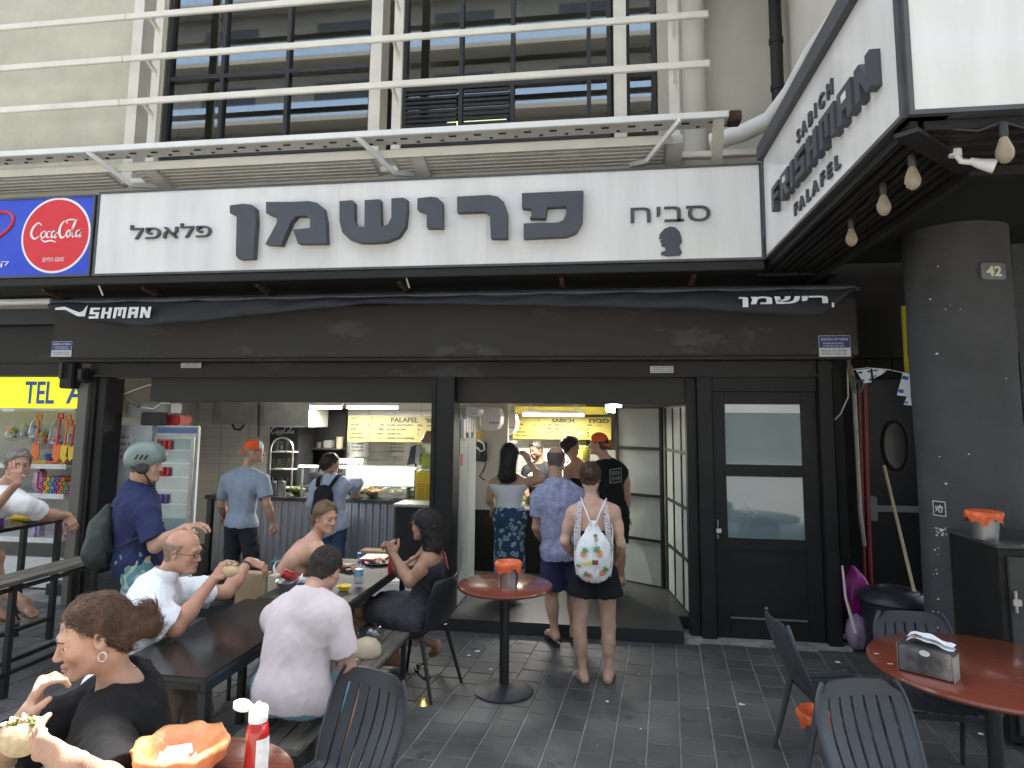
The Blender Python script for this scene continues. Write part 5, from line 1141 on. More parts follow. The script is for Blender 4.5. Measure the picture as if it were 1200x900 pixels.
T3 = Vector((-1.13, 1.78, 0)); round_table(T3, .265, .98, 'round red mahogany table in the foreground with the orange basket')
def bucket(p, h, lab, bag=True, r0=.050, r1=.066, seed=1):
    b = empty('steel_bucket', lab, 'bucket', 'steel buckets lined with orange bags', loc=p)
    m = MB(); m.lathe([(0, .002), (r0, .002), (r0+.002, 0), (r1, h), (r1+.003, h+.002), (r1-.002, h), (r0-.002, .006), (0, .006)], n=32); m.build('body', steel_m, b, smooth=40)
    q = random.Random(seed); m = MB(); n = 48; vs = []
    rows_ = [(r1*.5, h*.25), (r1*.80, h*.5), (r1*1.0, h+.012), (r1*1.13, h+.010), (r1*1.18, h-.012), (r1*1.12, h-.035), (r1*1.08, h-.055)]
    ph = [q.uniform(0, 6.28) for _ in range(4)]
    for i, (rr_, z) in enumerate(rows_):
        for j in range(n):
            a = 2*math.pi*j/n; w = (i >= 3)*(.05*math.sin(5*a+ph[0]+i*.5)+.04*math.sin(11*a+ph[1])+.03*math.sin(17*a+i)); hang = (i-3)/3*.014*(math.sin(3*a+ph[2])+math.sin(7*a+ph[3])) if i > 3 else 0
            vs.append((rr_*(1+w)*math.cos(a), rr_*(1+w)*math.sin(a), z+hang))
    m.add(vs, [(i*n+j, i*n+(j+1) % n, (i+1)*n+(j+1) % n, (i+1)*n+j) for i in range(len(rows_)-1) for j in range(n)]+[tuple(j for j in range(n))])
    o = m.build('bag_liner', obag_m, b, smooth=True); return b
bucket((T1.x+.035, T1.y-.07, .7655), .165, 'steel bucket with an orange bag on the lone round table', r0=.064, r1=.084)
p = at(1155, 634, 4.85); bucket((p.x, 4.85, 1.2255), .17, 'steel bucket with an orange bag on the black cabinet', r0=.07, r1=.092, seed=5)
p = az(968, 884, 0); bucket((1.27, 4.5, .001), .20, 'steel bucket with an orange bag on the ground under the right table', r0=.08, r1=.108, seed=9)
# napkin dispenser
ND = empty('napkin_dispenser', 'scratched steel napkin dispenser with a white napkin sticking out', 'dispenser', loc=(1.53, 3.60, .766), rz=R(-37)); ND.scale = (1.15, 1.1, 1.15)
nd_m = M('scratched chrome', (.30, .30, .30), .22, metal=.9, var=.3, scale=20, bump=.1, wear=((.7, .7, .7), .72, 40))
m = MB(); m.bbox(-.10, .10, -.045, .045, .004, .11, .006); m.build('case', nd_m, ND)
m = MB(); m.bbox(-.104, -.101, -.048, .048, .0, .115, .001); m.bbox(.101, .104, -.048, .048, .0, .1, .001); m.build('end_plate', white_m if 0 else dsteel_m, ND)
m = MB(); m.bbox(-.10, .10, -.047, .047, .111, .117, .002); m.build('lid', M('dark smoked lid', (.06, .065, .07), .25), ND)
m = MB(); m.poly([(.02*math.cos(R(i*20)), .012*math.sin(R(i*20))) for i in range(18)], (0, -.046, .095), X, Z, (0, -1, 0), .001); m.build('notch', M('notice paper'), ND)
m = MB(); vs = []
for i in range(11):
    t = i/10
    for s in (-1, 1): vs.append((-.07+.17*t, s*.035*(1-.3*t)+.004*math.sin(t*9), .119+.03*math.sin(min(1, t*1.2)*2.6)*(1-t)+.012*(1-t)+.004*math.sin(t*14+s)))
m.add(vs, [(2*i, 2*i+2, 2*i+3, 2*i+1) for i in range(10)]); m.build('napkin', M('white napkin', (.8, .82, .82), .8, bump=.3), ND, smooth=True)
m = MB(); vs = [(x*1.0, y+.01, z+.014) for x, y, z in vs]; m.add(vs, [(2*i, 2*i+2, 2*i+3, 2*i+1) for i in range(10)]); m.build('napkin', M('white napkin'), ND, smooth=True)
for px, py in ((1027, 766), (1043, 778)):
    p = az(px, py, .766); tag(bx('scrap', white_m, p.x-.012, p.x+.012, p.y-.004, p.y+.004, .7661, .768), 'white crumb left on the right round table, %s one' % ('farther' if py < 770 else 'nearer'), 'crumb', 'crumbs on the right table')
# ---- slatted plastic chair: seat shell bends up into the backrest, both cut into slats
def slat_chair(lab, loc, rz, mat=plastg_m, name='slatted_chair', grp='grey slatted plastic chairs'):
    """faces +y; seat centre at the origin"""
    t = empty(name, lab, 'chair', grp, loc=loc, rz=rz)
    N = 7; prof = []
    for i in range(8): u = i/7; prof.append((.20-.34*u, .445-.012*math.sin(u*math.pi)-.008*u, .215-.012*u))       # seat front to back
    for i in range(1, 5): u = i/5; prof.append((-.14-.055*math.sin(u*1.57), .437+.055*(1-math.cos(u*1.57)), .20))
    for i in range(0, 11): u = i/10; prof.append((-.205-.125*u-.02*math.sin(u*math.pi), .50+.335*u, .205+.012*math.sin(u*3.1)-.035*(u**6)))
    def shell(k0, k1, gap, i0, i1):
        pass
    K_ = len(prof)
    def surf(i, s):   # s in -1..1
        y, z, w = prof[i]; back = min(1, max(0, (i-8)/6)); return Vector((s*w, y+.035*back*s*s*1.0, z+(1-back)*.018*s*s))
    def strip(s0, s1, i0, i1, name):
        m = MB(); vs = []
        for i in range(i0, i1+1):
            for s in (s0, (s0+s1)/2, s1): vs.append(surf(i, s))
        n = i1-i0+1
        m.add(vs, [(3*i+j, 3*i+j+1, 3*(i+1)+j+1, 3*(i+1)+j) for i in range(n-1) for j in range(2)])
        o = m.build(name, mat, t, smooth=30); sdf = o.modifiers.new('s', 'SOLIDIFY'); sdf.thickness = .008; sdf.offset = 0; o.modifiers.new('e', 'EDGE_SPLIT').split_angle = R(40); return o
    e = 2/N; g = .03
    for k in range(N):
        a, b = -1+k*e+(g if k else 0), -1+(k+1)*e-(g if k < N-1 else 0)
        strip(a, b, 0, 9, 'seat_slat'); strip(a, b, 9, K_-3, 'back_slat')
    m = MB(); vs = []
    for i in (K_-3, K_-2, K_-1):
        for j in range(15): s = -1+2*j/14; q_ = surf(i, s*(1-.06*(i == K_-1))); q_.z -= (.03*s**8)*(i-K_+3)/2; vs.append(q_)
    m.add(vs, [(15*i+j, 15*i+j+1, 15*(i+1)+j+1, 15*(i+1)+j) for i in range(2) for j in range(14)]); o = m.build('top_rail', mat, t, smooth=30); s_ = o.modifiers.new('s', 'SOLIDIFY'); s_.thickness = .012; s_.offset = 0; o.modifiers.new('e', 'EDGE_SPLIT').split_angle = R(40)
    for s in (-1, 1): m = MB(); m.tube([surf(i, s*1.015) for i in range(K_)], .011, 6); m.build('side_rim', mat, t, smooth=40)
    for s in (-1, 1):
        m = MB(); m.tube([(s*.195, .16, .43), (s*.21, .19, .22), (s*.225, .215, 0)], [.019, .016, .012], 8); m.build('leg', mat, t, smooth=40)
        m = MB(); m.tube([(s*.195, -.15, .44), (s*.21, -.20, .22), (s*.225, -.26, 0)], [.020, .017, .012], 8); m.build('leg', mat, t, smooth=40)
    m = MB(); m.box(-.2, .2, .13, .15, .395, .428); m.box(-.2, .2, -.14, -.12, .395, .428); m.box(-.2, -.18, -.12, .13, .396, .427); m.box(.18, .2, -.12, .13, .396, .427); m.build('seat_frame', plast_m, t)
    return t
slat_chair('grey slatted chair left of the right table, turned sideways', (1.27, 4.25, 0), R(-84))
slat_chair('grey slatted chair behind the right table, facing the viewer', (1.81, 4.16, 0), R(180))
slat_chair('grey slatted chair nearest the viewer, its tall back left of the napkin dispenser', (1.17, 2.97, 0), R(-165))
slat_chair('black slatted chair beside the end of the bench in the foreground', (-1.17, 2.72, 0), R(157), plast_m, grp='black slatted plastic chairs')
# black shell chair of the woman in the dark dress
def shell_chair(lab, loc, rz):
    t = empty('shell_chair', lab, 'chair', 'black shell chairs', loc=loc, rz=rz)
    m = MB(); vs = []; n = 13; prof = [(.21, .43, .20), (.1, .425, .21), (-.05, .42, .21), (-.15, .43, .2), (-.2, .47, .2), (-.225, .55, .205), (-.25, .64, .205), (-.275, .73, .2), (-.29, .80, .18), (-.293, .82, .15)]
    for i, (y, z, w) in enumerate(prof):
        b_ = min(1, max(0, (i-3)/3))
        for j in range(n): s = -1+2*j/(n-1); vs.append((s*w, y+.05*b_*s*s, z+(1-b_)*.03*s*s))
    m.add(vs, [(i*n+j, i*n+j+1, (i+1)*n+j+1, (i+1)*n+j) for i in range(len(prof)-1) for j in range(n-1)]); o = m.build('shell', plast_m, t, smooth=40)
    s = o.modifiers.new('s', 'SOLIDIFY'); s.thickness = .012; o.modifiers.new('u', 'SUBSURF').levels = 1
    for s in (-1, 1):
        m = MB(); m.tube([(s*.17, .15, .42), (s*.22, .23, 0)], [.016, .012], 8); m.build('leg', iron_m, t, smooth=40)
        m = MB(); m.tube([(s*.17, -.14, .42), (s*.22, -.26, 0)], [.016, .012], 8); m.build('leg', iron_m, t, smooth=40)
    return t
shell_chair('black shell chair under the woman in the dark dress', (-1.42, 4.98, 0), R(74))
# long black table and benches
LT = empty('long_table', 'long black lacquered table running from the foreground toward the counter', 'table')
m = MB(); m.bbox(-2.42, -1.86, 2.98, 4.28, .735, .765, .006); m.build('table_top', btab_m, LT)
m = MB()
for x in (-2.38, -1.90): m.bbox(x-.02, x+.02, 3.02, 4.24, .68, .734, .004)
m.box(-2.36, -1.92, 3.02, 3.06, .69, .733); m.box(-2.36, -1.92, 4.2, 4.24, .69, .733); m.build('apron', iron_m, LT)
for x in (-2.38, -1.90):
    for y in (3.04, 4.22): bx('leg', iron_m, x-.022, x+.022, y-.022, y+.022, 0, .68, LT, .003)
LT2 = empty('far_table', 'worn dark table end with plates nearest the serving counter', 'table')
gt_m = M('worn grey table', (.040, .039, .034), .62, var=.5, scale=5, bump=.15, wear=((.10, .095, .08), .6, 4))
m = MB(); m.bbox(-2.36, -1.70, 4.30, 5.62, .735, .765, .006); m.build('table_top', gt_m, LT2)
m = MB(); m.box(-1.735, -1.70, 4.32, 5.6, .70, .734); m.box(-2.36, -2.33, 4.32, 5.6, .70, .734); m.build('apron', iron_m, LT2)
for x in (-2.33, -1.73):
    for y in (4.4, 5.56): bx('leg', iron_m, x-.02, x+.02, y-.02, y+.02, 0, .70, LT2, .003)
def bench(x0, x1, y0, y1, z, lab, name='bench', legs=(.1, .9), planks=2):
    b = empty(name, lab, 'bench', 'wooden benches at the long tables')
    w = (x1-x0)/planks
    for i in range(planks): m = MB(); m.bbox(x0+i*w+.002, x0+(i+1)*w-.002, y0, y1, z-.03, z, .004); m.build('plank', oldw_m, b)
    for t in legs:
        y = y0+(y1-y0)*t
        for x in (x0+.03, x1-.03): bx('leg', iron_m, x-.016, x+.016, y-.016, y+.016, 0, z-.06, b, .002)
        bx('crossbar', iron_m, x0+.015, x1-.015, y-.015, y+.015, z-.059, z-.031, b)
    m = MB(); m.box(x0+.02, x0+.04, y0+.03, y1-.03, z-.057, z-.0315); m.box(x1-.04, x1-.02, y0+.03, y1-.03, z-.057, z-.0315); m.build('side_rail', iron_m, b)
    return b
bench(-1.80, -1.42, 3.05, 4.92, .45, 'weathered grey bench under the man in the pink tee', planks=3)
bench(-2.84, -2.54, 3.3, 5.5, .45, 'weathered grey bench on the left side of the long table', planks=2)
# high bench / rail on the left with black frame
HB = empty('high_bench', 'high weathered bench top on a black frame at the left edge', 'bench')
A_ = az(0, 678, .74); B_2 = az(112, 652, .74)
x0, x1 = -4.44, -4.18
for i in range(2): m = MB(); m.bbox(x0+i*.13, x0+i*.13+.127, 3.3, 5.12, .77, .80, .004); m.build('plank', oldw_m, HB)
for y in (3.5, 4.3, 5.06):
    for x in (x0+.03, x1-.03): bx('leg', iron_m, x-.02, x+.02, y-.02, y+.02, 0, .769, HB, .002)
for z in (.16, .74):
    m = MB(); m.box(x0+.02, x0+.045, 3.4, 5.1, z-.014, z+.014); m.box(x1-.045, x1-.02, 3.4, 5.1, z-.014, z+.014); m.build('rail', iron_m, HB)
HT = empty('high_table', 'black high table where the man in the white tee smokes', 'table')
m = MB(); m.bbox(-5.32, -4.89, 4.1, 5.49, 1.02, 1.05, .005); m.build('table_top', btab_m, HT)
for x in (-5.28, -4.93):
    for y in (4.2, 5.45): bx('leg', iron_m, x-.022, x+.022, y-.022, y+.022, 0, 1.019, HT, .002)
m = MB(); m.box(-4.95, -4.91, 4.222, 5.428, .17, .20); m.box(-5.30, -5.26, 4.222, 5.428, .17, .20); m.build('foot_rail', iron_m, HT)
# dark cushions and stools under the benches behind the helmet man
m = MB(); m.bbox(-5.05, -4.6, 6.0, 6.32, 0, .42, .04); tag(m.build('black_crate', plast_m), 'dark crate standing by the left post behind the cyclist', 'crate')
# black box speaker/bin near the woman in the dark dress, red tray
KB = empty('black_fridge', 'black box cabinet before the corrugated counter near the centre post', 'cabinet')
a = at(462, 640, 6.9); b = at(508, 595, 6.9)
m = MB(); m.bbox(a.x, -1.76, 6.9, 7.3, .115, b.z, .01); m.build('body', blackp_m, KB)
m = MB(); m.bbox(a.x-.02, -1.74, 6.88, 7.32, b.z+.001, b.z+.03, .006); m.build('top', dsteel_m, KB)
m = MB(); m.bbox(-1.95, -1.88, 6.7, 6.76, .9, 1.6, .02); 
WB = bx('white_crate', white_m, -2.35, -1.85, 6.3, 6.75, .0, .42, b=.02); tag(WB, 'white plastic crate under the far table end', 'crate')
# things on the tables
def lathe_obj(name, lab, cat, parts, loc, grp=None):
    r = empty(name, lab, cat, grp, loc=loc)
    for nm, prof, mt in parts: m = MB(); m.lathe(prof, n=22); m.build(nm, mt, r, smooth=40)
    return r
clear = glass('bottle plastic', (.85, .9, .95), .03, .08)
p = az(420, 683, .766)
lathe_obj('water_bottle', 'small clear water bottle standing at the table edge', 'bottle', [('bottle_shell', [(0, 0), (.03, 0), (.032, .01), (.032, .12), (.026, .15), (.013, .18), (.013, .19)], clear), ('label', [(.0325, .05), (.0325, .10)], M('toy cyan')), ('cap', [(.0, .215), (.015, .215), (.015, .19)], M('toy blue'))], (p.x, p.y, .7655))
p = az(462, 672, .766)
lathe_obj('red_can', 'red soft drink can beside the paper plate', 'can', [('body', [(0, 0), (.026, 0), (.032, .01), (.032, .105), (.027, .118), (0, .116)], M('red can'))], (p.x-.02, p.y, .7655))
def plate(px, py, r, lab, food=True, seed=1):
    p = az(px, py, .766); t = empty('paper_plate', lab, 'plate', loc=(p.x, p.y, .7655))
    m = MB(); m.lathe([(0, .004), (r*.65, .004), (r*.8, .010), (r, .02), (r, .0215), (r*.79, .0125), (r*.6, .0065), (0, .0065)], n=28); m.build('disc', M('white paper plate', (.75, .75, .72), .7), t, smooth=40)
    q = random.Random(seed); m = MB()
    for i in range(26):
        a = q.uniform(0, 6.28); d = q.random()*r*.55; s = q.uniform(.008, .018); m.cur = q.choice([0, 1, 2])
        m.lathe([(0, 0), (s, s*.5), (s*.8, s*1.3), (0, s*1.7)], (d*math.cos(a), d*math.sin(a), .006+q.uniform(0, .018)), 7)
    o = m.build('food', [M('bread crumb', (.55, .40, .2), .8), M('food red'), M('food cream', foodcol['cream'], .7)], t, smooth=40); o['kind'] = 'stuff'
plate(443, 661, .11, 'white paper plate with leftovers before the woman in the dark dress'); 
p = az(437, 676, .766); lathe_obj('yellow_dish', 'small yellow dish of sauce at the far table', 'dish', [('dish_shell', [(0, .003), (.03, .003), (.05, .035), (.048, .035), (.028, .006), (0, .006)], M('toy yellow')), ], (az(403, 692, .766).x, az(403, 692, .766).y, .7655))
bx_ = MB(); p = az(440, 648, .766); bx_.bbox(p.x-.14, p.x+.12, p.y-.05, p.y+.1, .7655, .79, .006); tag(bx_.build('tray', M('cardboard')), 'flat cardboard tray behind the paper plate', 'tray')
p = az(446, 642, .766); m = MB(); m.bbox(-2.1, -1.86, 5.45, 5.7, .7655, .80, .012); tag(m.build('red_tray', M('dark red plastic', (.28, .02, .03), .4)), 'dark red tray at the far end of the table', 'tray')
p = az(427, 668, .766); m = MB()
for k in range(5): m.lathe([(0, 0), (.015, .004), (.018, .014), (0, .02)], (p.x+k*.013-.02, p.y+.15+.01*(k % 2), .7655+.012*(k % 3)), 8)
tag(m.build('black_keys', iron_m, smooth=True), 'dark sunglasses and keys lying by the water bottle', 'keys')
# steel bowl of napkins with a can, bald man's reach
p = az(332, 690, .766); SBp = Vector((-2.17, 4.46, .7655))
SBW = empty('steel_bowl', 'steel bowl filled with napkins on the long table', 'bowl', loc=SBp)
m = MB(); m.lathe([(0, .003), (.07, .003), (.10, .05), (.115, .085), (.118, .088), (.11, .085), (.09, .045), (.06, .008), (0, .008)], n=32); m.build('bowl_shell', steel_m, SBW, smooth=40)
m = MB(); q = random.Random(5)
for i in range(9):
    a = q.uniform(0, 6.28); c_ = Vector((.045*math.cos(a), .045*math.sin(a), .075+q.uniform(0, .02))); u = Vector((q.uniform(-1, 1), q.uniform(-1, 1), q.uniform(-.3, .5))).normalized()*.045; v = u.orthogonal().normalized()*.03
    m.add([c_-u-v, c_+u-v, c_+u+v+Vector((0, 0, .012)), c_-u+v], [(0, 1, 2, 3)])
o = m.build('napkins', M('white napkin'), SBW); o['kind'] = 'stuff'
o = MB().lathe([(0, 0), (.03, 0), (.031, .01), (.031, .1), (.027, .112), (0, .11)], n=20).build('cola_can', M('cola can red black', (.35, .02, .02), .3, var=.9, scale=30), smooth=40)
o.location = SBp+Vector((.03, -.02, .10)); o.rotation_euler = (R(60), R(20), R(-60)); tag(o, 'red and black can lying on the napkins in the steel bowl', 'can')
# brown paper bag on the table
PB = empty('paper_bag', 'brown paper bag standing behind the long table', 'paper bag')
p = az(290, 705, .766); m = MB(); m.bbox(-2.66, -2.42, 4.55, 4.66, .60, .86, .008); m.build('front', M('kraft paper', (.36, .26, .15), .85, bump=.4, bs=14), PB); m = MB(); m.bbox(-2.418, -2.34, 4.56, 4.65, .61, .85, .006); m.build('side', M('kraft pale', (.55, .47, .35), .85), PB)
bx('stool', iron_m, -2.68, -2.32, 4.5, 4.7, .56, .60, b=.005)
tag(bpy.data.objects['stool'], 'small dark shelf under the brown paper bag', 'stool')
for x in (-2.66, -2.36):
    for y in (4.52, 4.66): bx('leg', iron_m, x, x+.02, y, y+.02, 0, .56, bpy.data.objects['stool'])
# purple can, plate and snacks on the high table
p = az(24, 606, 1.0); lathe_obj('purple_can', 'purple drink can on the high table', 'can', [('body', [(0, 0), (.028, 0), (.032, .01), (.032, .10), (.028, .115), (0, .114)], M('toy violet'))], (-5.06, 4.98, 1.0505))
m = MB(); m.bbox(-5.25, -5.1, 5.25, 5.42, 1.0505, 1.09, .012); tag(m.build('snack_pack', M('toy yellow')), 'yellow snack pack on the high table', 'snack pack')
m = MB(); m.bbox(-5.03, -4.95, 5.16, 5.3, 1.0505, 1.062, .004); tag(m.build('phone', iron_m), 'dark phone lying on the high table', 'phone')
# orange basket of chips and the ketchup bottle in the foreground
BK = empty('orange_basket', 'wide steel bowl lined with an orange bag in the foreground', 'basket', loc=(T3.x+.02, T3.y+.02, .9805)); BK.scale = (.80, .80, .80); BK.location.x = T3.x-.055
m = MB(); m.lathe([(0, .002), (.085, .002), (.14, .10), (.143, .102), (.137, .1), (.08, .006), (0, .006)], n=36); m.build('bowl_shell', steel_m, BK, smooth=40)
q = random.Random(31); vs = []; n = 64; rows_ = [(.02, .03), (.065, .034), (.102, .07), (.131, .113), (.152, .112), (.157, .100), (.150, .075), (.145, .055)]
for i, (rr_, z) in enumerate(rows_):
    for j in range(n):
        a = 2*math.pi*j/n; w = .03*math.sin(6*a)+.02*math.sin(13*a+i)+.015*math.sin(23*a); vs.append((rr_*(1+w*(i > 1))*math.cos(a), rr_*(1+w*(i > 1))*math.sin(a), z+.006*math.sin(9*a+i)*(i > 3)))
m = MB(); m.add(vs, [(i*n+j, i*n+(j+1) % n, (i+1)*n+(j+1) % n, (i+1)*n+j) for i in range(len(rows_)-1) for j in range(n)]); m.build('bag_liner', M('orange bag sheer', (.90, .34, .14), .3, var=.2, scale=12, bump=.8, bs=22, alpha=.80), BK, smooth=True)
m = MB()
for i in range(12):
    a = q.uniform(0, 6.28); d = q.random()*.07; c_ = Vector((d*math.cos(a), d*math.sin(a), .045+q.uniform(0, .03))); u = Vector((q.uniform(-1, 1), q.uniform(-1, 1), q.uniform(-.4, .4))).normalized()*q.uniform(.02, .045); v = u.orthogonal().normalized()*.018
    m.add([c_-u-v, c_+u-v, c_+u+v+Vector((0, 0, .006)), c_-u+v, c_+Vector((0, 0, .012))], [(0, 1, 4), (1, 2, 4), (2, 3, 4), (3, 0, 4)])
o = m.build('used_napkins', M('white napkin'), BK); o['kind'] = 'stuff'
KT = empty('ketchup_bottle', 'red ketchup squeeze bottle with an open white flip cap', 'bottle', loc=(az(303, 832, 1.17).x, az(303, 832, 1.17).y, .9805), rz=R(10)); KT.scale = (.92, .92, .95)
m = MB(); m.lathe([(0, 0), (.030, 0), (.033, .008), (.034, .05), (.031, .10), (.033, .14), (.028, .165), (.024, .17)], n=28); m.build('body', M('ketchup red', (.42, .012, .01), .15, var=.1, bump=0, coat=.4), KT, smooth=40)
m = MB(); m.lathe([(.027, .170), (.028, .176), (.028, .205), (.024, .21), (.008, .214), (.006, .222), (0, .222)], n=24); m.build('cap', M('white cap', (.82, .82, .8), .4), KT, smooth=40)
m = MB(); m.lathe([(0, 0), (.026, 0), (.028, .012), (.02, .018), (0, .018)], n=20); o = m.build('flip_lid', M('white cap'), KT, smooth=40); o.location = (-.050, 0, .205); o.rotation_euler = (0, R(14), 0)
m = MB(); n = 10; vs = []
for i in range(n):
    a = R(-75+i*9)
    for z in (.03, .13): vs.append((.0352*math.cos(a), .0352*math.sin(a), z))
m.add(vs, [(2*i, 2*i+2, 2*i+3, 2*i+1) for i in range(n-1)]); m.build('label', M('ketchup label', (.72, .74, .72), .6, var=.15, scale=60), KT, smooth=True)
# beige cap and clear bag on the bench, wet umbrella stick in the foreground
p = az(432, 760, .45)
CP = empty('beige_cap', 'crumpled beige cap lying on the bench', 'cap', loc=(-1.56, 4.28, .451), rz=R(120))
m = MB(); m.lathe([(.095, 0), (.098, .02), (.09, .06), (.065, .09), (.03, .105), (0, .108)], n=28); m.build('crown', M('beige cotton', (.50, .42, .30), .9, bump=.5, bs=16), CP, smooth=True)
m = MB(); m.poly([(-.08, 0), (-.085, .06), (-.05, .11), (0, .125), (.05, .11), (.085, .06), (.08, 0)], (0, .06, .0), X, Y_, Z, .006); m.build('visor', M('beige cotton'), CP)
sack('clear_bag', glass('clear bag', (.85, .88, .92), .1, .08), (-1.62, 4.52, .452), .09, .13, 'crumpled clear plastic bag behind the beige cap', 3)
# ================================================================== organic shapes: blended solids turned into one skin
f32 = np.float32
def V(*a): return np.array(a if len(a) > 1 else a[0], dtype=np.float64)
def nz(v): v = np.asarray(v, float); return v/(np.linalg.norm(v)+1e-9)
def frame(fw, up=(0, 0, 1)):
    f = nz(fw); u = np.asarray(up, float); r = nz(np.cross(f, u)); u = np.cross(r, f); return np.array([r, f, u])
def cone(a, b, ra, rb, k=.02, flat=None, cap=None, neg=False): return ('c', V(a), V(b), ra, rb, k, flat, cap, neg)
def ell(c, ax, r, k=.02, neg=False, cap=None): return ('e', V(c), np.asarray(ax, float), V(r), None, k, None, cap, neg)
def infl(p, t, k=None, cap=None):
    p = list(p)
    if p[0] == 'c': p[3] += t; p[4] += t
    else: p[3] = p[3]+t
    if k is not None: p[5] = k
    if cap is not None: p[7] = cap
    return tuple(p)
def bounds(p):
    if p[0] == 'c': m = max(p[3], p[4]); return np.minimum(p[1], p[2])-m, np.maximum(p[1], p[2])+m
    e = np.sqrt(((p[2]*p[3][:, None])**2).sum(0)); return p[1]-e, p[1]+e
def evalp(p, X_, Y, Z_):
    if p[0] == 'c':
        a, b, ra, rb = p[1], p[2], p[3], p[4]; px, py, pz = X_-f32(a[0]), Y-f32(a[1]), Z_-f32(a[2]); d = b-a
        if p[6] is not None:
            w, f = nz(p[6][0]), p[6][1]; s = f32(1/f-1); q = px*f32(w[0])+py*f32(w[1])+pz*f32(w[2])
            px = px+f32(w[0])*q*s; py = py+f32(w[1])*q*s; pz = pz+f32(w[2])*q*s; d = d+w*(d@w)*(1/f-1)
        L2 = max(d@d, 1e-9); t = np.clip((px*f32(d[0])+py*f32(d[1])+pz*f32(d[2]))/f32(L2), 0, 1)
        qx, qy, qz = px-t*f32(d[0]), py-t*f32(d[1]), pz-t*f32(d[2])
        r = np.sqrt(qx*qx+qy*qy+qz*qz)-(f32(ra)+t*f32(rb-ra))
        if p[6] is not None: r = r*f32(.5+.5*p[6][1])
    else:
        c, A, R3 = p[1], p[2], p[3]; px, py, pz = X_-f32(c[0]), Y-f32(c[1]), Z_-f32(c[2]); k0 = 0; k1 = 0
        for i in range(3):
            q = (px*f32(A[i][0])+py*f32(A[i][1])+pz*f32(A[i][2]))/f32(R3[i]); k0 = k0+q*q; k1 = k1+(q/f32(R3[i]))**2
        k0 = np.sqrt(k0); r = k0*(k0-1)/(np.sqrt(k1)+f32(1e-6))
    if p[7] is not None:
        for (pt, n) in (p[7] if isinstance(p[7], list) else [p[7]]):
            n = nz(n); r = np.maximum(r, (X_-f32(pt[0]))*f32(n[0])+(Y-f32(pt[1]))*f32(n[1])+(Z_-f32(pt[2]))*f32(n[2]))
    return r
def smin(a, b, k):
    h = np.maximum(k-np.abs(a-b), 0)/k; return np.minimum(a, b)-h*h*f32(k*.25)
def n3(X_, Y, Z_, f, s=0):
    """soft wandering noise about -1..1"""
    a = np.sin(X_*f*1.0+np.sin(Y*f*.9+s)*1.7+s*2.1)*np.sin(Z_*f*1.1+np.sin(X_*f*.8+s*1.3)*1.5+s)
    b = np.sin(Y*f*1.7+np.sin(Z_*f*1.5+s*.7)*1.6+s*3.3)*np.sin(X_*f*1.9-Z_*f*.9+s)
    return (a+.6*b)*f32(.7)
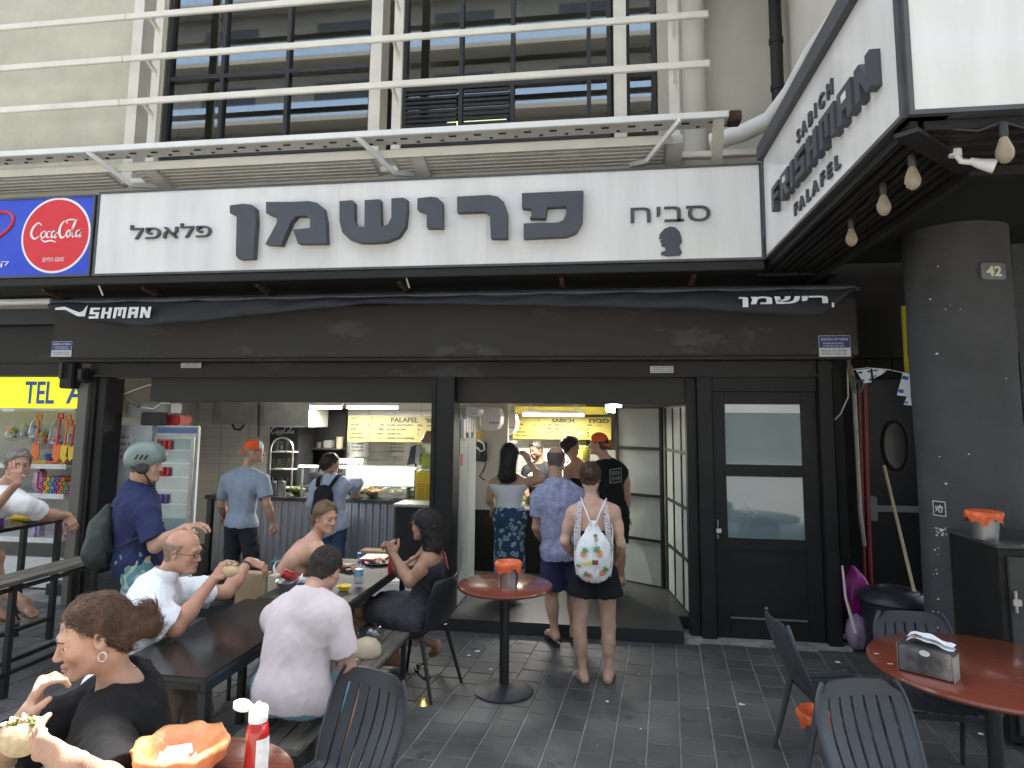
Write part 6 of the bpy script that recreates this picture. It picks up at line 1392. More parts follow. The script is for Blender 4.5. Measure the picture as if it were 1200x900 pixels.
def mesh_sdf(groups, h, region=None, hole=None, disp=None, cn=0):
    """groups: list of (prims, clips); returns verts, quads"""
    allp = [p for g in groups for p in g[0] if not p[8]]
    if region is None:
        lo = np.min([bounds(p)[0] for p in allp], 0)-3*h; hi = np.max([bounds(p)[1] for p in allp], 0)+3*h
    else: lo, hi = V(region[0]), V(region[1])
    n = np.ceil((hi-lo)/h).astype(int)+1
    ax = [(lo[i]+h*np.arange(n[i])).astype(f32) for i in range(3)]
    G = [ax[0][:, None, None], ax[1][None, :, None], ax[2][None, None, :]]
    Dm = None
    for prims, clips in groups:
        D = np.full(tuple(n), .25, f32)
        for p in prims:
            a, b = bounds(p); e = (.03 if not p[8] else .0)+p[5]*1.1
            i0 = np.maximum(0, np.floor((a-e-lo)/h).astype(int)); i1 = np.minimum(n, np.ceil((b+e-lo)/h).astype(int)+1)
            if (i1 <= i0).any(): continue
            sl = tuple(slice(i0[q], i1[q]) for q in range(3))
            d = evalp(p, ax[0][i0[0]:i1[0], None, None], ax[1][None, i0[1]:i1[1], None], ax[2][None, None, i0[2]:i1[2]])
            D[sl] = -smin(-D[sl], d, f32(p[5])) if p[8] else smin(D[sl], d, f32(p[5]))
        for (pt, nn) in (clips or []):
            nn = nz(nn); D = np.maximum(D, (G[0]-f32(pt[0]))*f32(nn[0])+(G[1]-f32(pt[1]))*f32(nn[1])+(G[2]-f32(pt[2]))*f32(nn[2])+(f32(cn)*n3(G[0], G[1], G[2], 140, 2) if cn else 0))
        Dm = D if Dm is None else smin(Dm, D, f32(.022))
    D = Dm
    if disp is not None: D = D+np.asarray(disp(*G), f32)
    S_ = D < 0
    # surface nets
    c8 = [S_[i:n[0]-1+i, j:n[1]-1+j, k:n[2]-1+k] for i in (0, 1) for j in (0, 1) for k in (0, 1)]
    cnt = sum(c.astype(np.int8) for c in c8); act = (cnt > 0) & (cnt < 8)
    idx = np.argwhere(act); N = len(idx)
    if N == 0: return np.zeros((0, 3)), np.zeros((0, 4), int)
    ids = np.full(act.shape, -1, np.int32); ids[act] = np.arange(N)
    acc = np.zeros((N, 3)); w = np.zeros(N)
    cor = {(i, j, k): D[idx[:, 0]+i, idx[:, 1]+j, idx[:, 2]+k] for i in (0, 1) for j in (0, 1) for k in (0, 1)}
    for axis in range(3):
        for u in (0, 1):
            for v in (0, 1):
                a = [0, 0, 0]; o = [q for q in range(3) if q != axis]; a[o[0]] = u; a[o[1]] = v; b = list(a); b[axis] = 1
                da, db = cor[tuple(a)], cor[tuple(b)]; m = (da < 0) != (db < 0); t = np.where(m, da/(da-db+1e-12), 0)
                pp = np.tile(np.array(a, float), (N, 1)); pp[:, axis] = t; acc[m] += pp[m]; w[m] += 1
    verts = lo+h*(idx+acc/np.maximum(w, 1)[:, None])
    quads = []
    for axis in range(3):
        s0 = [slice(None)]*3; s1 = [slice(None)]*3; s0[axis] = slice(0, -1); s1[axis] = slice(1, None)
        A, B_ = S_[tuple(s0)], S_[tuple(s1)]; o = [q for q in range(3) if q != axis]
        e = np.argwhere(A != B_); e = e[(e[:, o[0]] > 0) & (e[:, o[1]] > 0) & (e[:, o[0]] < n[o[0]]-1) & (e[:, o[1]] < n[o[1]]-1)]
        if len(e) == 0: continue
        q = []
        for (u, v) in ((-1, -1), (0, -1), (0, 0), (-1, 0)):
            c = e.copy(); c[:, o[0]] += u; c[:, o[1]] += v; q.append(ids[c[:, 0], c[:, 1], c[:, 2]])
        q = np.stack(q, 1); fl = A[e[:, 0], e[:, 1], e[:, 2]]
        if axis == 1: fl = ~fl
        q[~fl] = q[~fl][:, ::-1]; quads.append(q)
    quads = np.concatenate(quads); quads = quads[(quads >= 0).all(1)]
    if hole is not None:
        c = verts[quads].mean(1); ins = ((c > V(hole[0])) & (c < V(hole[1]))).all(1); quads = quads[~ins]
        used = np.unique(quads); mp = np.full(len(verts), -1); mp[used] = np.arange(len(used)); verts = verts[used]; quads = mp[quads]
    return verts, quads
def np_mesh(name, vq, mats, parent=None, classify=None, origin=None):
    V0 = []; Q0 = []; o = 0
    for v, q in vq:
        V0.append(v); Q0.append(q+o); o += len(v)
    v = np.concatenate(V0); q = np.concatenate(Q0)
    me = bpy.data.meshes.new(name)
    if origin is not None: v = v-V(origin)
    me.vertices.add(len(v)); me.vertices.foreach_set('co', v.astype(f32).ravel())
    me.loops.add(len(q)*4); me.loops.foreach_set('vertex_index', q.ravel().astype(np.int32))
    me.polygons.add(len(q)); me.polygons.foreach_set('loop_start', np.arange(0, len(q)*4, 4, dtype=np.int32)); me.polygons.foreach_set('loop_total', np.full(len(q), 4, np.int32))
    me.update(calc_edges=True); me.polygons.foreach_set('use_smooth', np.ones(len(q), bool))
    ob = link(name, me, mats, parent)
    if classify is not None:
        c = v[q].mean(1)+(V(origin) if origin is not None else 0); me.polygons.foreach_set('material_index', classify(c).astype(np.int32))
    return ob
def solid(name, mat, prims, h, parent=None, clips=None, disp=None, groups=None, cn=0):
    return np_mesh(name, [mesh_sdf(groups or [(prims, clips)], h, disp=disp, cn=cn)], mat, parent)
def strands(p, cap, mat, n=900, L=.03, r=.0012, flow=None, lift=.15, seed=1, curl=.3, jit=.25):
    """fine locks of hair laid over the hair mass, following the flow direction"""
    me = cap.data; k = len(me.vertices); co_ = np.zeros(k*3); me.vertices.foreach_get('co', co_); co_ = co_.reshape(-1, 3); no = np.zeros(k*3); me.vertices.foreach_get('normal', no); no = no.reshape(-1, 3)
    q = np.random.RandomState(seed); i = q.randint(0, k, n); P0 = co_[i]; N0 = no[i]
    if flow is None: F = -p.hu[None, :]*.8-p.hf[None, :]*.6+0*P0
    else: F = flow(P0)
    F = F+q.normal(0, jit, (n, 3)); F = F-N0*(F*N0).sum(1)[:, None]; F /= np.linalg.norm(F, axis=1)[:, None]+1e-6; S_ = np.cross(F, N0); S_ /= np.linalg.norm(S_, axis=1)[:, None]+1e-6
    l = L*q.uniform(.6, 1.3, n)[:, None]; ph = q.uniform(0, 6.28, n)[:, None]; vs = []; K_ = 5
    for j in range(K_):
        t = j/(K_-1); c = P0+F*l*t+N0*(.0012+lift*l*t*(1-t*.9)-.15*l*t*t)+S_*curl*l*.25*np.sin(ph+t*3.5); w = r*(1-.75*t)
        vs += [c-S_*w, c+N0*w*1.2, c+S_*w]
    v = np.stack(vs, 1).reshape(-1, 3); b = np.arange(n)[:, None]*(3*K_); Q = []
    for j in range(K_-1):
        for a_, c_ in ((0, 1), (1, 2)): Q.append(b+np.array([[3*j+a_, 3*j+c_, 3*j+3+c_, 3*j+3+a_]]))
    o = np_mesh('hair_strands', [(v, np.concatenate(Q))], mat, cap); o['kind'] = 'stuff'; return o
def strip_band(name, mat, pts, w, nrm, parent=None, t=.004):
    """a flat strap along pts, w wide, facing nrm"""
    m = MB(); pts = [Vector(p) for p in pts]; n = len(pts); vs = []
    for i, p in enumerate(pts):
        tg = (pts[min(i+1, n-1)]-pts[max(0, i-1)]).normalized(); nn = Vector(nrm[i] if isinstance(nrm[0], (list, tuple, Vector, np.ndarray)) else nrm); s = tg.cross(nn).normalized()*w/2; nn = s.cross(tg).normalized()*t
        vs += [p-s, p+s, p+s+nn, p-s+nn]
    m.add(vs, [(4*i+j, 4*i+(j+1) % 4, 4*i+4+(j+1) % 4, 4*i+4+j) for i in range(n-1) for j in range(4)]+[(0, 1, 2, 3), tuple(range(4*n-4, 4*n))])
    return m.build(name, mat, parent, smooth=40)

def skin_mat(name, col): return M('skin '+name, col, .48, var=.15, scale=11, bump=.22, bs=160, sub=.12, spec=.28)
def cloth_mat(name, col, var=.05, bump=.35, bs=18, rough=.85, scale=5, **k): return M('cloth '+name, col, rough, var=var, scale=scale, bump=bump, bs=bs, spec=.2, **k)
def hair_mat(name, col): return M('hair '+name, col, .42, var=.45, scale=26, bump=.9, bs=70, spec=.5, stretch=(1, 1, .25))
eye_w = M('eye white', (.52, .47, .43), .15, var=.03, bump=0); eye_d = M('eye dark', (.02, .012, .008), .1, var=.1, bump=0)
lip_c = {}
class Person:
    """joints are world points; f = body forward, hf = head forward"""
    def __init__(s, label, J, f, hf=None, hu=(0, 0, 1), skin='tan', tone=(.42, .235, .15), h=.008, hs=1.0, build=1.0, fem=False, belly=0, face=True, fine=None, grp=None, lw=1.0, bare_feet=False, armflat=False, jaw=0):
        s.r = empty('person', label, 'person', grp); s.J = J = {k: V(v) for k, v in J.items()}; s.h = h; s.f = nz((f[0], f[1], 0)); s.fem = fem; s.b = b = build
        s.skin = skin_mat(skin, tone); s.lip = M('lip '+skin, (min(1, tone[0]*.92), tone[1]*.72, tone[2]*.72), .4, var=.05, bump=.05)
        up = nz(J['nk']-J['pl']); s.up = up; s.left = nz(np.cross(up, s.f)); s.bf = nz(np.cross(s.left, up)); A = np.array([s.left, s.bf, up])
        P_, N_ = J['pl'], J['nk']; L = np.linalg.norm(N_-P_); mid = lambda t, fo=0: P_+(N_-P_)*t+s.bf*fo
        curve = J.get('bend', 0) if not isinstance(J.get('bend', 0), np.ndarray) else float(J['bend'])
        hw = (.172 if fem else .158)*b
        s.T = [ell(mid(.02, -.01), A, (hw, .118*b, .12), .05), ell(mid(.34, -.005), A, ((.128 if fem else .142)*b, .098*b, .15), .06), ell(mid(.66, 0), A, ((.140 if fem else .160)*b, .112*b, .17), .06)]
        for sh in ('shL', 'shR'):
            s.T.append(cone(mid(.86), J[sh]-up*.015+(mid(.86)-J[sh])*.10, .075*b, .056*b, .05)); s.T.append(cone(mid(1.02, -.005), J[sh]*.75+mid(1.0)*.25+up*.012, .046*b, .034*b, .05))
            s.T.append(ell(J[sh]*.62+mid(.70)*.38-s.bf*.015, A, (.068*b, .068*b, .10*b), .05))
        if fem:
            for q in (-1, 1): s.T.append(ell(mid(.66, .085)+s.left*q*.065, A, (.058, .055, .056), .03))
        if belly: s.T.append(ell(mid(.24, .05+belly*.5), A, (.13*b, .10*b+belly, .14), .06))
        if 'hipL' not in J: J['hipL'] = P_+s.left*.092*b-up*.03; J['hipR'] = P_-s.left*.092*b-up*.03
        w = lw*b; s.arm = {}; s.leg = {}
        for sd in 'LR':
            a, e, wr = J['sh'+sd], J['el'+sd], J['wr'+sd]
            fa = nz(wr-e); s.arm[sd] = [cone(a, e, .052*w, .040*w, .03), cone(a*.55+e*.45, a*.45+e*.55, .05*w, .046*w, .03), cone(e, e+(wr-e)*.35, .040*w, .044*w, .025), cone(e+(wr-e)*.3, wr, .042*w, .027*w, .025)]
            if 'kn'+sd in J:
                hp, kn, an = J['hip'+sd], J['kn'+sd], J['an'+sd]; sl_ = nz(an-kn); fwd = nz(J.get('toe'+sd, an+s.f*.15)-an); cb = nz(np.cross(np.cross(sl_, s.f), sl_)); th = (1.06 if fem else 1.0)*w
                s.leg[sd] = [cone(hp, kn, .088*th, .056*w, .04), cone(kn, kn+(an-kn)*.3, .054*w, .056*w, .03), cone(kn+(an-kn)*.18-cb*.018, kn+(an-kn)*.5-cb*.014, .045*w, .042*w, .03), cone(kn+(an-kn)*.35, an, .050*w, .032*w, .03), ell(kn+cb*.02, np.eye(3), (.045*w,)*3, .03)]
                toe = J.get('toe'+sd, an+s.f*.15+V(0, 0, -.05)); hl = an-fwd*.045+V(0, 0, -.045); ball = toe-nz(toe-an)*.05
                s.leg[sd] += [cone(an, hl, .032, .030, .03), cone(hl, ball, .028, .030, .03), cone(an+V(0, 0, -.01), ball+V(0, 0, .005), .030, .022, .03), cone(ball, toe, .032, .018, .02, flat=((0, 0, 1), .6))]
                sdv = nz(np.cross(fwd, V(0, 0, 1)))*.022; s.leg[sd] += [cone(ball+sdv, toe+sdv*.9, .016, .012, .01), cone(ball-sdv, toe-sdv*.9-fwd*.012, .015, .011, .01)]
        # head
        s.hf = nz(hf if hf is not None else s.f); s.hu = nz(hu); hr = nz(np.cross(s.hf, s.hu)); s.hu = np.cross(hr, s.hf); s.hr = hr; s.hs = hs; s.hc = H_ = J['hd']
        s.HA = np.array([hr, s.hf, s.hu])
        p = s.hp; e = lambda c, r, k=.012, neg=False: ell(p(*c), s.HA, V(r)*hs, k*hs, neg)
        c = lambda a, b_, ra, rb, k=.012, neg=False: cone(p(*a), p(*b_), ra*hs, rb*hs, k*hs, None, None, neg)
        s.H = [e((0, -.014, .034), (.074, .094, .086), .02), e((0, .02, -.03), (.060, .064, .078), .03), c((0, -.035, -.05), (0, -.03, .0), .055, .06, .03)]
        for q in (-1, 1):
            s.H += [c((q*.050, -.0, -.050), (q*.020, .062, -.090), .019, .016, .022), e((q*.036, .056, -.022), (.022, .02, .024), .02)]
        s.H += [e((0, .070, -.090), (.020+jaw, .018, .016), .02), c((-.030, .077, .024), (.030, .077, .024), .012, .012, .015)]
        if face:
            for q in (-1, 1): s.H += [e((q*.031, .094, .006), (.017, .016, .012), .014, True)]
            for q in (-1, 1): s.H += [c((q*.018, .0815, .0105), (q*.045, .0705, .0095), .0062, .0055, .004), c((q*.020, .0805, -.0075), (q*.042, .0715, -.006), .0052, .0045, .004)]
            s.H += [c((0, .080, .012), (0, .0985, -.025), .0078, .0100, .009), e((0, .0965, -.029), (.0115, .0105, .0095), .007), e((-.0115, .089, -.031), (.0075, .010, .007), .005), e((.0115, .089, -.031), (.0075, .010, .007), .005)]
            s.H += [e((0, .083, -.0575), (.023, .0105, .0058), .004), e((0, .0825, -.0685), (.020, .0105, .0062), .004), c((-.02, .092, -.0628), (.02, .092, -.0628), .0016, .0016, .003, True)]
            for q in (-1, 1):
                m = MB(); m.lathe([(.0001+.0118*math.sin(R(t)), -.0118*math.cos(R(t))) for t in range(0, 181, 20)], (0, 0, 0), 14)
                m.cur = 1; m.lathe([(0, .0124), (.0035, .0122), (.0068, .0102)], (0, 0, 0), 12)
                eo = m.build('eye', [eye_w, eye_d], s.r, smooth=True); mt = Matrix.Rotation(0, 4, 'X')
                zf = Vector(s.hf)+Vector(s.hu)*-.08; qn = zf.to_track_quat('Z', 'Y'); eo.rotation_mode = 'QUATERNION'; eo.rotation_quaternion = qn; eo.location = Vector(p(q*.031, .0695, .002)); eo.scale = (hs,)*3
        for q in (-1, 1): s.H += [ell(p(q*.076, -.010, -.002), np.array([nz(hr*q+s.hf*-.35), nz(s.hf+hr*q*.35), s.hu]), V(.007, .019, .031)*hs, .006), ell(p(q*.0835, -.004, .0), np.array([nz(hr*q+s.hf*-.35), nz(s.hf+hr*q*.35), s.hu]), V(.006, .009, .016)*hs, .004, True)]
        nb = s.hp(0, -.035, -.07); nr = (.046 if fem else .055)*b
        s.N = [cone(N_+up*-.01-s.bf*.0, nb, nr*1.12, nr, .03)]
        s.hands = []
    def hp(s, x, y, z): return s.hc+(s.hr*x+s.hf*y+s.hu*z)*s.hs
    def hand(s, sd, d=None, n=None, curl=.5, thumb=.5, spread=.1, sc=1.0, point=None):
        """d = direction of the hand, n = direction the back of the hand faces"""
        J = s.J; w = J['wr'+sd]; fa = nz(w-J['el'+sd]); d = nz(d) if d is not None else fa
        n = nz(n) if n is not None else nz(np.cross(np.cross(d, (0, 0, 1)), d)+1e-4); n = nz(n-d*(n@d)); sx = np.cross(d, n)*(1 if sd == 'R' else -1)   # toward the thumb
        sx = -sx if False else sx
        A = np.array([sx, d, n]); q = sc
        out = [cone(w, w+d*.03*q, .024*q, .028*q, .02, flat=(n, .6)), ell(w+d*.052*q, A, V(.040, .048, .016)*q, .012), cone(w+d*.085*q-sx*.026*q, w+d*.09*q+sx*.026*q, .0125*q, .0125*q, .012)]
        L = [(.042, .026, .022), (.046, .029, .023), (.043, .027, .022), (.034, .021, .019)]
        for i in range(4):
            b0 = w+d*(.088-.004*abs(i-1))*q+sx*(.028-.0185*i)*q; dd = nz(d+sx*spread*(1.2-.8*i)); pt = b0; ang = 0; r = [.0098, .0088, .0080, .0066][0:4]
            cu_ = curl if point is None or i not in point else point[i]
            if isinstance(cu_, (int, float)): cu_ = (cu_, cu_*1.15, cu_*.8)
            for kx in range(3):
                ang += cu_[kx]*1.15; v = nz(dd*math.cos(ang)-n*math.sin(ang)); nx = pt+v*L[i][kx]*q; out.append(cone(pt, nx, r[kx]*q, r[kx+1]*q, .004)); pt = nx
        tb = w+d*.028*q+sx*.026*q; t1 = tb+nz(d*.65+sx*.75-n*thumb*.6)*.038*q; t2 = t1+nz(d*.95+sx*.25-n*thumb*.9)*.032*q; t3 = t2+nz(d*1.0-sx*.05-n*thumb*1.1)*.024*q
        out += [cone(tb, t1, .0150*q, .0115*q, .012), cone(t1, t2, .0112*q, .0100*q, .005), cone(t2, t3, .0098*q, .0078*q, .004)]
        s.hands.append((out, w)); return w+d*.10*q-n*.03*q
    def body(s, legs=True, headh=None, handh=None, extra=None):
        arms = s.arm['L']+s.arm['R']; pr = s.T+s.N+s.H[:3]+arms+(s.leg.get('L', [])+s.leg.get('R', []) if legs else [])
        full = s.T+s.N+arms+(s.leg.get('L', [])+s.leg.get('R', []) if legs else [])+s.H+[q for hd in s.hands for q in hd[0]]+(extra or [])
        regs = []; r = .165*s.hs; c = s.hc; regs.append(((c-r, c+r), headh or s.h*.7))
        for out, w in s.hands:
            bs = [bounds(q) for q in out]; lo = np.min([b[0] for b in bs], 0)-.02; hi = np.max([b[1] for b in bs], 0)+.02; regs.append(((lo, hi), handh or s.h*.62))
        # regions must not overlap: later ones cut from earlier ones
        parts = []; vq = mesh_sdf([(full, None)], s.h); v, q = vq
        def drop(vq, reg, sh):
            v, q = vq; c = v[q].mean(1); ins = ((c > reg[0]+sh) & (c < reg[1]-sh)).all(1); q = q[~ins]; u = np.unique(q); mp = np.full(len(v), -1); mp[u] = np.arange(len(u)); return v[u], mp[q]
        for reg, hh in regs: vq = drop(vq, reg, s.h*.9)
        parts.append(vq)
        for i, (reg, hh) in enumerate(regs):
            near = [p for p in full if (bounds(p)[0] < reg[1]+.05).all() and (bounds(p)[1] > reg[0]-.05).all()]
            w = mesh_sdf([(near, None)], hh, region=reg)
            for reg2, _ in regs[:i]: w = drop(w, reg2, s.h*.9)
            parts.append(w)
        lipc = s.hp(0, .086, -.063); HA = s.HA; hs = s.hs
        def cls(c):
            d = (c-lipc)@HA.T/(V(.0245, .016, .0115)*hs); return ((d**2).sum(1) < 1).astype(int)
        s.bo = np_mesh('body', parts, [s.skin, s.lip], s.r, classify=cls); return s
    # ---- hair
    def cap_hair(s, mat, t=.010, line=(.075, .078), slope=1.136, extra=None, amp=.003, fr=90, h=None, name='hair', nape=-.11, neg=None, lowcut=True, top=None, st=0, sl=.03, flow=None, sr=.0012, curl=.3, jit=.25, cn=.006, smat=None):
        p = s.hp; HA = s.HA; hs = s.hs; n = s.hf*slope-s.hu
        pr = [ell(p(0, -.016, .036), HA, V(.076+t, .096+t, .088+t)*hs, .02)]+[ell(p(0, -.045, -.045), HA, V(.058+t*.6, .045+t, .055)*hs, .03)]
        cl = [(p(0, line[0], line[1]), n), (p(0, 0, nape), -s.hu)] if lowcut else [(p(0, line[0], line[1]), n)]
        if top is not None: cl.append((p(0, 0, top), s.hu))
        g = [(pr, cl)]
        if neg: g[0][0].extend(neg)
        if extra: g.append((extra, None))
        o = solid(name, mat, None, h or max(.0045, s.h*.6), s.r, groups=g, disp=lambda a, b, c: amp*n3(a, b, c, fr, 1)+amp*.6*n3(a, b, c, fr*2.3, 4), cn=cn)
        if st: strands(s, o, smat or mat, st, sl, sr, flow, seed=3, curl=curl, jit=jit)
        return o
    def brows(s, mat):
        for q in (-1, 1):
            m = MB(); p = s.hp; m.tube([p(q*.013, .0905, .0195), p(q*.028, .0895, .0245), p(q*.046, .0785, .021)], [.0034*s.hs, .0042*s.hs, .0022*s.hs], 6, flat=.7); m.build('eyebrow', mat, s.r, smooth=True)
    # ---- clothes
    def top(s, mat, sleeve=.5, t=.014, hem=-.08, neck=.0, name='shirt', loose=.0, fold=.0045, ff=26, extra=None, h=None, cuff=.012, neckr=.075, clips=None, front=0, hemv=None):
        J = s.J; up = s.up; P_, N_ = J['pl'], J['nk']; k = .04
        pr = [infl(p, t+(loose if i == 1 else loose*.4)) for i, p in enumerate(s.T)]
        if -.3 < hem < -.0: pr.append(ell(P_+up*(hem*.4), np.array([s.left, s.bf, up]), V((.172 if s.fem else .162)*s.b+t+loose*.6, .122*s.b+t+loose*.6, .16), .05))
        hemp = P_+up*hem; cl = [(hemp, hemv if hemv is not None else -up)]+(clips or [])
        groups = []
        for sd in 'LR':
            a, e, w = J['sh'+sd], J['el'+sd], J['wr'+sd]
            if sleeve <= 0: continue
            if sleeve <= 1:
                q = a+(e-a)*sleeve; d = nz(e-a); groups.append([cone(a, a+(e-a)*(sleeve+.1), .054*s.b+t, .046*s.b+t+cuff, .03, cap=(q, d))])
            else:
                q = e+(w-e)*(sleeve-1); d = nz(w-e); groups.append([cone(a, e, .054*s.b+t, .044*s.b+t, .03), cone(e, e+(w-e)*(sleeve-.95), .044*s.b+t, .032*s.b+t+cuff*.4, .03, cap=(q, d))])
        nk = [ell(N_+up*.055+s.bf*.02*(1+front), np.array([s.left, s.bf, up]), (neckr, neckr*(1.05+front), .06), .01, True)]
        g = [(pr+(extra or [])+nk, cl)]+[(x, None) for x in groups]
        sd = hash(name) % 7
        def dz(a, b, c):
            tt = (c-f32(P_[2]))
            return fold*n3(a, b, c*.45, ff, 1.3)+fold*.6*(np.abs(n3(a*.8+c*.5, b*.8, c*.7-a*.4, ff*1.25, 4.1))-.35)+fold*.35*n3(a, b*1.2, c*.8, ff*2.6, 2.7)
        return solid(name, mat, None, h or s.h*.85, s.r, groups=g, disp=dz)
    def bottom(s, mat, leg=.55, t=.016, waist=.10, name='trousers', fold=.004, flare=.01, h=None):
        J = s.J; up = s.up; P_ = J['pl']; pr = [infl(s.T[0], t*.8), infl(s.T[1], t*.5)]; g = [(pr, [(P_+up*waist, up)])]
        for sd in 'LR':
            if 'kn'+sd not in J: continue
            a, k_, n_ = J['hip'+sd], J['kn'+sd], J['an'+sd]; th = (1.06 if s.fem else 1.0)*s.b
            if leg <= 1: q = a+(k_-a)*leg; g.append(([cone(a, a+(k_-a)*(leg+.08), .088*th+t*.7, .088*th+(.056-.088)*leg*s.b+t+flare, .05, cap=(q, nz(k_-a)))], None))
            else: q = k_+(n_-k_)*(leg-1); g.append(([cone(a, k_, .088*th+t*.7, .060*s.b+t, .04), cone(k_, k_+(n_-k_)*(leg-.97), .060*s.b+t, .045*s.b+t+flare*.4, .04, cap=(q, nz(n_-k_)))], None))
        return solid(name, mat, None, h or s.h, s.r, groups=g, disp=lambda a, b, c: fold*n3(a, b, c*.8, 30, 5)+fold*.5*n3(a, b, c, 65, 2))
    def sandal(s, sd, mat, strap=True):
        J = s.J; an = J['an'+sd]; toe = J.get('toe'+sd, an+s.f*.15+V(0, 0, -.05)); fw = nz((toe-an)*V(1, 1, 0)); z = toe[2]-.022; hl = V(an[0], an[1], 0)-fw*.075; lf = np.cross(V(0, 0, 1), fw)
        pts = [(-.03, .0), (-.038, .06), (-.034, .12), (-.045, .19), (-.035, .25), (0, .275), (.035, .255), (.044, .2), (.036, .12), (.036, .05), (.025, 0), (0, -.012)]
        m = MB(); m.poly(pts, Vector((hl[0], hl[1], z-.012)), Vector(-lf), Vector(fw), Vector((0, 0, 1)), .02); o = m.build('sandal', mat, s.r)
        if strap:
            c = V(hl[0], hl[1], z)+fw*.225; m = MB()
            for q in (-1, 1): m.tube([c+V(0, 0, .01), c-fw*.045+lf*q*.03+V(0, 0, .045), c-fw*.11+lf*q*.043+V(0, 0, .01)], .006, 6)
            m.build('strap', mat, o)
# ================================================================== people
def W3(px, py, Y): v = at(px, py, Y); return V(v.x, v.y, v.z)
fl_ = (0, 0, .0)
hb = hair_mat('black', (.012, .009, .008)); hbr = hair_mat('brown', (.055, .028, .016)); hg = hair_mat('grey', (.20, .18, .16)); hbl = hair_mat('dark blond', (.20, .125, .065)); hst = M('hair stubble', (.10, .075, .06), .8, var=.25, scale=60, bump=.5, bs=200)
def strap_on(name, mat, pts, w, nrm, par): return strip_band(name, mat, pts, w, nrm, par)
def garment_print(ob): return ob
def dots_mat(name, base, c1, c2, scale, th=.3, rough=.85):
    """printed cloth: blobs of two colours scattered on a base colour"""
    m = M(name, base, rough, var=.03, bump=.3, bs=18, spec=.2); n = m.node_tree.nodes; l = m.node_tree.links; b = n['Principled BSDF']; src = b.inputs['Base Color'].links[0].from_socket
    tc = n.new('ShaderNodeTexCoord'); ns = n.new('ShaderNodeTexNoise'); ns.inputs['Scale'].default_value = scale*.6; mx0 = n.new('ShaderNodeMix'); mx0.data_type = 'VECTOR'; mx0.inputs['Factor'].default_value = .06
    l.new(tc.outputs['Object'], mx0.inputs['A']); l.new(tc.outputs['Object'], ns.inputs['Vector']); l.new(ns.outputs['Color'], mx0.inputs['B'])
    vo = n.new('ShaderNodeTexVoronoi'); vo.inputs['Scale'].default_value = scale; l.new(mx0.outputs['Result'] if 'Result' in mx0.outputs else mx0.outputs[1], vo.inputs['Vector'])
    def ring(lo, hi, col, src):
        r = n.new('ShaderNodeValToRGB'); e = r.color_ramp.elements; e[0].position = lo; e[0].color = (0, 0, 0, 1); e[1].position = lo+.03; e[1].color = (1, 1, 1, 1); a = r.color_ramp.elements.new(hi); a.color = (1, 1, 1, 1); c = r.color_ramp.elements.new(min(1, hi+.03)); c.color = (0, 0, 0, 1)
        l.new(vo.outputs['Distance'], r.inputs[0]); x = n.new('ShaderNodeMix'); x.data_type = 'RGBA'; l.new(r.outputs[0], x.inputs['Factor']); l.new(src, x.inputs['A']); x.inputs['B'].default_value = (*col, 1); return x.outputs['Result']
    o = ring(.0, th*.35, c2, src); o = ring(th*.55, th, c1, o); l.new(o, b.inputs['Base Color']); return m

# ---- woman with the pineapple bag, from behind
y = 5.30
p = Person('woman in black shorts seen from behind, wearing a white pineapple print bag', dict(
    hd=W3(692, 560, y+.02), nk=W3(694, 589, y-.02), pl=W3(697, 672, y), shL=W3(670, 601, y), shR=W3(720, 599, y), elL=W3(662, 634, y-.02), elR=W3(727, 637, y-.02), wrL=W3(674, 652, y+.15), wrR=W3(722, 655, y+.16),
    knL=W3(679, 735, y+.02), anL=W3(683, 789, y), toeL=W3(674, 791, y+.17), knR=W3(713, 734, y+.03), anR=W3(713, 789, y+.02), toeR=W3(716, 790, y+.19)), (0, 1), hf=(.1, 1, -.12), tone=(.56, .36, .27), skin='fair', fem=True, h=.0075, hs=.95, build=.92, face=False)
p.hand('L', d=(.2, .7, -.6), n=(-1, 0, 0)); p.hand('R', d=(-.2, .7, -.6), n=(1, 0, 0)); p.body(handh=.0065)
p.cap_hair(hbr, t=.011, slope=.55, line=(.09, .04), nape=-.10, st=900, sl=.035, flow=lambda P0: (p.hp(0, -.12, .03)-P0), extra=[ell(p.hp(.0, -.118, .035), p.HA, (.052, .042, .046), .02), ell(p.hp(.012, -.12, .005), p.HA, (.03, .02, .02), .015)], amp=.004)
blk = cloth_mat('black', (.014, .014, .016))
p.bottom(blk, leg=.34, t=.022, waist=.10, name='shorts', flare=.035, fold=.006)
p.top(blk, sleeve=0, t=.010, hem=.02, name='vest', clips=[(p.J['pl']+p.up*.34, p.up)], fold=.002)
flor = dots_mat('cloth floral straps', (.55, .5, .5), (.06, .05, .1), (.6, .12, .22), 60)
for q in (-1, 1): strap_on('dress_strap', flor, [p.J['nk']-p.left*q*.085+p.up*(.00)+V(0, -.03, .01), p.J['nk']-p.left*q*.105-p.up*.06+V(0, -.085, 0), p.J['pl']-p.left*q*.120+p.up*.26+V(0, -.115, 0), p.J['pl']-p.left*q*.128+p.up*.18+V(0, -.10, 0)], .045, (0, -1, 0), p.r)
sand_m = M('black sandal', (.02, .018, .018), .6)
for sd in 'LR': p.sandal(sd, sand_m)
pb = empty('drawstring_bag', 'white drawstring bag printed with pineapples on the back of the woman in black shorts', 'bag')
c = p.J['pl']+p.up*.19+V(0, -.175, 0); cw = M('white canvas', (.74, .76, .76), .85, var=.04, bump=.6, bs=14)
A = np.array([[1, 0, 0], [0, 1, 0], [0, 0, 1.]])
pc = [ell(c+V(0, 0, -.045), A, (.135, .062, .16), .05), ell(c+V(0, .01, -.14), A, (.125, .05, .075), .04), cone(c+V(0, .02, .08), c+V(0, .03, .20), .105, .035, .06, flat=((0, 1, 0), .5))]
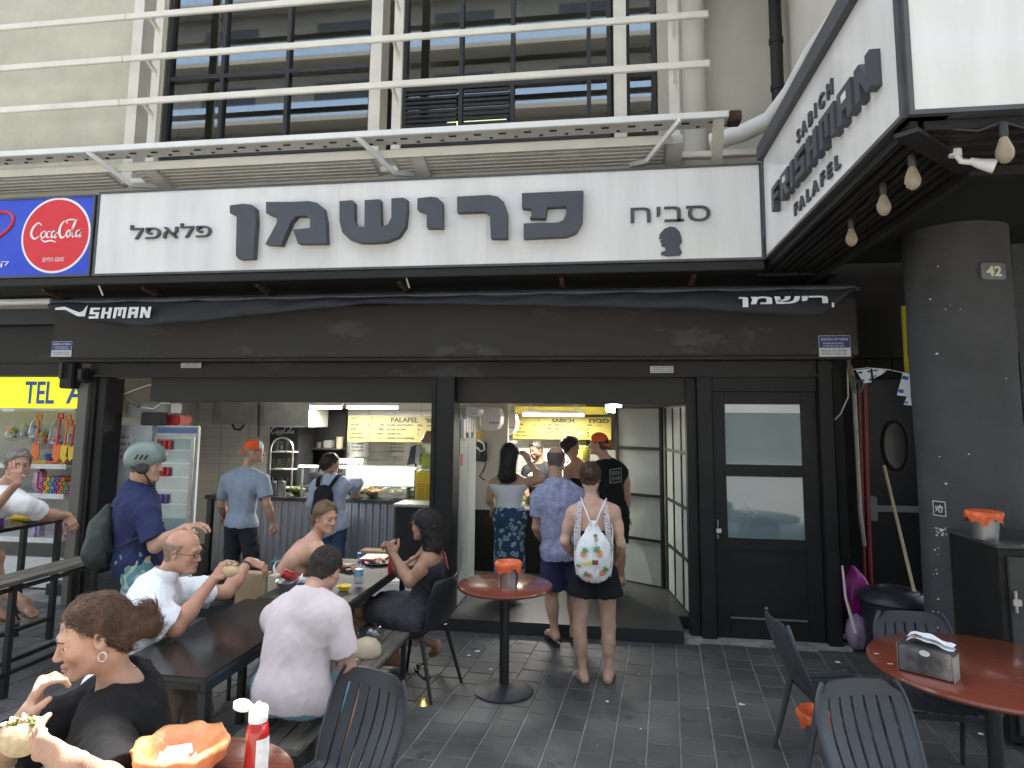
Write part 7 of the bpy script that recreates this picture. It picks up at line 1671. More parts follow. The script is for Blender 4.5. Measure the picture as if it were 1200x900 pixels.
solid('bag_body', cw, pc, .007, pb, disp=lambda a, b, c_: .004*n3(a*2.2, b, c_*.5, 38, 3)+.003*n3(a, b, c_, 60, 1))
for q in (-1, 1):
    m = MB(); m.tube([c+V(q*.015, .0, .20), c+V(q*.05, .06, .285), c+V(q*.088, .115, .36), c+V(q*.098, .19, .38)], .007, 7); m.build('strap', M('white cord', (.75, .75, .73), .8), pb, smooth=True)
    m = MB(); m.tube([c+V(q*.10, .19, .34), c+V(q*.145, .10, .15), c+V(q*.140, .06, -.08), c+V(q*.125, .02, -.17)], .006, 7); m.build('strap', M('white cord', (.75, .75, .73), .8), pb, smooth=True)
pin = M('pineapple print', (.70, .28, .12), .8, var=.35, scale=90, bump=0); leafm = M('leaf print', (.12, .28, .12), .8, var=.4, scale=60, bump=0)
def decal(P2, x, z, ang, s, mat, name, par=pb, dy=0):
    m = MB(); n = len(P2); ca, sa = math.cos(ang), math.sin(ang); vs = []
    for (a, b) in P2+[(0, 0)]:
        u, w = (a*ca-b*sa)*s+x, (a*sa+b*ca)*s+z; d = 1-(u/.140)**2-((w+.045)/.185)**2; yy = -.066*math.sqrt(max(.05, d))-.007+dy; vs.append((c[0]+u, c[1]+yy, c[2]+w))
    m.add(vs, [(i, (i+1) % n, n) for i in range(n)]); m.build(name, mat, par)
pe = [(math.cos(R(i*30))*.8, math.sin(R(i*30))) for i in range(12)]; lf_ = [(-.3, .8), (-1.1, 1.5), (-.4, 1.4), (-.6, 2.2), (0, 1.6), (.6, 2.2), (.4, 1.4), (1.1, 1.5), (.3, .8)]
for (x, z, a, s) in ((-.075, .0, -.5, .026), (.045, .01, .6, .03), (-.03, -.155, 1.2, .024), (.07, -.13, -.7, .028), (.02, .11, .2, .018), (-.1, -.09, 1.5, .014)): decal(pe, x, z, a, s, pin, 'pineapple'); decal(lf_, x, z, a, s, leafm, 'leaves', dy=-.002)
decal([(-1.6, -.3), (0, -.6), (1.6, -.3), (1.6, .3), (0, .1), (-1.6, .3)], -.04, -.06, .2, .028, M('yellow print'), 'stripe_print')
decal([(-1, -.75), (1, -.75), (1, .75), (-1, .75)], .045-.03, -.055, 0, .022, M('leather patch', (.16, .06, .03), .6), 'patch', dy=-.003)
bpy.data.objects['patch'].name = 'leather_patch'

# ---- man in the purple tee
y = 6.08
p = Person('balding man in a washed purple tee and navy shorts waiting in the queue', dict(
    hd=W3(652, 539, y+.04), nk=W3(652, 568, y), pl=W3(660, 646, y), shL=W3(632, 583, y), shR=W3(677, 581, y), elL=W3(629, 618, y+.02), elR=W3(684, 616, y+.04), wrL=W3(638, 636, y+.18), wrR=W3(676, 634, y+.2),
    knL=W3(646, 695, y+.03), anL=W3(650, 741, y-.01), toeL=W3(641, 742, y+.17), knR=W3(672, 694, y+.08), anR=W3(673, 738, y+.12), toeR=W3(676, 735, y+.3)), (.05, 1), hf=(.25, 1, 0), tone=(.44, .27, .19), skin='mid', h=.0085, hs=1.02, build=1.03, face=False)
p.hand('L'); p.hand('R'); p.body(handh=.0075)
p.cap_hair(hst, t=.004, slope=1.3, line=(.03, .05), amp=.0006, name='hair', top=.07, cn=.001)
ptee = M('cloth purple acid wash', (.27, .29, .42), .85, var=.32, scale=22, bump=.4, bs=20, spec=.2)
p.top(ptee, sleeve=.62, t=.022, loose=.016, hem=-.06, name='tee', fold=.006); nv = cloth_mat('navy', (.028, .036, .085))
p.bottom(nv, leg=.88, t=.026, name='shorts', flare=.02, fold=.007)
for sd in 'LR': p.sandal(sd, sand_m)
# ---- woman in tube top and floral skirt
y = 7.05
p = Person('woman in white tube top and blue floral skirt, one hand raised to her head', dict(
    hd=W3(598, 534, y), nk=W3(597, 556, y), pl=W3(597, 606, y), shL=W3(578, 567, y), shR=W3(614, 566, y), elL=W3(573, 585, y+.02), elR=W3(634, 562, y-.05), wrL=W3(579, 596, y+.15), wrR=W3(620, 541, y+.02),
    knL=W3(592, 645, y+.05), anL=W3(590, 682, y), knR=W3(604, 645, y+.05), anR=W3(604, 682, y)), (.15, 1), hf=(.2, 1, 0), tone=(.50, .30, .21), skin='warm', fem=True, h=.0085, build=.93, face=False)
p.hand('L'); p.hand('R', d=(-.5, .1, .8), n=(.5, -.6, .3), curl=.4); p.body(handh=.0075)
p.cap_hair(hb, t=.013, slope=.3, line=(.09, .0), amp=.006, nape=-.35, st=1100, sl=.07, curl=1.0, flow=lambda P0: 0*P0-V(0, 0, 1), extra=[cone(p.hp(0, -.05, -.02), p.hp(-.01, -.075, -.20), .085, .088, .04), ell(p.hp(0, -.07, -.22), p.HA, (.1, .05, .06), .03)])
p.top(cloth_mat('white', (.72, .73, .74)), sleeve=0, t=.012, hem=.10, name='tube_top', clips=[(p.J['pl']+p.up*.345, p.up)], fold=.002)
sk = dots_mat('cloth blue paisley', (.035, .075, .13), (.34, .45, .5), (.3, .42, .48), 17, .42)
sp_, ft = p.J['pl'], (p.J['anL']+p.J['anR'])/2
solid('skirt', sk, [ell(sp_, np.array([p.left, p.bf, p.up]), (.185, .145, .15), .05), cone(sp_, ft+V(0, 0, .02), .16, .17, .05, flat=(p.bf, .8), cap=(ft+V(0, 0, .04), V(0, 0, -1)))], .008, p.r, clips=[(sp_+p.up*.14, p.up)], disp=lambda a, b, c_: .010*n3(a*2, b*2, c_*.25, 22, 3))
# ---- man in the orange cap and black tank
y = 7.35
p = Person('man in backwards orange cap and black tank top at the right of the queue', dict(
    hd=W3(701, 521, y+.0), nk=W3(711, 541, y), pl=W3(718, 600, y), shL=W3(693, 552, y-.08), shR=W3(731, 552, y+.1), elL=W3(697, 580, y-.1), elR=W3(735, 582, y+.08), wrL=W3(703, 603, y+.05), wrR=W3(733, 604, y+.12),
    knL=W3(714, 641, y), anL=W3(716, 680, y), knR=W3(726, 641, y+.05), anR=W3(728, 678, y+.1), toeL=W3(708, 681, y+.1), toeR=W3(722, 679, y+.2)), (-.55, .85), hf=(-1, .25, .02), tone=(.50, .31, .22), skin='warm', h=.008, hs=1.0, build=1.0)
p.hand('L', d=(-.3, .5, -.7)); p.hand('R', d=(-.1, .2, -1)); p.body()
p.cap_hair(hbr, t=.004, line=(.055, .05), slope=1.0, amp=.001); p.brows(hbr)
def cap(p, mat, back=True, tilt=0, panel=None):
    pr = [ell(p.hp(0, -.012, .042), p.HA, V(.082, .102, .094)*p.hs, .02)]
    o = solid('cap', mat, None, .006, p.r, groups=[(pr, [(p.hp(0, 0, .030), -p.hu+p.hf*(-.10 if back else .1)), (p.hp(0, .07, .06), p.hf-p.hu*.9)] if back else [(p.hp(0, 0, .034), -p.hu)])])
    s_ = -1 if back else 1; m = MB(); vs = []
    for i in range(9):
        a = R(-62+i*15.5)
        for rr_, dz in ((1.0, .0), (1.75, -.032 if back else -.012)): vs.append(p.hp(.078*math.sin(a)*(1 if rr_ == 1 else .92), s_*(.092*math.cos(a)*1.0+(.0 if rr_ == 1 else .062*math.cos(a)**.5))-.012, .033+dz-(.01 if back else 0)))
    m.add(vs, [(2*i, 2*i+2, 2*i+3, 2*i+1) for i in range(8)]); b_ = m.build('cap_visor', mat, o, smooth=True); b_.modifiers.new('s', 'SOLIDIFY').thickness = .004
    return o
oc = cloth_mat('orange cap', (.80, .12, .03)); cap(p, oc)
o = p.top(blk, sleeve=0, t=.012, hem=-.06, name='tank_top', fold=.004, neckr=.085, clips=[])
c = p.J['pl']+p.up*.40-p.f*.13; lx = -p.left
bk_ = M('dark print field', (.02, .02, .02), .8); m = MB(); m.poly([(-.075, -.075), (.075, -.075), (.075, .075), (-.075, .075)], c-p.f*.012, Vector(lx), Z, Vector(-p.f), .003); m.build('print_field', M('grey print line', (.35, .35, .35), .8), p.r)
m = MB(); m.poly([(-.068, -.068), (.068, -.068), (.068, .068), (-.068, .068)], c-p.f*.0155, Vector(lx), Z, Vector(-p.f), .001); m.build('print_inner', bk_, p.r)
for i, wd in enumerate(('BULA', '1910')): text('lettering', wd, M('grey print line'), Vector(c-p.f*.018)+Z*(.012-.06*i), Vector(lx), Z, .038, .10, .001, align='c', parent=p.r)
p.bottom(blk, leg=.85, t=.024, name='shorts', fold=.006)
# ---- dark haired woman in striped top behind the purple tee
y = 7.9
p = Person('dark haired woman with a striped strap half hidden behind the man in purple', dict(
    hd=W3(670, 523, y), nk=W3(676, 542, y), pl=W3(678, 590, y), shL=W3(665, 550, y-.08), shR=W3(690, 549, y+.1), elL=W3(664, 572, y-.05), elR=W3(694, 569, y+.12), wrL=W3(672, 588, y+.1), wrR=W3(688, 583, y+.25),
    knL=W3(676, 630, y), anL=W3(676, 665, y), knR=W3(684, 630, y), anR=W3(684, 665, y)), (.6, .6), hf=(1, .35, 0), tone=(.50, .30, .21), skin='warm', fem=True, h=.0095, hs=.95, build=.9)
p.hand('L'); p.hand('R'); p.body()
p.cap_hair(hb, t=.010, line=(.07, .06), slope=.9, amp=.004, st=500, sl=.035, extra=[ell(p.hp(0, -.11, .03), p.HA, (.04, .04, .05), .03)])
p.top(blk, sleeve=0, t=.01, hem=-.1, name='top', clips=[(p.J['pl']+p.up*.30, p.up)]); p.bottom(blk, leg=1.9, name='trousers')
strap_on('striped_strap', dots_mat('cloth stripe', (.7, .68, .66), (.3, .05, .1), (.1, .1, .2), 50), [p.J['nk']-p.left*-.07+V(0, -.06, .0), p.J['nk']+p.left*.09+V(0, -.09, -.06), p.J['pl']+p.left*.09+p.up*.22+V(0, -.11, 0)], .03, (0, -1, 0), p.r)
# ---- staff
y = 8.95
p = Person('bearded staff member in a black shirt behind the right counter', dict(
    hd=W3(628, 527, y), nk=W3(632, 544, y+.05), pl=W3(633, 594, y+.1), shL=W3(647, 551, y), shR=W3(617, 551, y), elL=W3(650, 574, y), elR=W3(613, 574, y), wrL=W3(638, 583, y-.22), wrR=W3(621, 584, y-.22)), (-.3, -1), hf=(-.6, -.8, -.25), tone=(.16, .085, .055), skin='deep', h=.0095, hs=1.0)
p.hand('L'); p.hand('R'); p.body(); p.cap_hair(hb, t=.008, amp=.003, st=600, sl=.015, jit=1.0, extra=[ell(p.hp(0, .068, -.095), p.HA, (.032, .022, .026), .01), ell(p.hp(-.045, .03, -.07), p.HA, (.02, .04, .035), .01), ell(p.hp(.045, .03, -.07), p.HA, (.02, .04, .035), .01)]); p.top(blk, sleeve=.6, t=.014, hem=-.1, name='tee')
# ---- man in the blue tee and orange cap at the left counter
y = 6.75
p = Person('man in light blue tee and orange white cap at the left counter', dict(
    hd=W3(298, 530, y+.02), nk=W3(288, 553, y), pl=W3(283, 614, y), shL=W3(266, 562, y+.05), shR=W3(308, 563, y-.05), elL=W3(260, 592, y+.12), elR=W3(313, 592, y-.08), wrL=W3(263, 606, y+.3), wrR=W3(320, 613, y-.02),
    knL=W3(271, 663, y+.03), anL=W3(268, 706, y+.02), knR=W3(296, 663, y-.02), anR=W3(299, 708, y-.05), toeL=W3(268, 707, y+.17), toeR=W3(306, 708, y+.1)), (.25, 1), hf=(.95, .5, 0), tone=(.47, .28, .20), skin='ruddy', h=.008, hs=1.02, build=1.02)
p.hand('L', d=(0, .8, -.5)); p.hand('R', d=(.35, .1, -.9), n=(.8, -.3, .2), curl=.9); p.body()
p.cap_hair(hg, t=.002, line=(.05, .03), slope=.8, amp=.001); cap(p, oc, back=True)
o = solid('cap_panel', cloth_mat('white', (.72, .73, .74)), None, .006, p.r, groups=[([ell(p.hp(0, -.010, .043), p.HA, V(.083, .104, .096)*p.hs, .02)], [(p.hp(0, .045, .05), -p.hf), (p.hp(0, .05, .038), -p.hu), (p.hp(0, .09, .06), p.hf)])])
bt = cloth_mat('pale blue', (.30, .35, .42)); p.top(bt, sleeve=.68, t=.019, hem=-.02, name='tee', fold=.005); p.bottom(cloth_mat('charcoal', (.028, .031, .037)), leg=1.93, t=.018, name='trousers', fold=.006, flare=.01)
strap_on('belt', iron_m, [p.J['pl']+V(math.cos(t)*.172, math.sin(t)*.135, .01) for t in np.linspace(0, 2*math.pi, 17)], .03, [Vector((math.cos(t), math.sin(t), 0)) for t in np.linspace(0, 2*math.pi, 17)], p.r)
m = MB()
p.bootm = M('dark shoe', (.02, .02, .02), .5)
for sd in 'LR': a, t = p.J['an'+sd], p.J['toe'+sd]; solid('shoe', p.bootm, [cone(a-nz(t-a)*.05+V(0, 0, -.03), t+V(0, 0, .0), .045, .036, .03, flat=((0, 0, 1), .8)), cone(a+V(0, 0, .02), a+V(0, 0, -.03), .045, .045, .02)], .008, p.r)
# ---- customer with backpack
y = 7.22
p = Person('customer in a loose pale blue shirt with a black backpack reaching over the counter', dict(
    hd=W3(388, 544, y), nk=W3(387, 562, y), pl=W3(389, 612, y), shL=W3(371, 570, y), shR=W3(404, 568, y), elL=W3(366, 590, y), elR=W3(419, 566, y+.1), wrL=W3(371, 606, y+.12), wrR=W3(414, 576, y+.30),
    knL=W3(384, 648, y), anL=W3(383, 684, y), knR=W3(396, 648, y), anR=W3(397, 684, y), toeL=W3(383, 686, y+.15), toeR=W3(398, 686, y+.15)), (.1, 1), hf=(.75, .7, -.1), tone=(.42, .25, .17), skin='mid', fem=True, h=.0085, hs=.97, build=.93)
p.hand('L'); p.hand('R', d=(-.1, .8, -.4)); p.body()
p.cap_hair(hair_mat('dark brown', (.025, .012, .010)), t=.010, line=(.07, .06), slope=.9, amp=.005, st=700, sl=.04, extra=[ell(p.hp(0, -.10, .0), p.HA, (.05, .045, .06), .03)])
ws = cloth_mat('pale striped shirt', (.50, .55, .68)); p.top(ws, sleeve=1.75, t=.024, hem=-.14, name='shirt', fold=.009, hemv=(.5, 0, -1), loose=.01); p.bottom(cloth_mat('denim', (.05, .09, .17)), leg=1.95, t=.014, name='jeans', fold=.004)
bp = empty('backpack', 'small black backpack worn over the pale blue shirt', 'backpack'); c = (p.J['nk']+p.J['pl'])/2+V(-.005, -.20, .0); bkm = cloth_mat('black nylon', (.018, .018, .022), rough=.6)
solid('pack', bkm, [ell(c+V(0, 0, .06), A, (.115, .07, .14), .05), ell(c+V(0, -.01, -.09), A, (.13, .08, .13), .05)], .008, bp, disp=lambda a, b, c_: .003*n3(a, b, c_, 40, 2)); m = MB(); m.tube([c+V(-.10, -.05, -.08), c+V(0, -.085, -.07), c+V(.10, -.05, -.08)], .005, 6); m.build('zip', M('grey zip', (.15, .15, .15)), bp)
for q in (-1, 1): strap_on('strap', bkm, [c+V(q*.07, .0, .17), c+V(q*.10, .075, .25), c+V(q*.105, .16, .295), c+V(q*.11, .25, .27)], .05, (0, -.5, .8), bp)
# ---- cyclist with the helmet
y = 4.25
p = Person('man in a sage green bicycle helmet and navy polo reaching to the right', dict(
    hd=W3(172, 545, y), nk=W3(160, 575, y), pl=W3(163, 650, y), shL=W3(148, 598, y+.14), shR=W3(172, 602, y-.12), elL=W3(150, 640, y+.2), elR=W3(182, 640, y-.16), wrL=W3(172, 640, y+.30), wrR=W3(218, 618, y-.12),
    knL=W3(160, 725, y+.1), anL=W3(155, 790, y+.08), knR=W3(172, 727, y-.08), anR=W3(170, 798, y-.1), toeL=W3(178, 797, y+.12), toeR=W3(193, 805, y-.1)), (.88, .5), hf=(1, .25, -.05), tone=(.47, .28, .20), skin='ruddy', h=.0075, hs=1.02, build=1.04)
p.hand('L', curl=.6); p.hand('R', d=(.9, .05, .2), n=(0, -.2, 1), curl=.35); p.body(handh=.0055)
p.cap_hair(hbr, t=.002, line=(.05, .03), slope=.8, amp=.001)
hm = M('sage helmet shell', (.145, .195, .175), .38, var=.05, bump=.02); he = p.hp
solid('helmet', hm, None, .005, p.r, groups=[([ell(he(0, -.012, .058), p.HA, (.108, .138, .108), .02), ell(he(0, -.07, .02), p.HA, (.09, .07, .07), .03), ell(he(0, -.005, .012), p.HA, (.081, .125, .062), .01, True), ell(he(0, .10, -.03), p.HA, (.09, .10, .055), .02, True)], [(he(0, 0, -.035), -p.hu+p.hf*.35)])])
for q in (-1, 1):
    m = MB(); m.tube([he(q*.092, -.0, .0), he(q*.088, .03, -.05), he(q*.045, .05, -.11), he(0, .055, -.125)], .006, 6); m.tube([he(q*.095, -.06, -.01), he(q*.088, .02, -.045)], .006, 6); m.build('chin_strap', blackp_m, p.r, smooth=True)
    o = solid('ear_pad', iron_m, [ell(he(q*.087, .008, -.015), p.HA, (.018, .045, .042), .01)], .006, p.r)
m = MB()
for i in range(3): m.tube([he(.108, -.035+.03*i, .045), he(.102, -.02+.03*i, .075)], .007, 6)
m.build('vents', iron_m, p.r)
npo = cloth_mat('navy polo', (.026, .033, .088)); o = p.top(npo, sleeve=.82, t=.022, hem=-.12, name='polo', fold=.008, loose=.012, neckr=.07); o.name = 'polo'
solid('collar', npo, [cone(p.J['nk']+p.up*.01, p.J['nk']+p.up*.055+p.f*.015, .082, .070, .01), cone(p.J['nk']+p.up*.0, p.J['nk']+p.up*.075+p.f*.015, .062, .058, .005, None, None, True)], .006, p.r)
p.bottom(dots_mat('cloth tropical shorts', (.36, .42, .36), (.12, .25, .28), (.5, .42, .15), 11, .6), leg=.9, t=.03, name='shorts', fold=.006)
bp = empty('dark_drawstring_bag', 'dark grey green drawstring bag on the back of the helmeted man', 'bag'); c = p.J['pl']*.5+p.J['nk']*.5-p.f*.19+V(-.01, -.03, -.07); dm = cloth_mat('dark green nylon', (.035, .045, .042), rough=.55, bump=.5)
solid('bag_body', dm, [ell(c+V(0, 0, -.05), np.array([p.left, p.bf, p.up]), (.15, .085, .15), .05), ell(c+V(-.01, 0, -.12), np.array([p.left, p.bf, p.up]), (.14, .09, .10), .05), cone(c+p.up*.08+p.f*.02, c+p.up*.19+p.f*.05, .075, .02, .05)], .007, bp, disp=lambda a, b, c_: .006*n3(a, b, c_*.6, 34, 2))
m = MB(); m.tube([c+p.up*.19+p.f*.05, p.J['shR']-p.f*.07+p.up*.03+V(0, -.03, .02), p.J['shR']+p.up*.055+p.f*.02, p.J['shR']+p.f*.10-p.up*.07, p.J['pl']+V(.10, -.18, .14), c+V(0.05, -.08, -.14)], .006, 6); m.build('strap', iron_m, bp, smooth=True)
# ---- smoker at the high table
p = Person('grey haired man in white tee smoking at the high table', dict(
    hd=W3(21, 545, 4.9), nk=W3(4, 573, 4.95), pl=V(-5.55, 4.72, .86), shL=W3(-22, 583, 5.15), shR=W3(30, 592, 4.80), elL=W3(5, 640, 4.95), elR=W3(52, 603, 4.99), wrL=W3(21, 572, 4.72), wrR=W3(79, 604, 5.2),
    hipL=V(-5.50, 4.86, .82), hipR=V(-5.44, 4.66, .82), knL=V(-5.05, 4.95, .80), anL=V(-5.02, 4.98, .36), toeL=V(-4.86, 5.0, .30), knR=V(-5.02, 4.68, .79), anR=W3(31, 708, 4.66), toeR=W3(40, 722, 4.58)), (1, .05), hf=(.85, -.55, -.05), tone=(.46, .26, .18), skin='tanned', h=.0075, hs=1.08, build=1.05, belly=.03, lw=1.05)
J = p.J; J['elL'] = V(-4.98, 4.72, 1.10); J['wrL'] = W3(20, 566, 4.62)
for sd in 'L': a, e, wr = J['shL'], J['elL'], J['wrL']; p.arm['L'] = [cone(a, e, .055, .043, .03), cone(e, wr, .046, .029, .03)]
p.hand('L', d=(-.1, -.1, 1), n=(.6, -.75, .1), curl=.55, thumb=.4, point={0: .15, 1: .2}); p.hand('R', d=(.55, .1, -.8), n=(.7, -.5, .3), curl=.35); p.body(handh=.0055)
p.cap_hair(hg, t=.008, amp=.004, fr=70, st=1000, sl=.04, sr=.0016); p.brows(hg)
p.top(cloth_mat('white', (.72, .73, .74)), sleeve=.72, t=.018, hem=-.06, name='tee', fold=.006); p.bottom(cloth_mat('deep navy', (.022, .03, .062)), leg=.86, t=.03, name='shorts', fold=.006, flare=.02)
p.sandal('R', M('tan sandal', (.20, .15, .11), .7)); p.sandal('L', M('tan sandal'))
m = MB(); a_ = p.hp(-.015, .095, -.062); m.tube([a_, a_+nz(p.hf)*.07+V(0, 0, -.005)], .004, 6); tag(m.build('cigarette', white_m), 'cigarette between the lips of the grey haired man', 'cigarette')
ST2 = bx('bar_stool', iron_m, -5.68, -5.36, 4.58, 4.94, .70, .735, b=.01); tag(ST2, 'black bar stool under the grey haired man', 'stool')
for x in (-5.66, -5.40):
    for yy in (4.6, 4.9): bx('leg', iron_m, x, x+.022, yy, yy+.022, 0, .70, ST2)
# ---- bald man in the white shirt
p = Person('bald man with glasses in white linen shirt eating a pita', dict(
    hd=V(-2.42, 3.58, 1.20), nk=V(-2.53, 3.52, 1.015), pl=V(-2.66, 3.45, .50), shL=V(-2.60, 3.72, .94), shR=V(-2.44, 3.36, .92), elL=V(-2.38, 3.98, .88), elR=W3(206, 737, 3.44), wrL=W3(292, 658, 4.18), wrR=W3(250, 679, 3.58),
    hipL=V(-2.62, 3.56, .48), hipR=V(-2.60, 3.35, .48), knL=V(-2.32, 3.62, .50), anL=V(-2.30, 3.66, .09), toeL=V(-2.16, 3.68, .03), knR=V(-2.32, 3.36, .50), anR=V(-2.34, 3.38, .09), toeR=V(-2.20, 3.38, .03)), (.97, .2), hf=(.93, .05, -.12), hu=(.1, 0, 1), tone=(.50, .27, .185), skin='sunny', h=.006, hs=1.02, build=1.05, belly=.05)
p.hand('R', d=(.5, .12, .75), n=(-.45, -.85, .3), curl=.55, thumb=.3); p.hand('L', d=(.75, .45, -.35), n=(.2, -.3, .9), curl=.45, spread=.25); p.body(headh=.004, handh=.0045)
fr_ = p.cap_hair(M('hair grey stubble', (.30, .20, .145), .8, var=.3, scale=60, bump=.5, bs=200), t=.0045, slope=1.6, line=(.0, .0), amp=.0006, h=.004, top=.05, cn=.001, st=1500, sl=.008, sr=.0009, jit=.6); p.brows(hg)
m = MB()
for q in (-1, 1):
    cc_ = p.hp(q*.032, .098, .002); m.tube([cc_+(p.hr*math.cos(R(t))*.024+p.hu*math.sin(R(t))*.015) for t in range(0, 361, 24)], .0016, 5, cap=False); m.tube([p.hp(q*.056, .096, .006), p.hp(q*.078, .05, .008), p.hp(q*.082, -.005, .008), p.hp(q*.080, -.025, -.004)], .0019, 5)
m.tube([p.hp(-.009, .104, .006), p.hp(.009, .104, .006)], .0016, 5); m.build('glasses', iron_m, p.r, smooth=True)
for q in (-1, 1): m = MB(); m.poly([(.022*math.cos(R(t)), .013*math.sin(R(t))) for t in range(0, 360, 24)], Vector(p.hp(q*.032, .098, .002)), Vector(p.hr), Vector(p.hu), Vector(p.hf), .0006); m.build('lens', glass('spectacle lens', (.97, .97, .97), .02, -.02), bpy.data.objects['glasses'])
lin = cloth_mat('white linen', (.72, .74, .78), bump=.5, bs=26); p.top(lin, sleeve=.72, t=.024, hem=-.10, name='shirt', fold=.008, loose=.02, neckr=.060, cuff=.024)
solid('collar', lin, [cone(p.J['nk']+p.up*.01, p.J['nk']+p.up*.07+p.f*.02, .098, .074, .01), cone(p.J['nk'], p.J['nk']+p.up*.10+p.f*.02, .070, .062, .005, None, None, True)], .005, p.r)
p.bottom(cloth_mat('khaki', (.25, .20, .14)), leg=1.93, t=.02, name='trousers', fold=.006)
wd = nz(p.J['wrL']-p.J['elL']); wc = p.J['wrL']-wd*.03; ax_ = Vector(wd); m = MB(); u_ = ax_.orthogonal().normalized(); v_ = ax_.cross(u_)
m.tube([Vector(wc)+u_*math.cos(R(t))*.032+v_*math.sin(R(t))*.032 for t in range(0, 361, 24)], .008, 6, cap=False); tag(m.build('watch', M('dark watch', (.05, .06, .07), .3), smooth=True), 'dark watch on the outstretched wrist of the bald man', 'watch')
def pita(c, d, s, lab, seed):
    q = random.Random(seed); r = empty('falafel_pita', lab, 'pita', loc=Vector(c)); Ax = frame(d)
    solid('bread', M('pita bread', (.58, .44, .26), .75, var=.25, scale=30, bump=.5, bs=60), [ell(V(0, 0, 0), Ax, V(.055, .028, .045)*s, .01), cone(Ax[2]*.035*s, Ax[2]*.09*s, .038*s, .045*s, .01, flat=(Ax[1], .45), neg=True)], .004, r)
    m = MB()
    for i in range(34):
        a, b = q.uniform(-.045, .045), q.uniform(-.018, .018); c_ = Ax[0]*a*s+Ax[1]*b*s+Ax[2]*(.024+.016*(1-(a/.05)**2)+q.uniform(-.004, .008))*s; z_ = q.uniform(.004, .009)*s; m.cur = q.choice([0, 0, 1, 2, 3])
        vv = Vector((q.uniform(-1, 1), q.uniform(-1, 1), q.uniform(-1, 1))).normalized()*z_; m.tube([Vector(c_)-vv*1.3, Vector(c_), Vector(c_)+vv*1.3], [z_*.4, z_*.8, z_*.4], 6)
    o = m.build('filling', [M('food green'), M('food cream'), M('bread crumb'), M('white sauce', (.75, .73, .62), .4)], r, smooth=True); o['kind'] = 'stuff'
hc = p.J['wrR']+nz(V(.5, .12, .75))*.115+V(.015, -.015, 0); pita(W3(270, 668, 3.55), (.2, -1, .1), .85, 'falafel pita held up in the hand of the bald man', 4)
# ---- woman in bikini top
p = Person('fair haired woman in a pale bikini top sitting at the far end of the table', dict(
    hd=W3(382, 607, 5.0), nk=W3(367, 634, 5.03), pl=V(-2.66, 5.02, .54), shL=W3(354, 643, 5.2), shR=W3(375, 647, 4.88), elL=W3(372, 668, 5.25), elR=W3(376, 683, 4.85), wrL=W3(402, 664, 5.2), wrR=W3(404, 683, 5.0),
    hipL=V(-2.60, 5.13, .50), hipR=V(-2.60, 4.93, .50), knL=V(-2.16, 5.2, .53), anL=V(-2.0, 5.36, .10), toeL=V(-1.86, 5.42, .03), knR=V(-1.98, 4.98, .56), anR=W3(462, 760, 5.38), toeR=W3(474, 772, 5.42)), (.95, .1), hf=(.86, -.42, -.1), tone=(.62, .36, .25), skin='pink', fem=True, h=.0065, hs=1.0, build=1.0, lw=1.08)
p.hand('L', curl=.5); p.hand('R', d=(.8, .3, -.2), curl=.6); p.body(headh=.0045, handh=.0055)
p.cap_hair(hbl, t=.006, line=(.06, .068), slope=.95, amp=.0025, h=.0045, st=1300, sl=.05, sr=.0013, flow=lambda P0: (p.hp(0, -.16, -.01)-P0), extra=[ell(p.hp(0, -.105, -.01), p.HA, (.035, .04, .045), .02)]); p.brows(hbl)
bk = M('pale blue bikini', (.52, .62, .66), .7, var=.1); UP, LF, BF = p.up, p.left, p.bf
cc_ = lambda t: p.J['pl']+UP*.285+LF*.163*math.cos(t)+BF*(.132*math.sin(t)+.005)
strap_on('bikini_band', bk, [cc_(t) for t in np.linspace(0, 2*math.pi, 25)], .022, [Vector(LF*math.cos(t)+BF*math.sin(t)) for t in np.linspace(0, 2*math.pi, 25)], p.r)
for q in (-1, 1):
    solid('bikini_cup', bk, [ell(p.J['pl']+UP*.325+BF*.105+LF*q*.065, np.array([LF, BF, UP]), (.056, .05, .055), .02)], .006, p.r)
    m = MB(); m.tube([p.J['pl']+UP*.37+BF*.145+LF*q*.065, p.J['nk']+BF*.085+LF*q*.06-UP*.03, p.J['nk']+UP*.05+LF*q*.055, p.J['nk']+UP*.055-BF*.062], .0055, 5); m.build('bikini_string', bk, p.r, smooth=True)
m = MB(); b0 = cc_(-math.pi/2); m.tube([b0, b0-BF*.03+UP*.0-LF*.01, b0-BF*.035-UP*.05], .005, 5); m.tube([b0, b0-BF*.035+UP*.025], .006, 5); m.build('bikini_bow', M('toy cyan'), p.r)
p.bottom(cloth_mat('faded blue shorts', (.12, .18, .30)), leg=.5, t=.016, name='shorts', waist=.03)
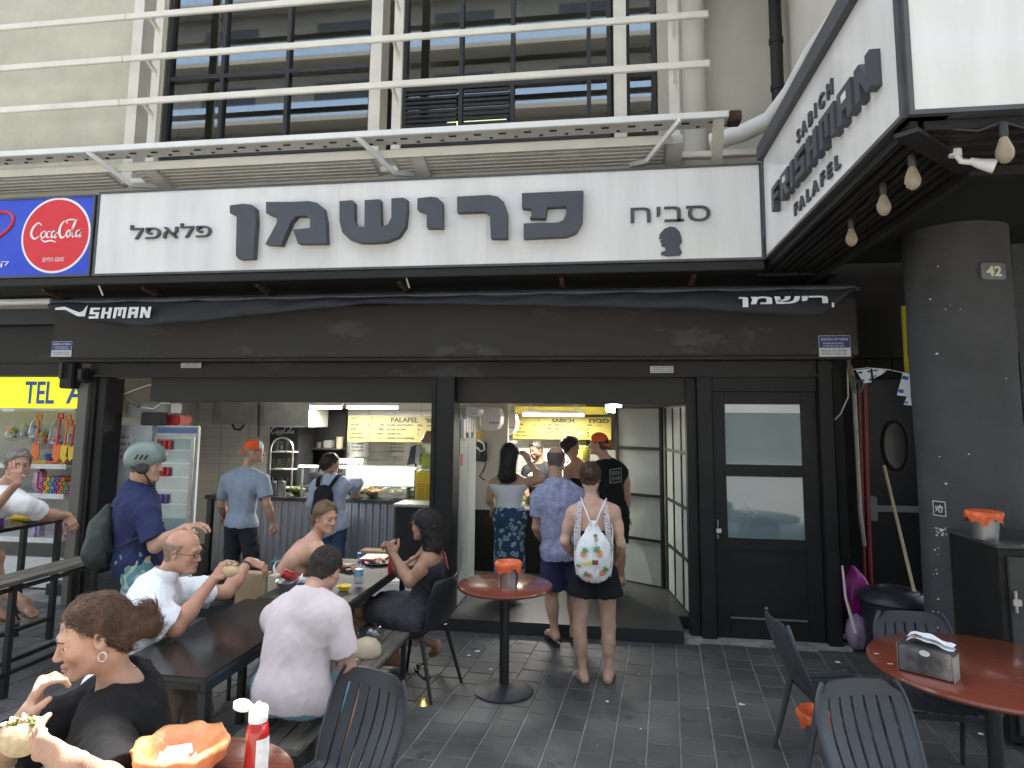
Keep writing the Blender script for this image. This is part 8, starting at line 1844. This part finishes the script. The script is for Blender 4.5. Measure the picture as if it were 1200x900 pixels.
# ---- man in the pink white tee on the bench
p = Person('dark haired man in pale pink tee seen from behind on the bench', dict(
    hd=W3(381, 669, 3.44), nk=W3(361, 703, 3.30), pl=W3(343, 806, 3.22), shL=W3(322, 722, 3.40), shR=W3(395, 722, 3.26), elL=V(-1.88, 3.66, .80), elR=W3(407, 782, 3.27), wrL=V(-1.74, 3.86, .84), wrR=W3(396, 752, 3.62),
    knL=V(-1.90, 3.66, .52), anL=V(-1.95, 3.7, .09), toeL=V(-2.02, 3.82, .03), knR=V(-1.42, 3.62, .49), anR=V(-1.40, 3.6, .09), toeR=V(-1.36, 3.76, .03)), (-.15, 1), hf=(.1, .95, -.45), hu=(.1, .4, .9), tone=(.47, .28, .20), skin='ruddy', h=.006, hs=1.0, build=.98, face=False)
p.hand('L'); p.hand('R'); p.body(headh=.005, handh=.006)
p.cap_hair(M('hair cropped', (.035, .026, .021), .7, var=.6, scale=70, bump=.8, bs=160), t=.005, slope=.85, line=(.07, .07), amp=.0015, h=.0045, nape=-.095, st=2600, sl=.013, sr=.0011, jit=.5)
p.top(cloth_mat('pale pink', (.60, .525, .53), bump=.3), sleeve=.74, t=.016, hem=-.10, name='tee', fold=.0055, loose=.014, h=.0055, ff=17, neckr=.07, cuff=.016); p.bottom(cloth_mat('sky blue', (.20, .38, .50)), leg=.72, t=.026, name='shorts', fold=.006, waist=.02)
m = MB(); m.poly([(-.03, -.018), (.03, -.018), (.03, .018), (-.03, .018)], Vector(W3(371, 826, 3.13)), Vector((.95, .2, .25)).normalized(), Vector((-.25, 0, .95)).normalized(), Vector((0, -1, 0)), .003)
# ---- woman in the dark dress
p = Person('dark haired woman in charcoal sundress eating on the black shell chair', dict(
    hd=W3(497, 616, 4.90), nk=W3(504, 643, 4.97), pl=V(-1.36, 5.00, .55), shL=W3(496, 652, 5.10), shR=W3(503, 657, 4.80), elL=W3(470, 672, 5.12), elR=W3(480, 682, 4.76), wrL=W3(459, 650, 5.02), wrR=W3(462, 651, 4.86),
    hipL=V(-1.42, 5.08, .50), hipR=V(-1.42, 4.88, .50), knL=V(-1.84, 5.14, .53), anL=V(-1.66, 5.2, .12), toeL=V(-1.82, 5.28, .04), knR=V(-1.84, 4.94, .53), anR=W3(512, 756, 5.22), toeR=W3(506, 768, 5.36)), (-.97, .22), hf=(-.93, .25, -.05), tone=(.36, .20, .13), skin='olive', fem=True, h=.0065, hs=.97, build=.95)
p.J['anR'] = V(-1.42, 5.2, .09); p.J['toeR'] = V(-1.5, 5.32, .03)
p.hand('R', d=(-.45, .2, .85), n=(-.2, -.9, .1), curl=.9); p.hand('L', d=(-.35, -.1, .9), n=(.2, .9, .1), curl=.9); p.body(headh=.0045, handh=.0055)
p.cap_hair(hb, t=.010, line=(.072, .066), slope=.95, amp=.004, nape=-.3, h=.005, st=1500, sl=.07, curl=.8, flow=lambda P0: 0*P0-V(0, 0, 1)-.35*p.hf, extra=[cone(p.hp(0, -.045, -.02), p.hp(0, -.07, -.15), .078, .066, .04), ell(p.hp(0, -.075, -.17), p.HA, (.07, .045, .05), .03)]); p.brows(hb)
cd = M('cloth charcoal melange', (.055, .055, .062), .9, var=.3, scale=60, bump=.3, bs=30, spec=.2)
d0 = p.J['pl']; p.top(cd, sleeve=0, t=.014, hem=-.5, name='dress', fold=.006, clips=[(d0+p.up*.36, p.up-p.bf*-.25)], extra=[cone(p.J['hip'+q], p.J['hip'+q]+(p.J['kn'+q]-p.J['hip'+q])*.74+V(0, 0, .01), .125, .098, .06) for q in 'LR']+[cone(d0, d0+V(-.30, .05, .0), .13, .10, .06)], hemv=V(-.2, 0, -1))
rd = M('red strap', (.55, .07, .05), .7)
for q in (-1, 1): 
    strap_on('dress_strap', cd, [d0+p.up*.33-p.bf*.115+p.left*q*.055, p.J['nk']-p.up*.045-p.bf*.075+p.left*q*.075, p.J['nk']+p.left*q*.088+p.up*.005, p.J['nk']+p.bf*.07+p.left*q*.085-p.up*.06, d0+p.up*.35+p.bf*.13+p.left*q*.07], .018, [-p.bf, -p.bf, p.up, p.bf, p.bf], p.r)
    strap_on('bra_strap', rd, [d0+p.up*.30-p.bf*.123+p.left*q*.075, p.J['nk']-p.up*.045-p.bf*.080+p.left*q*.092, p.J['nk']+p.left*q*.10+p.up*.0, p.J['nk']+p.bf*.07+p.left*q*.10-p.up*.06], .014, [-p.bf, -p.bf, p.up, p.bf], p.r)
p.sandal('R', sand_m)
# ---- foreground woman in the black tee
n0 = W3(140, 806, 2.06); lf = V(.36, -.93, 0)
p = Person('woman in black tee with a loose brown bun, hand at her mouth', dict(
    hd=W3(108, 746, 1.97), nk=n0, pl=n0+V(.07, .05, -.50), shL=n0+lf*.165+V(-.0, 0, -.055), shR=n0-lf*.165+V(-.03, 0, -.055), elR=W3(2, 886, 1.93), wrR=W3(36, 832, 1.82), elL=W3(140, 930, 1.72), wrL=W3(82, 892, 1.49),
    hipL=n0+V(.07, .05, -.53)+lf*.09, hipR=n0+V(.07, .05, -.53)-lf*.09, knL=n0+V(-.36, -.2, -.52), anL=n0+V(-.4, -.22, -.96), toeL=n0+V(-.54, -.26, -1.03), knR=n0+V(-.36, .1, -.52), anR=n0+V(-.4, .1, -.96), toeR=n0+V(-.54, .1, -1.03)), (-.93, -.36), hf=(-.66, -.75, -.22), hu=(-.05, .02, 1), tone=(.50, .28, .19), skin='warm', fem=True, h=.005, hs=1.0, build=1.0)
p.hand('R', d=(.42, -.18, .85), n=(-.75, -.55, .25), curl=.75, thumb=.5, point={0: (.25, .5, .4), 1: (.55, .9, .6)}); p.hand('L', d=(-.93, .0, .30), n=(.15, -.95, -.30), curl=.42, thumb=.5, spread=.05)
p.body(headh=.0032, handh=.0033)
hm_ = hair_mat('warm brown', (.060, .030, .016)); bunc = p.hp(.01, -.150, -.015)
def fl4(P0):
    F = bunc-P0; d = np.linalg.norm(F, axis=1)[:, None]; c = np.cross(P0-bunc, p.hr[None, :]); return np.where(d < .075, c/(np.linalg.norm(c, axis=1)[:, None]+1e-6)+.3*F/d, F/d)
ho = p.cap_hair(hm_, t=.003, line=(.058, .070), slope=1.05, amp=.002, fr=60, h=.0042, extra=[cone(p.hp(0, -.07, .0), p.hp(.0, -.135, -.012), .066, .046, .04), ell(bunc, p.HA, (.036, .036, .038), .012), ell(p.hp(.02, -.165, -.045), p.HA, (.024, .024, .026), .01), ell(p.hp(-.01, -.165, .02), p.HA, (.024, .022, .024), .01)], st=6000, sl=.045, sr=.0013, curl=1.1, flow=fl4, jit=.15, smat=hair_mat('warm brown highlight', (.10, .052, .028))); p.brows(hm_)  # paler strand colour paints highlights into the hair
strands(p, ho, hm_, 110, .035, .0006, lambda P0: (P0-p.hp(0, -.05, 0))*6+V(0, 0, .2), lift=.5, seed=9, curl=2.0, jit=.5)
m = MB(); e_ = p.hp(-.080, -.008, -.045); m.tube([e_+p.hf*math.cos(R(t))*.011+p.hu*(math.sin(R(t))*.014-.006) for t in range(0, 361, 30)], .0016, 6, cap=False); m.build('earring', M('silver', (.7, .7, .68), .2, metal=1), p.r, smooth=True)
m = MB(); N_ = p.J['nk']; u = p.up; b_ = p.bf; m.tube([N_-b_*.06+u*.055, N_+p.left*.052+u*.05, N_+p.left*.062+u*.01+b_*.05, N_+p.left*.03-u*.06+b_*.12], .0016, 5); m.build('necklace', iron_m, p.r)
bt4 = cloth_mat('black jersey', (.010, .010, .011), bump=.3, bs=30); p.top(bt4, sleeve=.92, t=.020, hem=-.12, name='tee', fold=.009, loose=.02, h=.0045, ff=19, neckr=.098, front=.35, cuff=.03)
p.bottom(blk, leg=1.9, t=.02, name='trousers')
m = MB(); wc = p.J['wrL']*.9+p.J['elL']*.1; ax_ = Vector(nz(p.J['wrL']-p.J['elL'])); u_ = ax_.orthogonal().normalized(); v_ = ax_.cross(u_); m.tube([Vector(wc)+u_*math.cos(R(t))*.0305+v_*math.sin(R(t))*.0305 for t in range(0, 361, 20)], .0016, 5, cap=False); m.build('bracelet', M('silver'), p.r, smooth=True)
pita(W3(26, 864, 1.545), (.25, -1, .3), .98, 'falafel pita in the hand of the woman in the black tee', 8)
shell_chair('black shell chair behind the woman in the black tee', Vector(n0+V(.06, .04, 0))*1.0-Vector((0, 0, n0[2])), math.atan2(.93, -.36))
